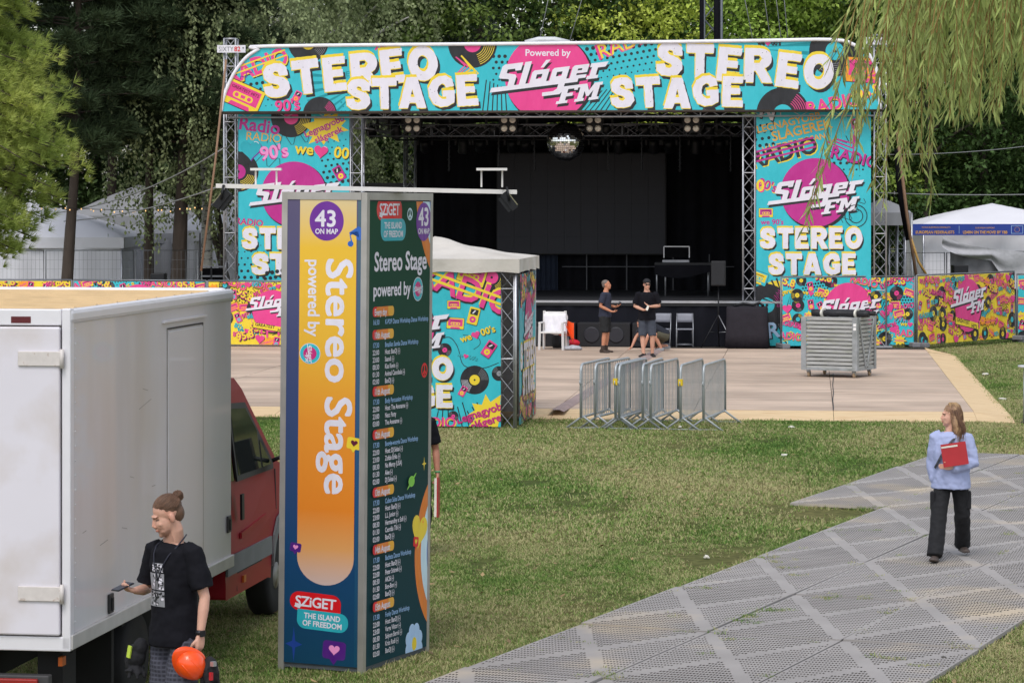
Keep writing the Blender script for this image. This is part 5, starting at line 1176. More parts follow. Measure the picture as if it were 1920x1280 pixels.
# ------------------------------------------------------------------ tents and fences behind
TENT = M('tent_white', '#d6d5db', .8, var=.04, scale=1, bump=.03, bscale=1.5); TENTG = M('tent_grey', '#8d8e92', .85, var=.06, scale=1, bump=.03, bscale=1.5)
def tent(px, Y, w_, d_, eave, peak, label, mat, rz=0, val=.3, wall=True):
    c = atY(px, Y, 0); o = thing('tent', label, 'tent', c, rz)
    def rf(u, v):
        e = min(u, 1-u, v, 1-v)*2; return Vector((-w_/2+w_*u, -d_/2+d_*v, eave+(peak-eave)*e**.8))
    mb = MB(); mb.grid(rf, 20, 20); mb.build('canopy', mat, o)
    lp = [(-w_/2, -d_/2), (w_/2, -d_/2), (w_/2, d_/2), (-w_/2, d_/2)]
    for i in range(4):
        (x0, y0), (x1, y1) = lp[i], lp[(i+1) % 4]
        mb = MB(); mb.grid(lambda u, v: Vector((x0+(x1-x0)*u, y0+(y1-y0)*u-.012*math.sin(u*24)*(1-v)*(i == 0), eave-val*(1-v))), 24, 1); mb.build('valance', mat, o)
        if wall:
            mb = MB(); k = .97; mb.grid(lambda u, v: Vector(((x0+(x1-x0)*u)*k, (y0+(y1-y0)*u)*k-(.05*math.sin(u*17)+.03*math.sin(u*41))*(i == 0), (eave-val*.5)*v)), 50, 1); mb.build('wall', mat, o)
        mb = MB(); mb.tube((x0*.98, y0*.98, 0), (x0*.98, y0*.98, eave-.02), .03, 6); mb.build('pole', ALU, o)
    return o
tent(60, 82, 5.9, 4.5, 2.75, 3.75, 'big white tent behind the mesh fence at far left', TENT)
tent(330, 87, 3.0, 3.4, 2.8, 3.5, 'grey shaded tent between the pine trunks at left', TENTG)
tent(420, 85, 2.4, 3, 2.9, 3.9, 'white tent peak beside the left stage tower', TENT)
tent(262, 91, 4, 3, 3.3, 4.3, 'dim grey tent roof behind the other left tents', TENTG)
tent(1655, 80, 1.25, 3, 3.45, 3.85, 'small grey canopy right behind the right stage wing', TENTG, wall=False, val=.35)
tent(1860, 88, 4.9, 4, 3.05, 3.7, 'white peaked tent with a blue sign at far right', TENT, val=.1)
a = SP(1630, 430, 0)
for i, px in enumerate((1674, 1688)):
    mb = MB(); truss(mb, atY(px, 79.5, 0), atY(px, 79.5, 3.35), .22, .3, .02, .009); tag(mb.build('truss_post', ALU), 'thin truss post under the small grey canopy, %s one' % ('left' if i == 0 else 'right'), 'truss')
o = thing('blue_sign', 'long blue sign with yellow lettering on the right white tent', 'sign', atY(1709, 85.6, 0)); x0 = 0; w_ = (1921-1709)/F*85.6; zb, zt = CAMH-(441-HOR)/F*85.6, CAMH-(420-HOR)/F*85.6
mb = MB(); mb.bx(0, w_, 0, .03, zb, zt); mb.build('board', M('sign_blue', '#1e3a92', .5), o)
A = Art(212, 21); c = A.ctx(); c.text('EUROPEAN FEDERALISTS', 44, 3, 7.6, 'goldt', 'b', align='c', sx=.86); c.text('YOUNG EUROPEAN FEDERALISTS', 46, 13.5, 3.6, 'goldt', 'r', align='c'); c.text('LEARN ON THE MOVE! BY YBB', 138, 3, 7.6, 'goldt', 'b', align='c', sx=.8); c.text('EUROPEAN SUPPORT', 138, 12.5, 3.8, 'goldt', 'r', align='c'); c.rect(89, 3, 89.6, 18, 'lblue')
for a in ((187, 3, 209, 3.7), (187, 17.3, 209, 18), (187, 3, 187.7, 18), (208.3, 3, 209, 18)): c.rect(*a, 'lblue')
k = c.one(); [k.circ(198+4.6*math.cos(R(30*i)), 10.5+4.6*math.sin(R(30*i)), .65, 'goldt', 6) for i in range(12)]
A.build('lettering', o, lambda u, v: Vector((u*w_/212, -.002, zb+v*(zt-zb)/21)), (0, -1, 0))
def mesh_fence(pxs, Y, z1, label, z0=0.):
    for i in range(len(pxs)-1):
        a, b = atY(pxs[i], Y, 0), atY(pxs[i+1], Y, 0); L = b.x-a.x-.06; o = thing('mesh_fence', label[i], 'fence panel', a, 0, 'wire mesh fence panels')
        mb = MB(); mb.path([(0, 0, .1), (0, 0, z1), (L, 0, z1), (L, 0, .1), (0, 0, .1)], .022, 6); mb.build('frame', DARKSTEEL, o)
        mb = MB(); n = int(L/.11)
        for k in range(1, n): mb.bar((L*k/n, 0, .1), (L*k/n, 0, z1), .005, .005, up=(0, 1, 0))
        for k in range(1, 9): mb.bar((0, .004, .1+(z1-.1)*k/9), (L, .004, .1+(z1-.1)*k/9), .005, .005)
        stuff(mb.build('wire_mesh', DARKSTEEL, o))
        for x in (.02, L-.02): mb = MB(); mb.box((x, 0, .06), (.2, .6, .12)); mb.build('foot', M('foot_concrete'), o)
mesh_fence((-140, 86, 254, 375, 447), 78, 2.42, ['wire mesh fence panel at the left edge before the big white tent', 'wire mesh fence panel before the big white tent, between the two dark posts', 'wire mesh fence panel before the grey tent at left', 'wire mesh fence panel next to the left stage tower'])
mesh_fence((1640, 1775, 1850, 1960), 81, 2.3, ['wire mesh fence panel below the leaning brown pole', 'wire mesh fence panel under the grey tarpaulin', 'wire mesh fence panel at the right edge below the tarpaulin'])
# grey tarpaulin hanging over the fence
p0 = atY(1766, 80.85, 0); w_ = atY(1935, 80.85, 0).x-p0.x; o = thing('tarpaulin', 'drooping grey tarpaulin hung over the wire fence below the blue sign', 'tarpaulin', p0)
def tarp(u, v):
    top = 2.55+.25*math.exp(-u*6)-.25*u; sag = 1.1+.9*max(0, u-.5)*math.sin(u*6); return Vector((w_*u, -.12*math.sin(v*7+u*9)*v-.1, top-v*(.35+.75*max(0, math.sin((u-.55)*5)))))
mb = MB(); mb.grid(tarp, 40, 12); mb.build('upper_flap', M('tarp_grey', '#a9a9ad', .8, bump=.04, bscale=3), o)
mb = MB(); mb.grid(lambda u, v: Vector((.25+(w_-.25)*u, .1+.04*math.sin(u*25), 2.35*v)), 50, 1); mb.build('lower_sheet', M('tarp_dark', '#6e6e72', .85), o)
def speaker_box(px0, px1, y, Y, h, lab):
    a, b = atY(px0, Y, 0), atY(px1, Y, 0); o = thing('equipment_box', lab, 'box', a); zt = CAMH-(y-HOR)/F*Y
    mb = MB(); mb.bx(0, b.x-a.x, 0, .5, 0, zt); mb.build('body', BLKM, o, .02); mb = MB(); mb.bx(.03, b.x-a.x-.03, -.008, .0, zt-.5, zt-.04); mb.build('front_grille', M('grille_black'), o)
speaker_box(1788, 1816, 497, 78, .5, 'black box standing behind the yellow fence panel'); speaker_box(282, 309, 513, 76, .5, 'black box behind the turquoise fence panel at left')
# scaffold frame beside the left tower
o = thing('scaffold_rack', 'black scaffold rack with cases left of the left stage tower', 'rack', atY(375, 75.5, 0)); zt = CAMH-(500-HOR)/F*75.5
for x in (0, .3, .65): mb = MB(); mb.bar((x, 0, 0), (x, 0, zt+(.9 if x < .2 else 0)), .04, .04); mb.build('upright', BLKM, o)
for z in (zt-.5, zt-.25, zt): mb = MB(); mb.bar((-.05, 0, z), (.72, 0, z), .04, .04); mb.build('rail', M('rack_grey', '#6f7176', .5, .4), o)
mb = MB(); mb.bx(.05, .6, .1, .5, zt-.45, zt-.05); mb.build('case', M('case_black'), o)
# ------------------------------------------------------------------ guy lines, poles, mast, festoon
def line(name, pts, r, mat, label, cat='cable', group=None):
    mb = MB(); mb.path(pts, r, 6); return tag(mb.build(name, mat), label, cat, group)
def sagl(a, b, s, n=10): return [a.lerp(b, i/n)-Vector((0, 0, s*4*(i/n)*(1-i/n))) for i in range(n+1)]
WIRE = M('wire_grey', '#8b8c8c', .5, .3)
TP = M('strap_tan', '#8a6c55', .8)
line('ratchet_strap', [P(424, 112, 71.6), P(404, 300, 71.3), P(377, 508, 71)], .03, TP, 'brown strap running down left of the left stage tower', 'strap')
line('leaning_pole', [P(1682, 245, 74), P(1700, 400, 74), P(1718, 518, 74)], .045, TP, 'long brown pole leaning right of the right stage tower', 'pole')
line('leaning_pole', [P(1706, 440, 74), P(1722, 490, 74), P(1740, 520, 74)], .035, M('strap_yellow', '#b08a48', .7), 'short yellow brown pole crossing the long leaning pole', 'pole')
line('black_drape', [P(1680, 280, 74.3), P(1690, 360, 74.3), P(1704, 450, 74.3)], [.05, .13, .09], BLK, 'furled black cloth along the leaning brown pole', 'cloth')
line('guy_wire', sagl(P(100, 400, 78), P(424, 275, 72), .3), .017, WIRE, 'upper guy wire sloping from the pines to the left stage tower'); line('guy_wire', sagl(P(120, 415, 78), P(404, 352, 71.5), .15), .017, WIRE, 'lower guy wire sloping from the pines to the left stage tower')
line('guy_wire', sagl(P(1640, 361, 74), P(1990, 363, 76), .05), .017, WIRE, 'lowest wire crossing behind the willow at right'); line('guy_wire', sagl(P(1655, 290, 74), P(1990, 265, 80), .1), .013, WIRE, 'upper wire crossing behind the willow at right')
for i, (a, b) in enumerate((((1028, 0), (1011, 78)), ((1091, 10), (1068, 78)), ((1396, 0), (1411, 72)), ((1433, 0), (1444, 70)), ((1455, 0), (1464, 70)), ((1470, 0), (1477, 70)))):
    k = b[0]-a[0]; line('guy_wire', [P(a[0]-k, -80, 77), P(*b, 77)], .012, WIRE, 'thin guy wire above the stage roof, %s from the left' % ordn[i], 'cable', 'guy wires above the roof')
o = thing('truss_mast', 'dark lattice mast rising behind the stage roof', 'mast', atY(1335, 82, 0)); mb = MB(); truss(mb, (0, 0, 0), (0, 0, 15), .5, .6, .05, .02); mb.build('lattice', M('mast_grey', '#6a6e74', .5, .5), o); mb = MB(); mb.tube((-.31, -.27, 6), (-.31, -.27, 15), .07, 8); mb.tube((.12, -.29, 6), (.12, -.29, 15), .09, 8); mb.build('hoist_cover', BLK, o)
mb = MB(); q = [P(985, 82, 76), P(1010, 75.5, 76), P(1040, 75.5, 76), P(1068, 82, 76)]; mb.path(q, .09, 8); tag(mb.build('roof_hatch', M('hatch_grey', '#c4c6c8', .5)), 'pale rounded hatch poking above the middle of the header banner', 'hatch')
fs = thing('festoon_lights', 'string of small warm bulbs hanging among the pines at left', 'string lights')
q = sagl(P(70, 385, 77), P(400, 385, 76), .12, 24); mb = MB(); mb.path(q, .008, 5); mb.build('cable', BLKM, fs)
bl = bpy.data.materials.new('bulb_glow'); bl.use_nodes = True; bb = bl.node_tree.nodes['Principled BSDF']; bb.inputs['Base Color'].default_value = (.9, .6, .25, 1); bb.inputs['Emission Color'].default_value = (1, .55, .2, 1); bb.inputs['Emission Strength'].default_value = .7
mb = MB(); mb.ell((0, 0, -.03), (.017, .017, .022), 8, 6); bmesh_ = mb.mesh('bulb'); bmesh_.materials.append(bl)
for p in q[1:-1]: k = bpy.data.objects.new('bulb', bmesh_); COL.objects.link(k); k.parent = fs; k.location = p+Vector((rnd.uniform(-.12, .12), 0, rnd.uniform(-.05, .03)))
# ------------------------------------------------------------------ litter
PAP = M('paper_white', '#cfcbc0', .8)
for i, (px, py, s, lab) in enumerate(((1470, 856, .16, 'pale crumpled paper on the lawn below the barriers'), (1848, 703, .2, 'white plastic bag on the grass right of the dance floor'), (1484, 803, .16, 'grey scrap of cloth at the edge of the plywood ramp'), (1770, 1240, .09, 'white scrap at the lower right edge of the grey path'), (1547, 630, .22, 'small white paper lying on the dance floor left of the crate'), (1275, 803, .1, 'white scrap between the barrier feet'), (1325, 1048, .09, 'pale dead leaf on the dry lawn'), (1880, 750, .25, 'dark rag on the grass near the high table'))):
    z = .105 if py < 660 else 0
    o = lump('litter_scrap', G(px, py, z)+Vector((0, 0, .025)), (s*.3, s*.24, .022), 10+i, M('rag_dark', '#55524e', .9) if i in (3, 8) else PAP, amp=.7); tag(o, lab, 'litter')
# ------------------------------------------------------------------ box truck
TK = thing('box_truck', 'white box truck with a red crew cab parked at left behind the poster column', 'truck', (-3.007, 19.39, 0), -math.atan2(.148, .989))
TWH = M('truck_white', '#cfccd0', .38, 0, var=.035, scale=1.2, col2='#bdb4ac', c2scale=.9, c2thr=.64, c2soft=.2, stretch=(1, 1, .35), coat=.2)
TDOOR = M('truck_door', '#d8d4dc', .36, 0, var=.03, scale=1.1, col2='#bfb3aa', c2scale=1.6, c2thr=.64, c2soft=.15, coat=.2)
TGR = M('truck_trim', '#dddbe0', .35, .1, var=.04); RUST = M('hinge_paint', '#cdc6c2', .5, var=.08, scale=20, col2='#8f6a4c', c2scale=18, c2thr=.68, c2soft=.06)
DK = M('under_dark', '#131314', .9); RUB = M('tyre_rubber', '#18181a', .85, var=.2, scale=9)
z0, z1, LB, WB = .735, 3.06, 4.5, 2.25
mb = MB(); mb.bx(-WB, -.012, .06, LB, z0+.09, z1-.05); mb.build('box_body', TWH, TK, .012)
mb = MB(); mb.box((-.03, LB/2, z1-.055), (.085, LB+.02, .1)); mb.build('roof_gutter', TGR, TK, .03); mb = MB(); mb.box((-WB+.02, LB/2, z1-.055), (.085, LB+.02, .1)); mb.build('roof_gutter', TGR, TK, .03)
mb = MB(); mb.box((-WB/2, LB-.03, z1-.055), (WB-.1, .085, .12)); mb.build('roof_gutter', TGR, TK, .03)
mb = MB(); mb.bx(-WB+.06, -.072, .07, LB-.075, z1-.06, z1-.022); mb.build('roof_sheet', M('roof_tan', '#c2a98a', .75, var=.07, scale=2, col2='#a88f74', c2scale=1.3, c2thr=.6), TK)
for k in range(8):
    y = .35+k*.52; mb = MB(); mb.box((-WB/2, y, z1-.012), (WB-.16, .035, .022)); mb.build('roof_rib', M('roof_rib', '#d0b78f', .7), TK)
mb = MB(); mb.box((-.005, LB/2, z0+.05), (.04, LB, .1)); mb.build('lower_rail', M('rail_alu', '#b9b7b5', .45, .3), TK, .006)
# side access door: thin recessed outline
for a, b in (((0, 2.48, 2.81), (0, 3.55, 2.81)), ((0, 3.55, 2.81), (0, 3.55, z0+.1)), ((0, 2.48, 2.81), (0, 2.48, z0+.1))):
    a, b = Vector(a), Vector(b); mb = MB(); top_ = abs(a.z-b.z) < .01; mb.bar(a+Vector((-.009, 0, 0)), b+Vector((-.009, 0, 0)), .012, .012 if top_ else .008); mb.build('door_seam', M('seam_dark', '#3c3a3a', .8) if top_ else M('seam_grey', '#98938f', .8), TK)
mb = MB(); mb.bx(-.012, .0, 2.5, 3.53, z0+.105, 2.79); mb.build('side_door', TWH, TK, .004)
mb = MB(); mb.bx(-.012, .012, 2.35, 3.62, 2.86, 2.875); mb.build('drip_rail', TGR, TK)
for y, z in ((.95, .92), (4.38, 1.1)):
    mb = MB(); mb.bx(-.01, .006, y-.05, y+.06, z-.07, z+.07); k = mb.build('latch', M('latch_black', '#16161a', .5), TK, .006); mb = MB(); mb.bx(.006, .016, y-.01, y+.03, z-.05, z+.04); mb.build('handle', BLKM, k)
for k in range(22):
    mb = MB(); mb.ell((.0, .1, z0+.18+k*.1), (.004, .008, .008), 6, 4); mb.build('rivet', TGR, TK)
rg = random.Random(19)
for k in range(14):                                   # scuffs and scratches in the paint
    y, z = rg.uniform(.2, 4.3), rg.uniform(.95, 2.4); ln = rg.uniform(.05, .4); a = rg.uniform(-.5, .5)
    if 2.45 < y < 3.6 or 2.4 < y+ln < 3.6: continue
    mb = MB(); mb.bar((-.0118, y, z), (-.0118, y+ln*math.cos(a), z+ln*math.sin(a)*.4), .002, rg.uniform(.003, .007)); mb.build('paint_scuff', M('scuff_grey', '#8f8a86', .7), TK)
# rear frame and doors
for x in (-.03, -WB+.03): mb = MB(); mb.box((x, .03, (z0+z1)/2), (.062, .085, z1-z0)); mb.build('rear_post', TGR, TK, .008)
mb = MB(); mb.box((-WB/2, .03, z1-.06), (WB-.13, .08, .11)); mb.build('rear_header', TGR, TK, .008); mb = MB(); mb.box((-WB/2, .03, z0+.04), (WB, .085, .1)); mb.build('rear_sill', TGR, TK, .008)
for x0_, x1_ in ((-WB/2+.008, -.07), (-WB+.07, -WB/2-.008)):
    mb = MB(); mb.bx(x0_, x1_, -.035, .015, z0+.1, z1-.125); d = mb.build('rear_door', TDOOR, TK, .012)
    sgn = 1 if x1_ > -.5 else -1; xe = x1_ if sgn > 0 else x0_
    for z in (1.12, 2.72):
        mb = MB(); mb.box((xe-sgn*.14, -.043, z), (.3, .014, .1)); k = mb.build('hinge', RUST, d, .004); mb = MB(); mb.tube((xe+sgn*.02, -.045, z-.065), (xe+sgn*.02, -.045, z+.065), .016, 8); mb.build('hinge_pin', RUST, k)
mb = MB(); mb.bx(-.42, -.28, -.012, .0, z1-.1, z1-.055); mb.build('marker_lamp', M('lamp_red', '#5a1720', .3), TK)
# chassis, bumper, lamps, wheels
for x in (-.65, -1.6): mb = MB(); mb.bx(x-.05, x+.05, .1, 6.6, .5, .72); mb.build('chassis_rail', DK, TK)
for y in (.4, 1.6, 2.9, 4.2): mb = MB(); mb.bx(-WB+.1, -.1, y-.04, y+.04, .66, .76); mb.build('cross_member', DK, TK)
mb = MB(); mb.bx(-WB+.05, -.15, -.02, .06, .42, .56); mb.build('rear_bumper', M('bumper_dark', '#3a393b', .6), TK, .01)
for x in (-.38, -1.95): mb = MB(); mb.bx(x-.2, x+.16, -.06, -.022, .45, .54); mb.build('tail_lamp', M('lamp_tail', '#8e2622', .25), TK, .01)
mb = MB(); mb.box((-.1, .12, .64), (.03, .08, .06)); mb.build('side_marker', M('marker_amber', '#b4561c', .3), TK)
def wheel(x, y, side):
    rt = Matrix.Rotation(R(90), 3, 'Y'); mb = MB(); mb.lathe([(.2, -.1), (.33, -.11), (.36, -.08), (.365, 0), (.36, .08), (.33, .11), (.2, .1)], (x, y, .365), 28, rt); k = mb.build('tyre', RUB, TK)
    mb = MB(); sx = .05*side; mb.lathe([(.21, 0), (.2, sx*.6), (.13, sx*.4), (.12, sx*1.3), (.03, sx*1.5), (.01, sx*1.5)], (x+.04*side, y, .365), 20, rt); mb.build('rim', M('rim_steel', '#8e8c88', .5, .4, col2='#5c4c40', c2scale=10, c2thr=.6), k)
for x, s in ((-.22, 1), (-.47, 1), (-1.75, -1), (-2.0, -1)): wheel(x, 2.0, s)
for x, s in ((-.26, 1), (-1.98, -1)): wheel(x, 6.75, s)
mb = MB(); mb.bx(-.4, -.1, 2.7, 3.9, .34, .7); mb.build('side_locker', M('locker_grey', '#3d3d3d', .7, var=.2), TK, .01); mb = MB(); mb.bx(-.62, -.1, 1.3, 1.36, .22, .74); mb.build('mud_flap', DK, TK); mb = MB(); mb.bx(-.3, -.12, .2, .5, .3, .76); mb.build('support_leg', DK, TK)
# red crew cab
RED = M('cab_red', '#97202b', .42, .0, var=.05, scale=2, spec=.2); GLS = M('cab_glass', '#1c2422', .06, 0, spec=.8, coat=.5); TRIM = M('cab_trim', '#6e7073', .6)
xs, xo = -.1, -2.15
prof = [(4.66, .55), (4.66, 2.16), (4.8, 2.26), (5.45, 2.25), (5.68, 2.14), (6.6, 1.44), (7.3, 1.2), (7.55, .95), (7.6, .5), (7.3, .45)]+[(6.75+.46*math.cos(R(a)), .4+.46*math.sin(R(a))) for a in range(0, 181, 20)]+[(6.2, .42), (4.66, .42)]
def tumble(z): return max(0, z-1.25)*.13          # side leans in above the belt line
mb = MB(); n = len(prof); L1 = [Vector((xs-tumble(z), y, z)) for y, z in prof]; L2 = [Vector((xo+tumble(z), y, z)) for y, z in prof]
tri = tessellate_polygon([[Vector((y, z, 0)) for y, z in prof]])
mb.add(L1, [list(t) for t in tri]); mb.add(L2, [list(t)[::-1] for t in tri]); mb.add(L1+L2, [(i, (i+1) % n, n+(i+1) % n, n+i) for i in range(n)])
CB = mb.build('cab', RED, TK, .03, fixn=True)
def side_poly(pts, off, mat, name, par): 
    mb = MB(); q = [Vector((xs-tumble(z)+off, y, z)) for y, z in pts]; q2 = [p-Vector((.02, 0, 0)) for p in q]; m = len(q)
    mb.add(q+q2, [list(range(m))]+[(i, m+i, m+(i+1) % m, (i+1) % m) for i in range(m)]); return mb.build(name, mat, par, 0, True)
side_poly([(5.12, 1.38), (6.45, 1.37), (6.47, 1.43), (5.72, 2.02), (5.12, 2.05)], .004, BLKM, 'window_frame', CB); side_poly([(5.17, 1.43), (6.0, 1.42), (6.0, 1.75), (5.69, 1.97), (5.17, 2.0)], .008, GLS, 'door_window', CB); side_poly([(6.06, 1.42), (6.38, 1.42), (6.06, 1.66)], .008, GLS, 'quarter_window', CB)
side_poly([(4.7, 1.4), (5.0, 1.4), (5.0, 2.0), (4.7, 2.0)], .006, GLS, 'rear_window', CB)
side_poly([(4.66, .62), (6.27, .62), (6.27, .78), (4.66, .78)], .02, TRIM, 'rub_strip', CB)
side_poly([(6.32, .62), (6.36, .78), (6.5, .92), (6.75, .99), (6.75, .9), (6.58, .84), (6.42, .7), (6.33, .5)], .025, TRIM, 'arch_trim', CB)
for pts in ([(5.04, .45), (5.055, .45), (5.055, 2.08), (5.04, 2.08)], [(6.5, 1.0), (6.515, 1.0), (6.53, 1.36), (6.515, 1.36)], [(5.06, .6), (5.95, .6), (5.95, .61), (5.06, .61)]): side_poly(pts, .003, M('seam_dark'), 'door_gap', CB)
side_poly([(5.12, 1.05), (5.2, 1.05), (5.2, 1.27), (5.12, 1.27)], .03, BLKM, 'door_handle', CB); side_poly([(5.2, .88), (6.1, .95), (6.1, 1.0), (5.2, .93)], .006, RED, 'door_crease', CB)
side_poly([(5.22, .5), (5.3, .5), (5.3, .56), (5.22, .56)], .02, M('marker_amber'), 'side_marker', CB)
mb = MB(); mb.path([(xs+.0, 6.35, 1.45), (xs+.12, 6.4, 1.5), (xs+.18, 6.4, 1.5)], .02, 6); mb.box((xs+.21, 6.42, 1.52), (.16, .1, .34)); mb.build('wing_mirror', BLKM, CB)
mb = MB(); mb.poly([(xs-.17, 5.76, 2.06), (xo+.17, 5.76, 2.06), (xo+.1, 6.57, 1.46), (xs-.1, 6.57, 1.46)]); o = mb.build('windscreen', GLS, CB); o.location = (0, .03, .03)
# ------------------------------------------------------------------ people
def skinmat(name, col, rough_=.5):
    m = bpy.data.materials.new(name); m.use_nodes = True; N = m.node_tree.nodes; L = m.node_tree.links; b = N['Principled BSDF']
    at = N.new('ShaderNodeAttribute'); at.attribute_name = 'tone'; L.new(at.outputs['Color'], b.inputs['Base Color']); b.inputs['Roughness'].default_value = rough_
    b.inputs['Subsurface Weight'].default_value = .08; b.inputs['Subsurface Radius'].default_value = (.01, .004, .002); return m
SKIN = skinmat('skin', None)
BODIES = []
def rv3(rg): return Vector((rg.gauss(0, 1), rg.gauss(0, 1), rg.gauss(0, 1))).normalized()
def rot3(yaw=0, pitch=0, roll=0): return Matrix.Rotation(R(yaw), 3, 'Z') @ Matrix.Rotation(R(pitch), 3, 'X') @ Matrix.Rotation(R(roll), 3, 'Y')
def head_volumes(mb, C, Rm, s=1.0, neck_to=None, beard=False):
    T = lambda p: C+Rm @ (Vector(p)*s)
    def el(c, r): mb.ell(T(c), [x*s for x in r], 16, 12, Rm)
    el((0, .018, .036), (.075, .094, .084)); el((0, -.028, -.028), (.062, .066, .09)); el((0, -.042, -.082), (.044, .046, .034)); el((0, -.074, -.1), (.02, .018, .017)); el((0, -.08, .026), (.046, .012, .011))
    for k in (-1, 1): el((k*.074, .014, -.012), (.011, .019, .031)); el((k*.038, -.064, -.026), (.018, .016, .015)); el((k*.03, -.05, -.075), (.02, .03, .02))
    mb.path([T((0, -.086, .014)), T((0, -.098, -.014)), T((0, -.106, -.032))], [.007*s, .009*s, .0115*s], 8); el((0, -.095, -.036), (.017, .011, .008)); el((0, -.092, -.062), (.021, .01, .009))
    if neck_to is not None: mb.path([T((0, .02, -.03)), T((0, .018, -.1)), Vector(neck_to)], [.052*s, .054*s, .07*s], 14)
def hand_volumes(mb, wr, d, nrm, side, s=1.0, curl=(30, 35, 25), thumb=1.0):
    """wr wrist point, d finger direction, nrm palm normal, side thumb side"""
    d, nrm, side = Vector(d).normalized(), Vector(nrm).normalized(), Vector(side).normalized()
    palm = [wr, wr+d*.03*s, wr+d*.065*s, wr+d*.09*s]
    for k in (-1.1, -.35, .35, 1.1): mb.path([p+side*.017*k*s*(.8 if i == 0 else 1.1) for i, p in enumerate(palm)], [.019*s, .019*s, .018*s, .012*s], 8)
    for k, ln in ((1.25, .072), (.42, .08), (-.42, .076), (-1.25, .06)):
        p = wr+d*.085*s+side*.0185*k*s; a = 0; pts = [p]; dirv = d
        for j, c in enumerate(curl):
            a += c; dv = d*math.cos(R(a))+nrm*math.sin(R(a)); p = p+dv*ln*s*(.45, .32, .23)[j]; pts.append(p)
        mb.path(pts, [.0095*s, .009*s, .0085*s, .0065*s], 8)
    b = wr+d*.025*s+side*.03*s; mb.path([b, b+(d*.6+side*.6+nrm*.4).normalized()*.035*s, b+(d*.6+side*.6+nrm*.4).normalized()*.035*s+(d*.8+nrm*.6*thumb).normalized()*.03*s, b+(d*.6+side*.6+nrm*.4).normalized()*.035*s+(d*.7+nrm*.8*thumb).normalized()*.055*s], [.014*s, .012*s, .011*s, .008*s], 8)
def remesh(o, vox, sm=3, wr=0., wscale=.08):
    r = o.modifiers.new('remesh', 'REMESH'); r.mode = 'VOXEL'; r.voxel_size = vox; r.use_smooth_shade = True
    k = o.modifiers.new('smooth', 'SMOOTH'); k.factor = .5; k.iterations = sm
    if wr:
        t = bpy.data.textures.new('folds', 'CLOUDS'); t.noise_scale = wscale; t.noise_depth = 2
        dsp = o.modifiers.new('folds', 'DISPLACE'); dsp.texture = t; dsp.strength = wr; dsp.mid_level = .5; dsp.texture_coords = 'LOCAL'
    return o
def person(label, loc, rotz, J, skin, vox, wear, scale=1.0, headscale=1.0):
    """J: joints in local metres, facing -y"""
    o = thing('person', label, 'person', loc, rotz); o.scale = (scale,)*3
    V = {k: (Vector(v) if isinstance(v, (tuple, list)) and len(v) == 3 and not isinstance(v[0], (tuple, list)) else v) for k, v in J.items()}
    mb = MB(); Hm = V['headrot']
    head_volumes(mb, V['head'], Hm, headscale, V['neck'])
    ax = V['neck']-V['pelvis']; t = ax.normalized(); sx = (V['shl']-V['shr']).normalized(); sy = sx.cross(t)
    def ring(f, rx, ry, off=0): c = V['pelvis']+ax*f+sy*off; return [c+sx*rx*math.cos(2*math.pi*k/20)+sy*ry*math.sin(2*math.pi*k/20) for k in range(20)]
    fem = wear.get('fem', 1.0)
    mb.loft([ring(f, rx*fem, ry) for f, rx, ry in ((-.1, .1, .09), (0, .15, .11), (.2, .15, .105), (.45, .145, .1), (.75, .165, .11), (.92, .13, .085), (1.0, .065, .06))])
    for s in ('l', 'r'):
        sh, el_, w_ = V['sh'+s], V['el'+s], V['wr'+s]
        mb.path([sh, sh.lerp(el_, .3), sh.lerp(el_, .75), el_, el_.lerp(w_, .3), el_.lerp(w_, .7), w_], [.052*fem, .05*fem, .043*fem, .039*fem, .041*fem, .033*fem, .026*fem], 12)
        hd = V.get('hand'+s)
        if hd: hand_volumes(mb, w_, *hd[:3], s=1.0*fem**.5, curl=hd[3] if len(hd) > 3 else (30, 35, 25))
        hp, kn, an = V['hip'+s], V['kn'+s], V['an'+s]
        mb.path([hp, hp.lerp(kn, .3), hp.lerp(kn, .8), kn, kn.lerp(an, .3), kn.lerp(an, .75), an, an+Vector((0, 0, -.05))], [.09, .085, .062, .056, .058, .042, .036, .036], 14)
    b = mb.build('body', SKIN, o); remesh(b, vox, 2); BODIES.append((b, V['head'], Hm, headscale, lin(skin), wear)); return o, V
def cloth(o, name, mb, mat, vox, wr=.012, ws=.09, sm=3, label=None):
    b = mb.build(name, mat, o); remesh(b, vox, sm, wr, ws)
    if label: b['label'] = label
    return b
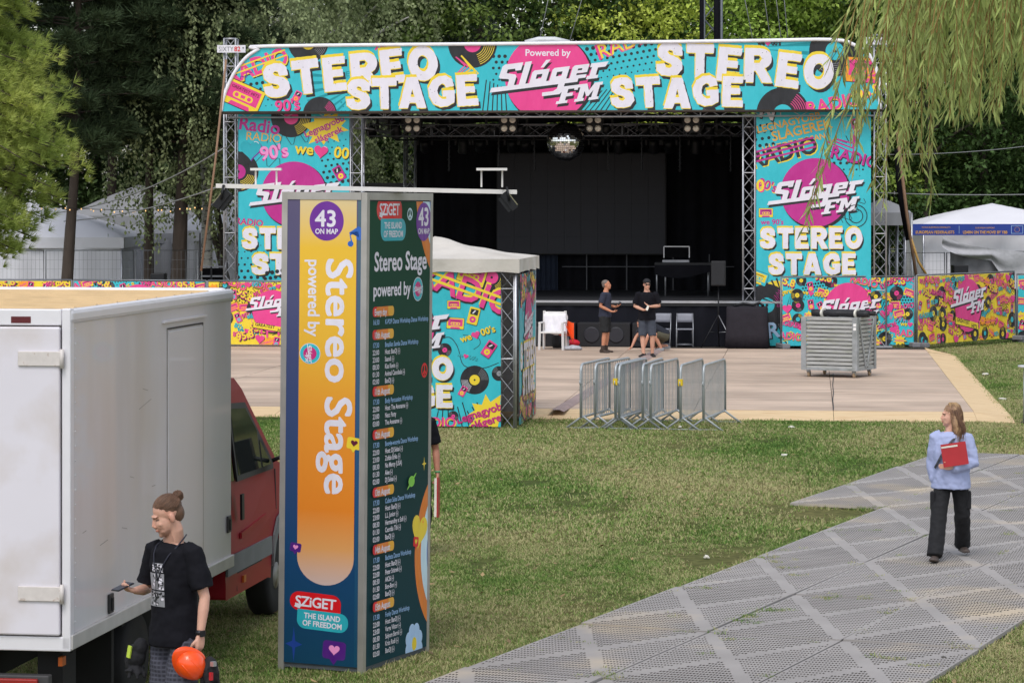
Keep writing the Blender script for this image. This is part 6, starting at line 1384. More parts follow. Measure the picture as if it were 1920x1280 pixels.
def shirt(V, hem, slv, g=0.018, fem=1.0, loose=1.0, long=False, cuff=None, collar=.06, hw=1.0):
    mb = MB(); ax = V['neck']-V['pelvis']; sx = (V['shl']-V['shr']).normalized(); t = ax.normalized(); sy = sx.cross(t)
    def ring(f, rx, ry): c = V['pelvis']+ax*f; return [c+sx*rx*math.cos(2*math.pi*k/28)+sy*ry*math.sin(2*math.pi*k/28) for k in range(28)]
    L = loose
    mb.loft([ring(f, rx*fem+g, ry+g) for f, rx, ry in ((hem, .168*L*hw, .128*L*hw), (hem+.08, .168*L*hw, .128*L*hw), (.15, .167*L*(1+hw)/2, .124*L), (.3, .163*L, .12*L), (.5, .162*L, .117*L), (.75, .178, .12), (.9, .15, .1), (.985, collar, collar*.95))])
    for s in ('l', 'r'):
        sh, e, w_ = V['sh'+s], V['el'+s], V['wr'+s]
        if long:
            mb.path([sh-sx*(.03 if s == 'l' else -.03), sh, sh.lerp(e, .5), e, e.lerp(w_, .5), e.lerp(w_, .85), e.lerp(w_, .95)], [.06*fem+g, .066*fem+g, .064*fem+g, .066*fem+g, .06*fem+g, .05*fem+g, .032*fem+g], 16)
        else: mb.path([sh-sx*(.04 if s == 'l' else -.04), sh, sh.lerp(e, slv*.6), sh.lerp(e, slv)], [.056*fem+g, .056+g, .058+g, .062+g], 16)
    return mb
def legs(V, top, frac, r0=.1, r1=.085, r2=.07, seat=.16, brk=0.):
    mb = MB(); ax = V['neck']-V['pelvis']; sx = (V['hipl']-V['hipr']).normalized(); t = ax.normalized(); sy = sx.cross(t)
    def ring(f, rx, ry): c = V['pelvis']+ax*f; return [c+sx*rx*math.cos(2*math.pi*k/24)+sy*ry*math.sin(2*math.pi*k/24) for k in range(24)]
    mb.loft([ring(f, rx, ry) for f, rx, ry in ((-.13, seat*.62, .085), (-.05, seat*1.05, .125), (.06, seat, .125), (top, seat*.95, .115))])
    for s in ('l', 'r'):
        hp, kn, an = V['hip'+s], V['kn'+s], V['an'+s]
        if frac <= 1: mb.path([hp+t*.04, hp, hp.lerp(kn, frac*.6), hp.lerp(kn, frac)], [r0, r0+.006, r1+.004, r1], 16)
        else: mb.path([hp+t*.04, hp, hp.lerp(kn, .5), kn, kn.lerp(an, .5), kn.lerp(an, frac-1)], [r0, r0+.006, r1, (r1+r2)/2, r2, r2+.004], 16)
    return mb
def shoe(o, V, s, d, mat, name='shoe', h=.07, L=.27, sole=None):
    an = V['an'+s]; d = Vector(d).normalized(); sd = d.cross(Vector((0, 0, 1))).normalized(); up = sd.cross(d); b = an-up*.085
    mb = MB(); rings = []
    for f, w_, hh, z in ((-.3, .028, .05, .02), (-.24, .038, .085, .0), (0, .042, .1, 0), (.2, .045, .07, 0), (.45, .05, .05, 0), (.62, .045, .04, 0), (.7, .025, .025, .005)):
        c = b+d*f*L; rings.append([c+sd*w_*math.cos(a)+up*(hh*max(0, math.sin(a))**.7+z) if math.sin(a) > 0 else c+sd*w_*math.cos(a)+up*z for a in [2*math.pi*k/14 for k in range(14)]])
    mb.loft(rings)
    if h > .1: mb.path([an-Vector((0, 0, .03)), an+Vector((0, 0, h-.08))], [.055, .052], 12)
    return cloth(o, name, mb, mat, .012, 0, sm=2)

# --- foreground man with phone and helmet
SK1 = '#c79a86'
hm = rot3(-30, 22)
p1 = Vector(((325-960)/F*18.9, 18.9, 0))
o1, V1 = person('man in a black t-shirt with a hair bun looking at his phone beside the truck', p1, R(-38), dict(
    pelvis=(0, .02, .98), neck=(0, .0, 1.56), head=(0, -.065, 1.735), headrot=hm, shl=(.172, .01, 1.5), shr=(-.172, .0, 1.5), ell=(.265, .03, 1.2), elr=(-.27, .02, 1.21), wrl=(.28, -.03, .95), wrr=(-.13, -.23, 1.24),
    handl=((.05, -.12, -1), (-.9, .2, 0), (-.1, -1, -.1), (50, 50, 35)), handr=((.15, -1, .22), (.2, .25, 1), (-1, -.1, .1), (15, 30, 35)), hipl=(.095, .02, .92), hipr=(-.095, .02, .92), knl=(.12, -.06, .5), knr=(-.1, .02, .5), anl=(.12, .03, .09), anr=(-.1, .2, .12)), SK1, .0055, dict(brow='#6d4a36', stubble=1, fem=.93), .985, 1.06)
BT = M('tshirt_black', '#0f0f16', .85, var=.12, scale=6, spec=.2)
ts = cloth(o1, 't_shirt', shirt(V1, -.2, .82, .016, .93, hw=1.12), BT, .009, .032, .13, label='black t-shirt with a grey printed square on the chest')
PLD = bpy.data.materials.new('plaid_grey'); PLD.use_nodes = True
def plaid(m, c0, c1, c2, sc):
    N = m.node_tree.nodes; L = m.node_tree.links; b = N['Principled BSDF']; tc = N.new('ShaderNodeTexCoord'); last = None
    for ax_, k in (('X', sc), ('Z', sc)):
        w_ = N.new('ShaderNodeTexWave'); w_.wave_type = 'BANDS'; w_.bands_direction = ax_; w_.inputs['Scale'].default_value = k; w_.inputs['Distortion'].default_value = .6; L.new(tc.outputs['Object'], w_.inputs['Vector'])
        cr = N.new('ShaderNodeMapRange'); cr.inputs[1].default_value = .55; cr.inputs[2].default_value = .8; L.new(w_.outputs['Fac'], cr.inputs[0])
        mx = N.new('ShaderNodeMix'); mx.data_type = 'RGBA'; mx.inputs[6].default_value = (*lin(c0), 1); mx.inputs[7].default_value = (*lin(c1 if last is None else c2), 1); L.new(cr.outputs[0], mx.inputs[0])
        if last is not None: L.new(last, mx.inputs[6])
        last = mx.outputs[2]
    L.new(last, b.inputs['Base Color']); b.inputs['Roughness'].default_value = .9
plaid(PLD, '#2f2f39', '#42424e', '#4b4c58', 11)
cloth(o1, 'shorts', legs(V1, .0, 1.25, .086, .108, .108, .16), PLD, .01, .025, .1)
for s in ('l', 'r'): shoe(o1, V1, s, (0, -1, 0), BLKM)
HR1 = M('hair_brown', '#5f4534', .55, var=.3, scale=40, stretch=(1, 1, .2), bump=.004, bscale=70)
def hair_at(o, C, Rm, s, vols, mat, vox=.007, name='hair', wr=.004):
    mb = MB()
    for v in vols:
        if v[0] == 'e': mb.ell(C+Rm @ (Vector(v[1])*s), [x*s for x in v[2]], 18, 14, Rm)
        else: mb.path([C+Rm @ (Vector(p)*s) for p in v[1]], [(q[0]*s, q[1]*s) if isinstance(q, tuple) else q*s for q in v[2]], 12)
    return cloth(o, name, mb, mat, vox, wr, .02, 1)
hair_at(o1, V1['head'], hm, 1.06, [('e', (0, .029, .052), (.078, .094, .078)), ('e', (0, .06, .0), (.064, .06, .07)), ('e', (0, .115, .088), (.033, .034, .034)), ('p', [(0, .07, .09), (0, .1, .09)], [.022, .02])], HR1)
# printed square, lanyard, watch, gloves, phone, helmet
A = Art(.2, .34); c = A.ctx(); CHEST = A; rg = random.Random(8)
for (x0_, y0_, x1_, y1_) in ((.05, .27, .18, .34), (.0, .13, .19, .26), (0, 0, .19, .12)):
    c.rect(x0_, y0_, x1_, y1_, 'grey')
    k = c.one()
    for _ in range(46): x, y = rg.uniform(x0_, x1_-.02), rg.uniform(y0_, y1_-.02); k.rect(x, y, min(x1_, x+rg.uniform(.006, .03)), min(y1_, y+rg.uniform(.005, .02)), 'black' if rg.random() < .6 else 'white')
c.rect(.09, 0, .098, .26, 'black')
def curved_art(A, o, fn, name):
    cells = []; N_ = 10
    old = A.polys; A.polys = []
    for q, col, lay in old:
        for i in range(N_):
            cv = [(A.w*i/N_, -1), (A.w*(i+1)/N_, -1), (A.w*(i+1)/N_, 2), (A.w*i/N_, 2)]; r = clip_tri(q, cv)
            if len(r) >= 3: A.polys.append((r, col, lay))
    return A.build(name, o, fn, (0, -1, 0))
mb = MB(); w_ = V1['wrl']; d = (V1['wrl']-V1['ell']).normalized(); mb.path([w_-d*.035, w_-d*.005], [.034, .034], 16); mb.box(w_-d*.02+Vector((.03, -.01, 0)), (.014, .04, .04)); mb.build('watch', M('watch_dark', '#2b2b30', .35, .5), o1)
Mx = frame(o1)
def held(name, label, cat, pos, rz=0): return thing(name, label, cat, Mx @ (Vector(pos)*.985), o1.rotation_euler.z+rz)
ph = held('mobile_phone', 'dark mobile phone in the raised hand of the man in the black t-shirt', 'phone', (-.115, -.36, 1.28)); rt = rot3(0, 14, 0)
mb = MB(); mb.box((0, 0, 0), (.072, .15, .009), rt); mb.build('case', M('phone_dark', '#1c1c22', .3), ph, .004); mb = MB(); mb.box(rt @ Vector((0, 0, .006)), (.064, .14, .002), rt); mb.build('screen', M('phone_glass', '#2f3440', .08), ph)
HS = .8
hl = held('safety_helmet', 'bright orange safety helmet hanging from the hand of the man at left', 'helmet', (.30, -.13, .765)); 
_z = Vector((.42, -.82, -.38)).normalized(); _f = Vector((-.62, -.1, .7)); _f = (_f-_z*_f.dot(_z)).normalized(); _x = (-_f).cross(_z)
rt = Matrix.Rotation(-o1.rotation_euler.z, 3, 'Z') @ Matrix((_x, -_f, _z)).transposed()
ORG = M('helmet_orange', '#f4500f', .32, 0, var=.03, coat=.3)
mb = MB(); n = 28; rings = []
for i in range(10):
    a = R(90*i/9); r_, z = math.cos(a), math.sin(a); rings.append([rt @ Vector((r_*.115*math.cos(t)*(1), r_*.14*math.sin(t), z*.125-.02)) for t in [2*math.pi*k/n for k in range(n)]])
mb.loft(rings, cap=False); mb.build('shell', ORG, hl); hl.scale = (HS,)*3
mb = MB(); rings = []
for e, z in ((1.0, 0), (1.13, -.012), (1.14, -.02), (1.0, -.018)):
    rings.append([rt @ Vector((.115*e*math.cos(t), (.14*e+(.045 if (math.sin(t) < -.2 and e > 1) else 0)*max(0, -math.sin(t)))*math.sin(t), z-.02)) for t in [2*math.pi*k/n for k in range(n)]])
mb.loft(rings, cap=False); mb.build('brim', ORG, hl)
for k in (-1, 0, 1): mb = MB(); mb.path([rt @ Vector((k*.04, .13*math.cos(R(a)), .118*math.sin(R(a))*(1 if k == 0 else .94)-.018)) for a in range(30, 151, 15)], .006, 6); mb.build('ridge', ORG, hl)
mb = MB(); mb.path([rt @ Vector((.1, .05, -.03)), rt @ Vector((.13, .1, -.1)), rt @ Vector((.03, .12, -.17)), rt @ Vector((-.1, .05, -.05))], .012, 6); mb.build('chin_strap', BLKM, hl); mb = MB(); mb.ell(rt @ Vector((0, 0, -.06)), (.09, .11, .05), 14, 8, rt); mb.build('inner_padding', BLK, hl)
for sd, lab in ((-1, 'black work gloves clipped at the hip of the man at left'),):
    gl = held('work_gloves', lab, 'gloves', (-.25, -.1, .78)); mb = MB(); rg = random.Random(5)
    mb.ell((0, 0, 0), (.075, .06, .08), 14, 10); mb.ell((-.05, .02, -.04), (.06, .06, .09), 14, 10); mb.ell((.04, 0, .06), (.05, .05, .06), 12, 8)
    for k in range(11): a = rg.uniform(0, 6.28); mb.path([(0, 0, -.05), (.05*math.cos(a), .06*math.sin(a), -.11), (.07*math.cos(a), .08*math.sin(a), -.13+rg.uniform(-.03, .05))], [.02, .017, .012], 8)
    cloth(gl, 'glove', mb, M('glove_black', '#15151a', .85, bump=.004, bscale=60), .007, .01, .04); mb = MB(); mb.box((.0, -.066, .03), (.03, .012, .08), rot3(0, 0, 12)); mb.build('tag_strip', M('tag_lime', '#b9cf48', .6), gl)

hb = held('harness_bundle', 'black harness straps hanging behind the orange helmet', 'harness', (.36, -.02, .72)); rg = random.Random(6); mb = MB(); mb.ell((0, 0, 0), (.06, .06, .1), 12, 10)
for k in range(9): a = rg.uniform(0, 6.28); mb.path([(0, 0, .08), (.07*math.cos(a), .07*math.sin(a), .02), (.06*math.cos(a+.5), .06*math.sin(a+.5), -.1), (.01, .02, -.15)], .012, 6)
cloth(hb, 'straps', mb, M('glove_black'), .007, .012, .03); mb = MB(); mb.box((.06, -.03, .06), (.03, .03, .03)); mb.build('buckle', M('buckle_metal', '#b9babd', .3, .7), hb); mb = MB(); mb.box((.055, -.045, -.02), (.02, .02, .05)); mb.build('red_clip', M('clip_red', '#b3202a', .5), hb)
def strands(o, C, Rm, s, paths, mat, r=.0024, name='hair_strands'):
    mb = MB()
    for p in paths: mb.path([C+Rm @ (Vector(q)*s) for q in p], [r*s*(1-.6*i/(len(p)-1)) for i in range(len(p))], 3, cap=False)
    return stuff(mb.build(name, mat, o))
rg = random.Random(51); cc_ = Vector((0, .029, .052)); rad = (.0785, .0945, .0785); bun = Vector((0, .86, .42)).normalized(); paths = []
for k in range(520):
    a = rg.uniform(-125, 125); e = 26-40*abs(a)/125+rg.random()**1.5*45; d = Vector((math.sin(R(a))*math.cos(R(e)), -math.cos(R(a))*math.cos(R(e)), math.sin(R(e)))); om = d.angle(bun); p = []; j = rg.uniform(.99, 1.035)
    for i in range(7):
        t = i/6; v = (d*math.sin((1-t)*om)+bun*math.sin(t*om))/max(math.sin(om), 1e-3); p.append(cc_+Vector((v.x*rad[0], v.y*rad[1], v.z*rad[2]))*j+rv3(rg)*.0012)
    paths.append(p)
for k in range(70):
    ax_ = rv3(rg); b_ = ax_.orthogonal().normalized(); c_ = ax_.cross(b_); ph_ = rg.uniform(0, 6.28); paths.append([Vector((0, .115, .088))+(b_*math.cos(ph_+i*.5)+c_*math.sin(ph_+i*.5))*.035*rg.uniform(.95, 1.08) for i in range(6)])
strands(o1, V1['head'], V1['headrot'], 1.06, paths, M('hair_strand', '#6a4d3a', .5, var=.2, island=.45))
# --- woman with the red folder
hm = rot3(-78, 2)
p2 = Vector(((1783-960)/F*29.8, 29.8, .04))
o2, V2 = person('woman in a lilac sweatshirt and black cargo trousers walking on the grey path', p2, R(-8), dict(
    pelvis=(0, .02, .86), neck=(0, .0, 1.37), head=(-.005, -.02, 1.53), headrot=hm, shl=(.145, .0, 1.3), shr=(-.145, .0, 1.3), ell=(.22, -.02, 1.03), elr=(-.175, .06, 1.04), wrl=(-.0, -.2, 1.0), wrr=(-.15, .02, .8),
    handl=((-1, -.1, .05), (.05, -1, 0), (0, .1, 1), (20, 25, 20)), handr=((0, -.2, -1), (1, 0, 0), (0, -1, 0)), hipl=(.085, .02, .82), hipr=(-.085, .02, .82), knl=(.12, .08, .47), knr=(-.13, -.12, .47), anl=(.13, .36, .13), anr=(-.17, -.3, .09)), '#d3a48e', .007, dict(brow='#6b4b38', fem=.86), .985, .97)
cloth(o2, 'sweatshirt', shirt(V2, -.2, 1, .03, .86, 1.2, True, collar=.06), M('sweat_lilac', '#a3acd0', .9, var=.05, scale=5), .0095, .036, .11, label='lilac blue sweatshirt')
cloth(o2, 'trousers', legs(V2, .05, 2.06, .092, .088, .084, .15), M('cargo_black', '#121216', .85, var=.2), .011, .03, .1)
for s, x in (('l', .2), ('r', -.21)):
    mb = MB(); q = V2['hip'+s].lerp(V2['kn'+s], .55); mb.box(q+Vector(((.085 if s == 'l' else -.085), .01, 0)), (.05, .13, .19)); mb.build('cargo_pocket', M('cargo_black'), o2, .015)
SND = M('clog_brown', '#4a3f3a', .6)
shoe(o2, V2, 'l', (.25, -1, .0), SND, 'sandal', L=.24); shoe(o2, V2, 'r', (-.15, -1, .18), SND, 'sandal', L=.25)
HR2 = M('hair_blonde', '#7a5a44', .5, var=.25, scale=30, stretch=(1, 1, .25), col2='#c9a577', c2scale=7, c2thr=.55, c2soft=.2, bump=.006, bscale=50)
hair_at(o2, V2['head'], hm, .95, [('e', (0, .027, .05), (.083, .1, .083)), ('e', (0, .065, -.04), (.077, .066, .11)), ('p', [(.06, .02, .0), (.075, .03, -.1), (.08, .045, -.19), (.06, .02, -.25)], [.035, .04, .035, .012]), ('p', [(-.055, .02, .0), (-.072, .02, -.1), (-.08, .0, -.2), (-.085, -.01, -.28)], [.034, .04, .035, .01]), ('p', [(0, .07, .0), (0, .1, -.12), (.01, .11, -.22), (0, .1, -.3)], [.06, .065, .05, .012])], HR2, .008, wr=.014)
rg = random.Random(52); paths = []
for k in range(620):
    s_ = 1 if k % 2 else -1; y0 = rg.uniform(-.018, .12); w_ = rg.uniform(-.02, .035); dn = rg.uniform(.0, .12); j = rg.uniform(.98, 1.06); bk = max(0, y0-.06)*2.2
    paths.append([(s_*.008*j, y0*.55, .136*j), (s_*.056*j, y0*.85, .108*j), (s_*(.086*j-bk*.3), y0+.012, .03), (s_*(.09*j-bk*.5), y0+.022, -.06), (s_*(.085+w_-bk*.5), y0+.025+w_, -.14), (s_*(.08+w_*1.6-bk*.5), y0+.02+w_*.6+rg.uniform(-.02, .02), -.2-dn), (s_*(.075+w_-bk*.4), y0+.02+rg.uniform(-.03, .03), -.235-dn*1.1)])
strands(o2, V2['head'], hm, .95, paths, M('hair_strand_fair', '#72533f', .5, var=.2, island=.45, col2='#cba878', c2scale=5, c2thr=.54, c2soft=.1), .0027)
mb = MB(); mb.path([V2['shl']+Vector((-.04, .05, .06)), V2['shl']+Vector((-.06, -.06, .05)), (.0, -.16, 1.26), (-.1, -.17, 1.12), (-.17, -.12, .98)], [(.02, .006)]*5, 8); mb.build('bag_strap', M('strap_pattern', '#22242c', .8, col2='#55565e', c2scale=30), o2)
Mw = frame(o2); fo = thing('red_folder', 'red folder with white papers held against the chest of the woman', 'folder', Mw @ Vector((.035, -.225, 1.11)), o2.rotation_euler.z); rt = rot3(0, -6, -9)
mb = MB(); mb.box((0, 0, 0), (.26, .012, .22), rt); mb.build('cover', M('folder_red', '#a51620', .45), fo); mb = MB(); mb.box((0, .015, .0), (.25, .016, .215), rt); mb.build('papers', M('paper_white'), fo); mb = MB(); mb.box((0, .03, .012), (.26, .012, .225), rt); mb.build('cover', M('folder_red'), fo)
mb = MB(); mb.box(rt @ Vector((-.04, -.007, .095)), (.17, .004, .018), rt); mb.build('white_strip', M('paper_white'), fo)

# --- crew in front of the stage
def crew(label, px, py, Y, rotz, J, skin, sc, wear): return person(label, Vector(((px-960)/F*Y, Y, .105)), rotz, J, skin, .011, wear, sc)
stand = dict(pelvis=(0, .02, .93), neck=(0, 0, 1.5), head=(0, -.03, 1.66), hipl=(.09, .02, .87), hipr=(-.09, .02, .87), knl=(.11, 0, .48), knr=(-.11, 0, .48), anl=(.12, .04, .09), anr=(-.12, .04, .09), shl=(.19, 0, 1.43), shr=(-.19, 0, 1.43))
YA = F*(CAMH-.105)/(661-HOR)
oA, VA = crew('man in a navy t-shirt and black shorts in profile holding up a phone', 1136, 661, YA, R(70), dict(stand, head=(0, -.02, 1.67), headrot=rot3(10, -6), ell=(.25, .04, 1.16), elr=(-.25, .06, 1.15), wrl=(.17, -.2, 1.12), wrr=(-.16, -.2, 1.02), handl=((-.1, -1, .35), (0, 0, 1), (-1, 0, 0), (15, 20, 20)), handr=((.1, -1, -.05), (0, 0, 1), (1, 0, 0), (25, 25, 20))), '#c08466', .985, dict(brow='#7a6a5e'))
cloth(oA, 't_shirt', shirt(VA, -.1, .75, hw=1.08), M('tshirt_navy', '#262a3c', .85), .014, .02, .1); cloth(oA, 'shorts', legs(VA, .02, .95, .11, .11, .1, .175), M('shorts_black', '#17181a', .85), .014, .025, .1)
for s in ('l', 'r'): shoe(oA, VA, s, (.1 if s == 'l' else -.1, -1, 0), M('boot_brown', '#3b2e27', .7), 'boot', .18)
hair_at(oA, VA['head'], VA['headrot'], 1.0, [('e', (0, .028, .047), (.077, .096, .078)), ('e', (0, .06, -.01), (.064, .058, .06))], M('hair_grey', '#6b625c', .7, var=.2), .011)
MA = frame(oA); k = thing('mobile_phone', 'phone held up by the man in the navy t-shirt', 'phone', MA @ (Vector((.15, -.36, 1.21))*.985), oA.rotation_euler.z); mb = MB(); mb.box((0, 0, 0), (.075, .15, .01), rot3(0, 32, 0)); mb.build('case', M('phone_dark'), k); mb = MB(); mb.box(rot3(0, 32, 0) @ Vector((0, 0, .006)), (.066, .138, .002), rot3(0, 32, 0)); mb.build('screen', M('phone_glass'), k)
YB = F*(CAMH-.105)/(669-HOR)
oB, VB = crew('man in black with a backward cap and sunglasses standing before the stage', 1213, 669, YB, R(-6), dict(stand, headrot=rot3(18, 4), ell=(.28, .03, 1.17), elr=(-.28, .03, 1.16), wrl=(.08, -.2, 1.16), wrr=(-.06, -.22, 1.08), handl=((-1, -.3, .5), (-.3, .3, .8), (0, -1, 0), (30, 40, 30)), handr=((1, -.3, .1), (0, .3, 1), (0, -1, .2), (35, 45, 30)), knl=(.125, -.02, .48), knr=(-.1, 0, .48), anl=(.12, .06, .09), anr=(-.08, .0, .09)), '#cf9f88', 1.03, dict(brow='#4b3a30'))
cloth(oB, 't_shirt', shirt(VB, -.14, .8, .022, 1.0, hw=1.1), M('tshirt_black'), .014, .02, .1); cloth(oB, 'shorts', legs(VB, .0, 1.0, .096, .098, .1, .172), M('shorts_slate', '#3b404b', .85, var=.2), .014, .025, .1)
for s in ('l', 'r'): shoe(oB, VB, s, (.35 if s == 'l' else -.5, -1, 0), M('shoe_black', '#121215', .6))
hair_at(oB, VB['head'], VB['headrot'], 1.0, [('e', (0, .012, .062), (.086, .103, .07)), ('e', (0, .09, .03), (.05, .05, .02))], M('cap_black', '#17171b', .8), .011, 'cap')
mb = MB(); T = lambda p: VB['head']+VB['headrot'] @ Vector(p)
for kx_ in (-1, 1): mb.ell(T((kx_*.034, -.1, .004)), (.03, .008, .019), 12, 8, VB['headrot'])
mb.path([T((-.075, .01, .01)), T((-.066, -.085, .012)), T((0, -.106, .012)), T((.066, -.085, .012)), T((.075, .01, .01))], .005, 6); mb.build('sunglasses', M('glasses_black', '#0c0c0e', .2), oB)
MB_ = frame(oB); k = thing('paper_slip', 'small white slip in the hands of the man with the cap', 'paper', MB_ @ (Vector((.03, -.31, 1.13))*1.03)); mb = MB(); mb.box((0, 0, 0), (.05, .004, .12), rot3(0, -20, 20)); mb.build('sheet', M('paper_white'), k)
YC = F*(CAMH-.105)/(658-HOR)
oC, VC = crew('crouching man in a dark shirt reaching to the floor behind the capped man', 1228, 658, YC, R(-70), dict(pelvis=(0, .28, .38), neck=(0, -.22, .66), head=(0, -.38, .68), headrot=rot3(0, 30), shl=(.18, -.18, .62), shr=(-.18, -.18, .62), ell=(.24, -.3, .36), elr=(-.2, -.42, .34), wrl=(.2, -.36, .12), wrr=(-.14, -.55, .12), handl=((0, -.4, -1), (0, -1, .3), (1, 0, 0)), handr=((0, -.6, -.7), (0, -1, .5), (1, 0, 0)), hipl=(.1, .28, .34), hipr=(-.1, .28, .34), knl=(.14, -.08, .42), knr=(-.14, -.02, .12), anl=(.13, .1, .09), anr=(-.12, .38, .12)), '#c58f76', 1.0, dict(brow='#4b3a30'))
cloth(oC, 't_shirt', shirt(VC, -.02, .7), M('tshirt_dark', '#1b1e29', .85), .014, .015, .1); cloth(oC, 'shorts', legs(VC, .1, .85, .105, .1, .1, .165), M('shorts_olive', '#4b4738', .85), .014, .02, .1)
for s in ('l', 'r'): shoe(oC, VC, s, (0, -1, 0), M('shoe_grey', '#8b8b8d', .7))
hair_at(oC, VC['head'], VC['headrot'], 1.0, [('e', (0, .028, .047), (.079, .098, .08)), ('e', (0, .06, -.01), (.066, .06, .065))], M('hair_dark', '#33261f', .7), .011)
# --- man behind the column
YD = 30.4
oD, VD = person('man mostly hidden behind the poster column with one tattooed arm showing', Vector(((772-960)/F*YD, YD, 0)), R(5), dict(stand, headrot=rot3(0, 5), ell=(.26, .04, 1.13), elr=(-.26, .04, 1.13), wrl=(.275, -.02, .88), wrr=(-.27, -.02, .88), handl=((.03, -.1, -1), (-1, 0, 0), (0, -1, 0), (50, 50, 40)), handr=((0, -.1, -1), (1, 0, 0), (0, -1, 0), (40, 40, 40))), '#a8735c', .009, dict(brow='#3b2e27'), 1.0)
cloth(oD, 't_shirt', shirt(VD, -.12, .78), M('tshirt_black'), .012, .02, .1); cloth(oD, 'shorts', legs(VD, .0, 1.05, .115, .115, .1, .18), M('shorts_black'), .012, .025, .1)
for s in ('l', 'r'): shoe(oD, VD, s, (0, -1, 0), M('shoe_black'))
hair_at(oD, VD['head'], VD['headrot'], 1.0, [('e', (0, .028, .047), (.079, .098, .08))], M('hair_dark'), .01)
MD = frame(oD); k = thing('red_folder', 'red and white folder hanging from the hand beside the poster column', 'folder', MD @ Vector((.28, -.08, .63)), R(86)); rt = rot3(0, 0, 6)
mb = MB(); mb.box((0, 0, 0), (.24, .012, .42), rt); mb.build('cover', M('folder_red'), k); mb = MB(); mb.box((0, .02, 0), (.23, .026, .41), rt); mb.build('papers', M('paper_white'), k); mb = MB(); mb.path([MD.inverted() @ (MD @ Vector((0, 0, 0)))]*1+[Vector((0, 0, .001))], .001, 4) if False else None
mb = MB(); mb.path([VD['wrl']+Vector((0, 0, .03)), VD['wrl']+Vector((0, 0, .01))], .031, 12); mb.build('wristband', M('band_green', '#4f8a5b', .6), oD)
# apply the body meshes, carve faces, paint brows, lips and eyes
bpy.context.view_layer.update(); dg = bpy.context.evaluated_depsgraph_get()
for b, C, Rm, s, tone, wear in BODIES:
    me = bpy.data.meshes.new_from_object(b.evaluated_get(dg)); b.modifiers.clear(); old = b.data; b.data = me; me.name = 'body'; bpy.data.meshes.remove(old)
    inv = Rm.transposed(); at = me.color_attributes.new('tone', 'FLOAT_COLOR', 'POINT'); cols = []; bc = lin(wear.get('brow', '#4b3a30')); fwd = Rm @ Vector((0, 1, 0))
    for v in me.vertices:
        q = (inv @ (v.co-C))/s; col = list(tone)
        if q.length < .17 and q.y < -.02:
            push = 0
            for kx_ in (-1, 1):
                d2 = (q.x-kx_*.031)**2+(q.z-.004)**2; push += .011*math.exp(-d2/(2*.012**2))
                e = math.hypot((q.x-kx_*.031)/.0125, (q.z-.004)/.0055)
                if e < 1.0 and q.y < -.05: col = [.05, .035, .03] if e < .75 else [c_*.5 for c_ in col]
                if abs(q.z-(.0225-.12*abs(abs(q.x)-.03)**1.0)) < .0045 and .011 < abs(q.x) < .05 and q.y < -.06: col = list(bc)
            if abs(q.x) < .022 and abs(q.z+.062) < .0055 and q.y < -.08: col = [tone[0]*.85, tone[1]*.55, tone[2]*.55]; push += .003*(abs(q.z+.062) < .002)
            if wear.get('stubble') and q.z < -.042 and abs(q.x) < .05 and not (abs(q.x) < .02 and abs(q.z+.062) < .0075): col = [col[0]*.74, col[1]*.72, col[2]*.72]
            v.co = v.co+fwd*push*s
        if q.length < .17 and (abs(q.x) > .068 or (q.y < -.09 and abs(q.z+.02) < .025)): col = [col[0]*1.02, col[1]*.92, col[2]*.91]
        n_ = noise.noise(v.co*9)*.06+1+.05*noise.noise(v.co*45); cols += [col[0]*n_, col[1]*n_*.98, col[2]*n_*.97, 1]
    at.data.foreach_set('color', cols); me.polygons.foreach_set('use_smooth', [True]*len(me.polygons))

from mathutils.bvhtree import BVHTree
bvh = BVHTree.FromObject(ts, dg)
def onto(x, z, lift=.003):
    h = bvh.ray_cast(Vector((x, -1, z)), Vector((0, 1, 0)))
    return (h[0]+Vector((0, -lift, 0))) if h[0] is not None else Vector((x, -.15, z))
curved_art(CHEST, o1, lambda u, v: onto(-.118+u*.82, 1.13+v*.86, .001), 'chest_print')
for s_ in (1, -1):
    mb = MB(); mb.path([(.05*s_, .075, 1.6), (.082*s_, .02, 1.585)]+[tuple(onto(x*s_-.02*(1-abs(x)/.08), z, .006)) for x, z in ((.085, 1.53), (.07, 1.48), (.045, 1.42), (.02, 1.36), (.0, 1.3))], .005, 6); mb.build('lanyard', M('lanyard_dark', '#1a1c2c', .7), o1)
# ------------------------------------------------------------------ trees
def leafmat(name, col, col2, tr=.3, isl=.35):
    return M(name, col, .6, var=.18, scale=.5, island=isl, col2=col2, c2scale=.8, c2thr=.52, c2soft=.15, trans=tr, spec=.25)
BARK = M('bark_brown', '#4a423a', .95, var=.3, scale=4, stretch=(1, 1, .25), bump=.03, bscale=9); BARKP = M('bark_pine', '#463c35', .95, var=.3, scale=4, stretch=(1, 1, .3), bump=.04, bscale=8); BARKB = M('bark_birch', '#b5b3ab', .8, col2='#3a3834', c2scale=5, c2thr=.6, c2soft=.05, stretch=(1, 1, 3))
def leaf(mb, p, d, up, L, W):
    d = d.normalized(); s = d.cross(up)
    if s.length < 1e-3: s = d.cross(Vector((1, 0, 0)))
    s.normalize(); n = s.cross(d); mb.add([p, p+d*L*.5+s*W*.5+n*W*.12, p+d*L, p+d*L*.5-s*W*.5+n*W*.12], [(0, 1, 2, 3)])
def rv(rg): 
    v = Vector((rg.gauss(0, 1), rg.gauss(0, 1), rg.gauss(0, 1))); return v.normalized()
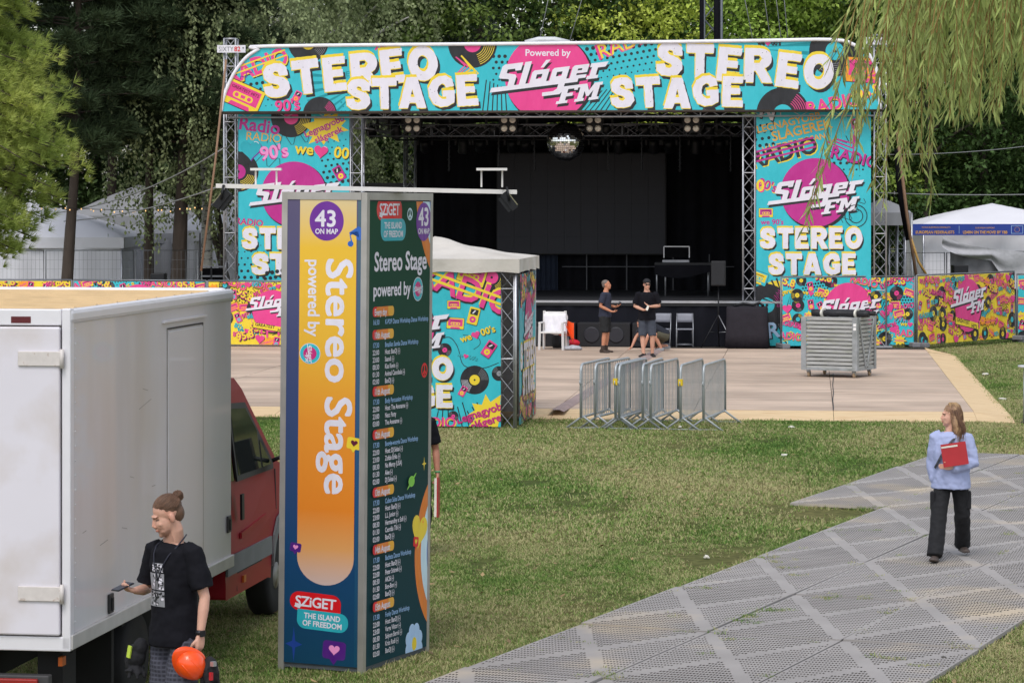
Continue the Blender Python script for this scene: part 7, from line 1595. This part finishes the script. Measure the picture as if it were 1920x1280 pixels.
def crown_broad(seed, rx, rz, zc, nclump, nleaf, L, spread):
    rg = random.Random(seed); mb = MB()
    for i in range(nclump):
        d = rv(rg); r = rg.uniform(.35, 1)**.5*(1+.3*noise.noise(d*2.1+Vector((seed, 0, 0))))
        if rg.random() < .55: d.y = -abs(d.y)                       # more foliage on the open side
        c = Vector((d.x*rx*r, d.y*rx*r, zc+d.z*rz*r)); sp = spread*rg.uniform(.6, 1.3)
        for k in range(int(nleaf*rg.uniform(.6, 1.3))):
            q = rv(rg)*sp*rg.random()**.5; q.z *= .55; leaf(mb, c+q, rv(rg)+Vector((d.x*.5, d.y*.5, -.5)), Vector((0, 0, 1))+rv(rg)*.7, L*rg.uniform(.7, 1.3), L*.62)
    return mb.mesh('crown')
def crown_birch(seed, rx, rz, zc, nstr, L):
    rg = random.Random(seed); mb = MB()
    for i in range(nstr):
        d = rv(rg); r = rg.uniform(.3, 1)**.5*(1+.25*noise.noise(d*2.3+Vector((seed, 0, 0))))
        if rg.random() < .5: d.y = -abs(d.y)
        c = Vector((d.x*rx*r, d.y*rx*r, zc+d.z*rz*r)); ln = rg.uniform(.6, 2.0); out = Vector((d.x, d.y, 0))*.35
        for k in range(int(ln*26)):
            t = k/26/ln; p = c+Vector((out.x*t*ln, out.y*t*ln, .25*math.sin(t*3)-ln*t))+rv(rg)*.13
            leaf(mb, p, rv(rg)*.8+Vector((0, 0, -.9)), rv(rg), L*rg.uniform(.7, 1.3), L*.66)
    return mb.mesh('crown')
def needle_tuft(mb, p, d, L, n, rg, wd=.006):
    for k in range(n):
        q = (d+rv(rg)*.75).normalized(); s = q.cross(rv(rg)).normalized()*wd; mb.add([p-s, p+s, p+q*L*rg.uniform(.7, 1.2)], [(0, 1, 2)])
def crown_pine(seed, z0, z1, R0, nb, ntuft, L, wd, nn, dirbias=None, sagv=.15):
    rg = random.Random(seed); mb = MB(); wood = MB()
    for i in range(nb):
        f = rg.random(); z = z0+(z1-z0)*f; a = rg.uniform(0, 6.283)
        if dirbias is not None and rg.random() < .7: a = dirbias+rg.uniform(-.9, .9)
        rr = R0*(1-f*.7)*rg.uniform(.6, 1.1)*(.5+.5*min(1, f*4)); dr = Vector((math.cos(a), math.sin(a), 0)); pts = [Vector((0, 0, z))+dr*rr*t+Vector((0, 0, (.18*t-sagv*t*t)*rr)) for t in (0, .35, .7, 1)]
        wood.path(pts, [.035, .022, .012, .006], 5, cap=False)
        for k in range(ntuft):
            t = rg.uniform(.25, 1.02); b = pts[0].lerp(pts[3], t)+Vector((0, 0, (.18*t-sagv*t*t)*rr-(.18-sagv)*rr*t)); sd = Vector((-dr.y, dr.x, 0))*rg.gauss(0, .33)*rr*(1.15-t)*.8
            p = b+sd+Vector((0, 0, rg.gauss(.02, .09))); needle_tuft(mb, p, (dr*.7+sd*.8+Vector((0, 0, .35))).normalized(), L, nn, rg, wd)
    return mb.mesh('crown'), wood
def trunk_obj(o, pts, rad, mat, limbs=(), n=10):
    mb = MB(); mb.path(smooth([tuple(p) for p in pts], 4), [rad[0]+(rad[1]-rad[0])*i/((len(pts)-1)*4) for i in range((len(pts)-1)*4+1)], n)
    t = mb.build('trunk', mat, o)
    for a, b, r in limbs:
        a, b = Vector(a), Vector(b); mb = MB(); m = a.lerp(b, .5)+Vector((0, 0, .25)); mb.path(smooth([tuple(a), tuple(m), tuple(b)], 4), [r*(1-.8*i/8) for i in range(9)], 6); mb.build('limb', mat, t)
    return t
def tree(kind, crown, mat, px, Y, label, bark, rz=0., sc=1., h=9., group=None, lean=(0, 0)):
    o = thing(kind, label, 'tree', atY(px, Y, 0), rz, group); o.scale = (sc,)*3
    c = bpy.data.objects.new('crown', crown); COL.objects.link(c); c.parent = o
    if not crown.materials: crown.materials.append(mat)
    c.material_slots[0].link = 'OBJECT'; c.material_slots[0].material = mat
    rg = random.Random(int(px)+7); lim = []
    for k in range(6): a = rg.uniform(0, 6.28); z = rg.uniform(.45, .85)*h; lim.append(((lean[0]*z/h, lean[1]*z/h, z), (lean[0]*z/h+2.4*math.cos(a), 2.4*math.sin(a), z+1.6), .09))
    trunk_obj(o, [(0, 0, -.1), (lean[0]*.3+.05, 0, h*.33), (lean[0]*.7-.04, 0, h*.66), (lean[0], lean[1], h)], (.21, .09), bark, lim); return o
CB1 = crown_broad(1, 4.3, 6.6, 8.6, 300, 62, .2, .85); CB2 = crown_broad(2, 4.6, 7.0, 8.4, 300, 62, .21, .9); CB3 = crown_broad(3, 3.6, 6.0, 8.2, 240, 60, .2, .8)
CBI1 = crown_birch(4, 3.5, 5.6, 9.0, 760, .13); CBI2 = crown_birch(5, 3.2, 5.4, 9.2, 680, .13)
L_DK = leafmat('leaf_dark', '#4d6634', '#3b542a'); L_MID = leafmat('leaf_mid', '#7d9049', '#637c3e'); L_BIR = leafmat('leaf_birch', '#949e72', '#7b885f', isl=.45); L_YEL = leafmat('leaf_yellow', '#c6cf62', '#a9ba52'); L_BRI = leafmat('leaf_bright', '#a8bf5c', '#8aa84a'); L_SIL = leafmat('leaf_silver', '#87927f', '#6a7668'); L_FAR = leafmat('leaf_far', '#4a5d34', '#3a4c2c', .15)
N_DK = M('needle_dark', '#3c4b32', .65, var=.25, scale=.6, island=.35, spec=.2); N_LT = M('needle_light', '#98aa55', .6, var=.18, scale=1.2, island=.3, col2='#b8bd68', c2scale=1.2, c2thr=.55, trans=.25, spec=.25)
gB = 'woodland trees behind the stage'
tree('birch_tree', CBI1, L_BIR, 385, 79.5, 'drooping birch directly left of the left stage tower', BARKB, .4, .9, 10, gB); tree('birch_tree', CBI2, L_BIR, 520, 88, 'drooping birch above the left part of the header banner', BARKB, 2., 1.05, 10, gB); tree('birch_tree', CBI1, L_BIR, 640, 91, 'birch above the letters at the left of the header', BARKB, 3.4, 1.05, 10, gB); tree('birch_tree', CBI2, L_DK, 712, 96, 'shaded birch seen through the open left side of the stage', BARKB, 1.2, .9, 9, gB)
for i, (px, Y, cm, mt, rz, sc, lab) in enumerate((
    (790, 97, CBI2, L_SIL, .7, .85, 'silver grey tree in the dark gap above the header'), (900, 96, CB1, L_MID, .2, 1.0, 'mid green tree above the first vinyl record of the header'), (1040, 97, CB2, L_DK, 1.4, 1.05, 'dark green tree above the pink disc of the header'), (1175, 94, CB3, L_YEL, 2.2, .85, 'yellow green tree just left of the lattice mast'), (1265, 98, CB1, L_MID, 3.3, 1.0, 'green tree behind the lattice mast'), (1420, 96, CB3, L_BRI, .9, 1.0, 'bright green tree right of the lattice mast'), (1545, 94, CB2, L_BRI, 4.1, .9, 'bright green tree above the right end of the header'), (1660, 97, CB1, L_MID, 5.0, 1.0, 'green tree behind the right stage tower'),
    (1740, 93, CB2, L_DK, 2.9, .8, 'dark leafy tree behind the leaning brown pole'), (1845, 95, CB1, L_DK, 1.9, .95, 'dark leafy tree above the blue sign'), (1960, 94, CB2, L_DK, .3, 1.0, 'dark leafy tree at the right edge behind the willow'), (1800, 101, CB3, L_MID, .3, 1.1, 'tree deep in the wood behind the right white tent'))):
    tree('woodland_tree', cm, mt, px, Y, lab, BARK, rz, sc, 10, gB)
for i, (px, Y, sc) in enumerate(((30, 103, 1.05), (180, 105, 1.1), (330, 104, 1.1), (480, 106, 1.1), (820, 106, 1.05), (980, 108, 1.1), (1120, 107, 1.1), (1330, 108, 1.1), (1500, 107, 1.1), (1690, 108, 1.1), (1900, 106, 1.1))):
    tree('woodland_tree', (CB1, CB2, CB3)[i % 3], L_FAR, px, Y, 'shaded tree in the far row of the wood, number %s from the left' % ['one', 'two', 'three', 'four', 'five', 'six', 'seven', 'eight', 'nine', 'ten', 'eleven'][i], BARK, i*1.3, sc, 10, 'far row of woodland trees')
# dark pines at left
CP, wd_ = crown_pine(11, 4.9, 15, 3.9, 150, 62, .34, .016, 13)
wd_m = wd_.mesh('branches'); wd_m.materials.append(BARKP)
for px, Y, rz, sc, lean, r_, lab in ((118, 77, 0, 1.0, (.5, 0), .19, 'dark pine with a slim trunk before the big white tent'), (278, 79, 2, 1.0, (.05, 0), .17, 'dark pine with a straight trunk before the grey tent'), (330, 78.5, 4, 1.05, (.3, 0), .25, 'dark pine with the thickest trunk left of the stage'), (20, 90, 1, 1.1, (0, 0), .2, 'dark pine deep behind the big white tent'), (210, 92, 3, 1.1, (0, 0), .2, 'dark pine deep between the left tents'), (760, 101, 5, 1.1, (0, 0), .2, 'dark conifer in the gap above the header lettering')):
    o = thing('pine_tree', lab, 'tree', atY(px, Y, 0), rz if lean == (0, 0) else 0, 'dark pines'); o.scale = (sc,)*3
    c = bpy.data.objects.new('crown', CP); COL.objects.link(c); c.parent = o; c.location = (lean[0]*.6, 0, 0); c.rotation_euler = (0, 0, rz)
    if not CP.materials: CP.materials.append(N_DK)
    b = bpy.data.objects.new('branches', wd_m); COL.objects.link(b); b.parent = o; b.location = c.location; b.rotation_euler = c.rotation_euler
    trunk_obj(o, [(0, 0, -.1), (lean[0]*.4, 0, 3), (lean[0]*.75, 0, 6), (lean[0], 0, 15)], (r_, .06), BARKP)
for k, (px0, py0, px1, py1) in enumerate(((423, 520, 383, 390), (420, 500, 405, 385), (418, 480, 372, 400))):
    mb = MB(); mb.path([P(px0, 660, 80.5), P(px0, py0, 80.5), P((px0+px1)/2+3, (py0+py1)/2, 80.5), P(px1, py1, 80.5), P(px1+(px1-px0)*.6, py1-130, 80.5)], [.13, .12, .1, .085, .04], 8); tag(mb.build('bare_stem', BARK), ['leaning dark tree stem next to the left tower, the outermost', 'upright dark tree stem next to the left tower', 'thin dark tree stem crossing the other two by the left tower'][k], 'tree stem', 'dark stems by the left tower')
# light pine reaching in from the left edge
c1, w1 = crown_pine(21, 3.15, 9.5, 2.6, 190, 56, .16, .0045, 26, dirbias=-.2, sagv=.32)
o = thing('pine_tree', 'light green long needled pine reaching in at the left edge', 'tree', (-8.42, 41, 0)); c1.materials.append(N_LT); c = bpy.data.objects.new('crown', c1); COL.objects.link(c); c.parent = o
b = w1.build('branches', BARKP, o); trunk_obj(o, [(0, 0, -.1), (0, 0, 4), (0, 0, 8), (0, 0, 13)], (.22, .06), BARKP)
# far wood: one leafy mass closing the background
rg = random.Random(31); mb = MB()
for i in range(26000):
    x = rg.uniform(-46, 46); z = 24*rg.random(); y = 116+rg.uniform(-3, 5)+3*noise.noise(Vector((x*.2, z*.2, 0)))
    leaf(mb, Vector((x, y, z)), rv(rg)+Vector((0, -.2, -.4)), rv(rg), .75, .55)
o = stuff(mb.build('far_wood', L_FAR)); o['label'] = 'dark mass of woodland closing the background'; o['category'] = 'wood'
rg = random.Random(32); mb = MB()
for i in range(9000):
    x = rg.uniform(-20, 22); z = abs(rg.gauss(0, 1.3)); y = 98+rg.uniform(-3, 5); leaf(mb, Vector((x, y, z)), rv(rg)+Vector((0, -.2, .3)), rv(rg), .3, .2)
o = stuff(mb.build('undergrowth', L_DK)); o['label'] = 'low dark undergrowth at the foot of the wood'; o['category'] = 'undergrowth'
# weeping willow hanging in at upper right
WL_ = leafmat('leaf_willow', '#adb772', '#95a45e', .4, .35); TWG = M('willow_twig', '#8f7440', .7)
o = thing('willow_tree', 'weeping willow with long narrow leaves hanging in at upper right', 'tree', (6.2, 17.5, 0))
trunk_obj(o, [(0, 0, -.1), (-.1, 0, 2.2), (-.5, .1, 4.2), (-1.2, .2, 6.2)], (.42, .2), BARK, [((-.6, .1, 4.6), (-3.2, -.3, 6.6), .13), ((-1, .1, 5.6), (-4.4, .3, 7.0), .12), ((-1.2, .2, 6.2), (-3.0, -1.2, 7.4), .1), ((-.4, 0, 4), (1.5, 1, 6.5), .12), ((-.8, .1, 5), (-2.2, 1, 6.8), .12)])
rg = random.Random(41); tw = MB(); lf = MB(); inv = Vector(o.location)
prof_ = [(1490, 60), (1510, 250), (1535, 330), (1570, 320), (1620, 300), (1650, 330), (1700, 370), (1735, 380), (1760, 330), (1800, 260), (1840, 280), (1880, 240), (1990, 220)]
def pr(x):
    for (a, b), (c_, d) in zip(prof_, prof_[1:]):
        if a <= x <= c_: return b+(d-b)*(x-a)/(c_-a)
    return 150
strands = [(rg.triangular(1615, 1970, 1730), None) for _ in range(70)]+[(rg.uniform(1760, 1990), None) for _ in range(46)]+[(1508, 425), (1516, 400), (1640, 360), (1655, 390), (1745, 385), (1600, 320)]+[(rg.uniform(1545, 1640), None) for _ in range(9)]+[(rg.uniform(1650, 1970), rg.uniform(40, 190)) for _ in range(55)]
for ex, ey in strands:
    Yd = rg.uniform(15.3, 18.0)
    if ey is None: ey = pr(ex)*rg.uniform(.4, .9)
    ax = ex+rg.uniform(30, 120)+max(0, 1650-ex)*.9; e = P(ex, ey, Yd); s_ = P(ax, rg.uniform(-230, -90), Yd+rg.uniform(-.2, .2)); bend = rg.uniform(.0, .16)
    n = 14; pts = [s_.lerp(e, t/n)+Vector((-bend*math.sin(math.pi*t/n)*.6, 0, bend*math.sin(math.pi*t/n))) for t in range(n+1)]; pts = [p-inv for p in pts]
    tw.path(pts, [.006-.004*t/n for t in range(n+1)], 5, cap=False); Ls = (e-s_).length
    for k in range(int(Ls/.021)):
        t = min(.999, k*.021/Ls+rg.uniform(0, .01)); i = int(t*n); p = pts[i].lerp(pts[i+1], t*n-i); dn = (pts[i+1]-pts[i]).normalized()
        d = (dn*.9+rv(rg)*.62+Vector((0, 0, -.35))); leaf(lf, p, d, rv(rg), rg.uniform(.07, .125), rg.uniform(.012, .019))
tw.build('hanging_twigs', TWG, o); lf.build('leaves', WL_, o)
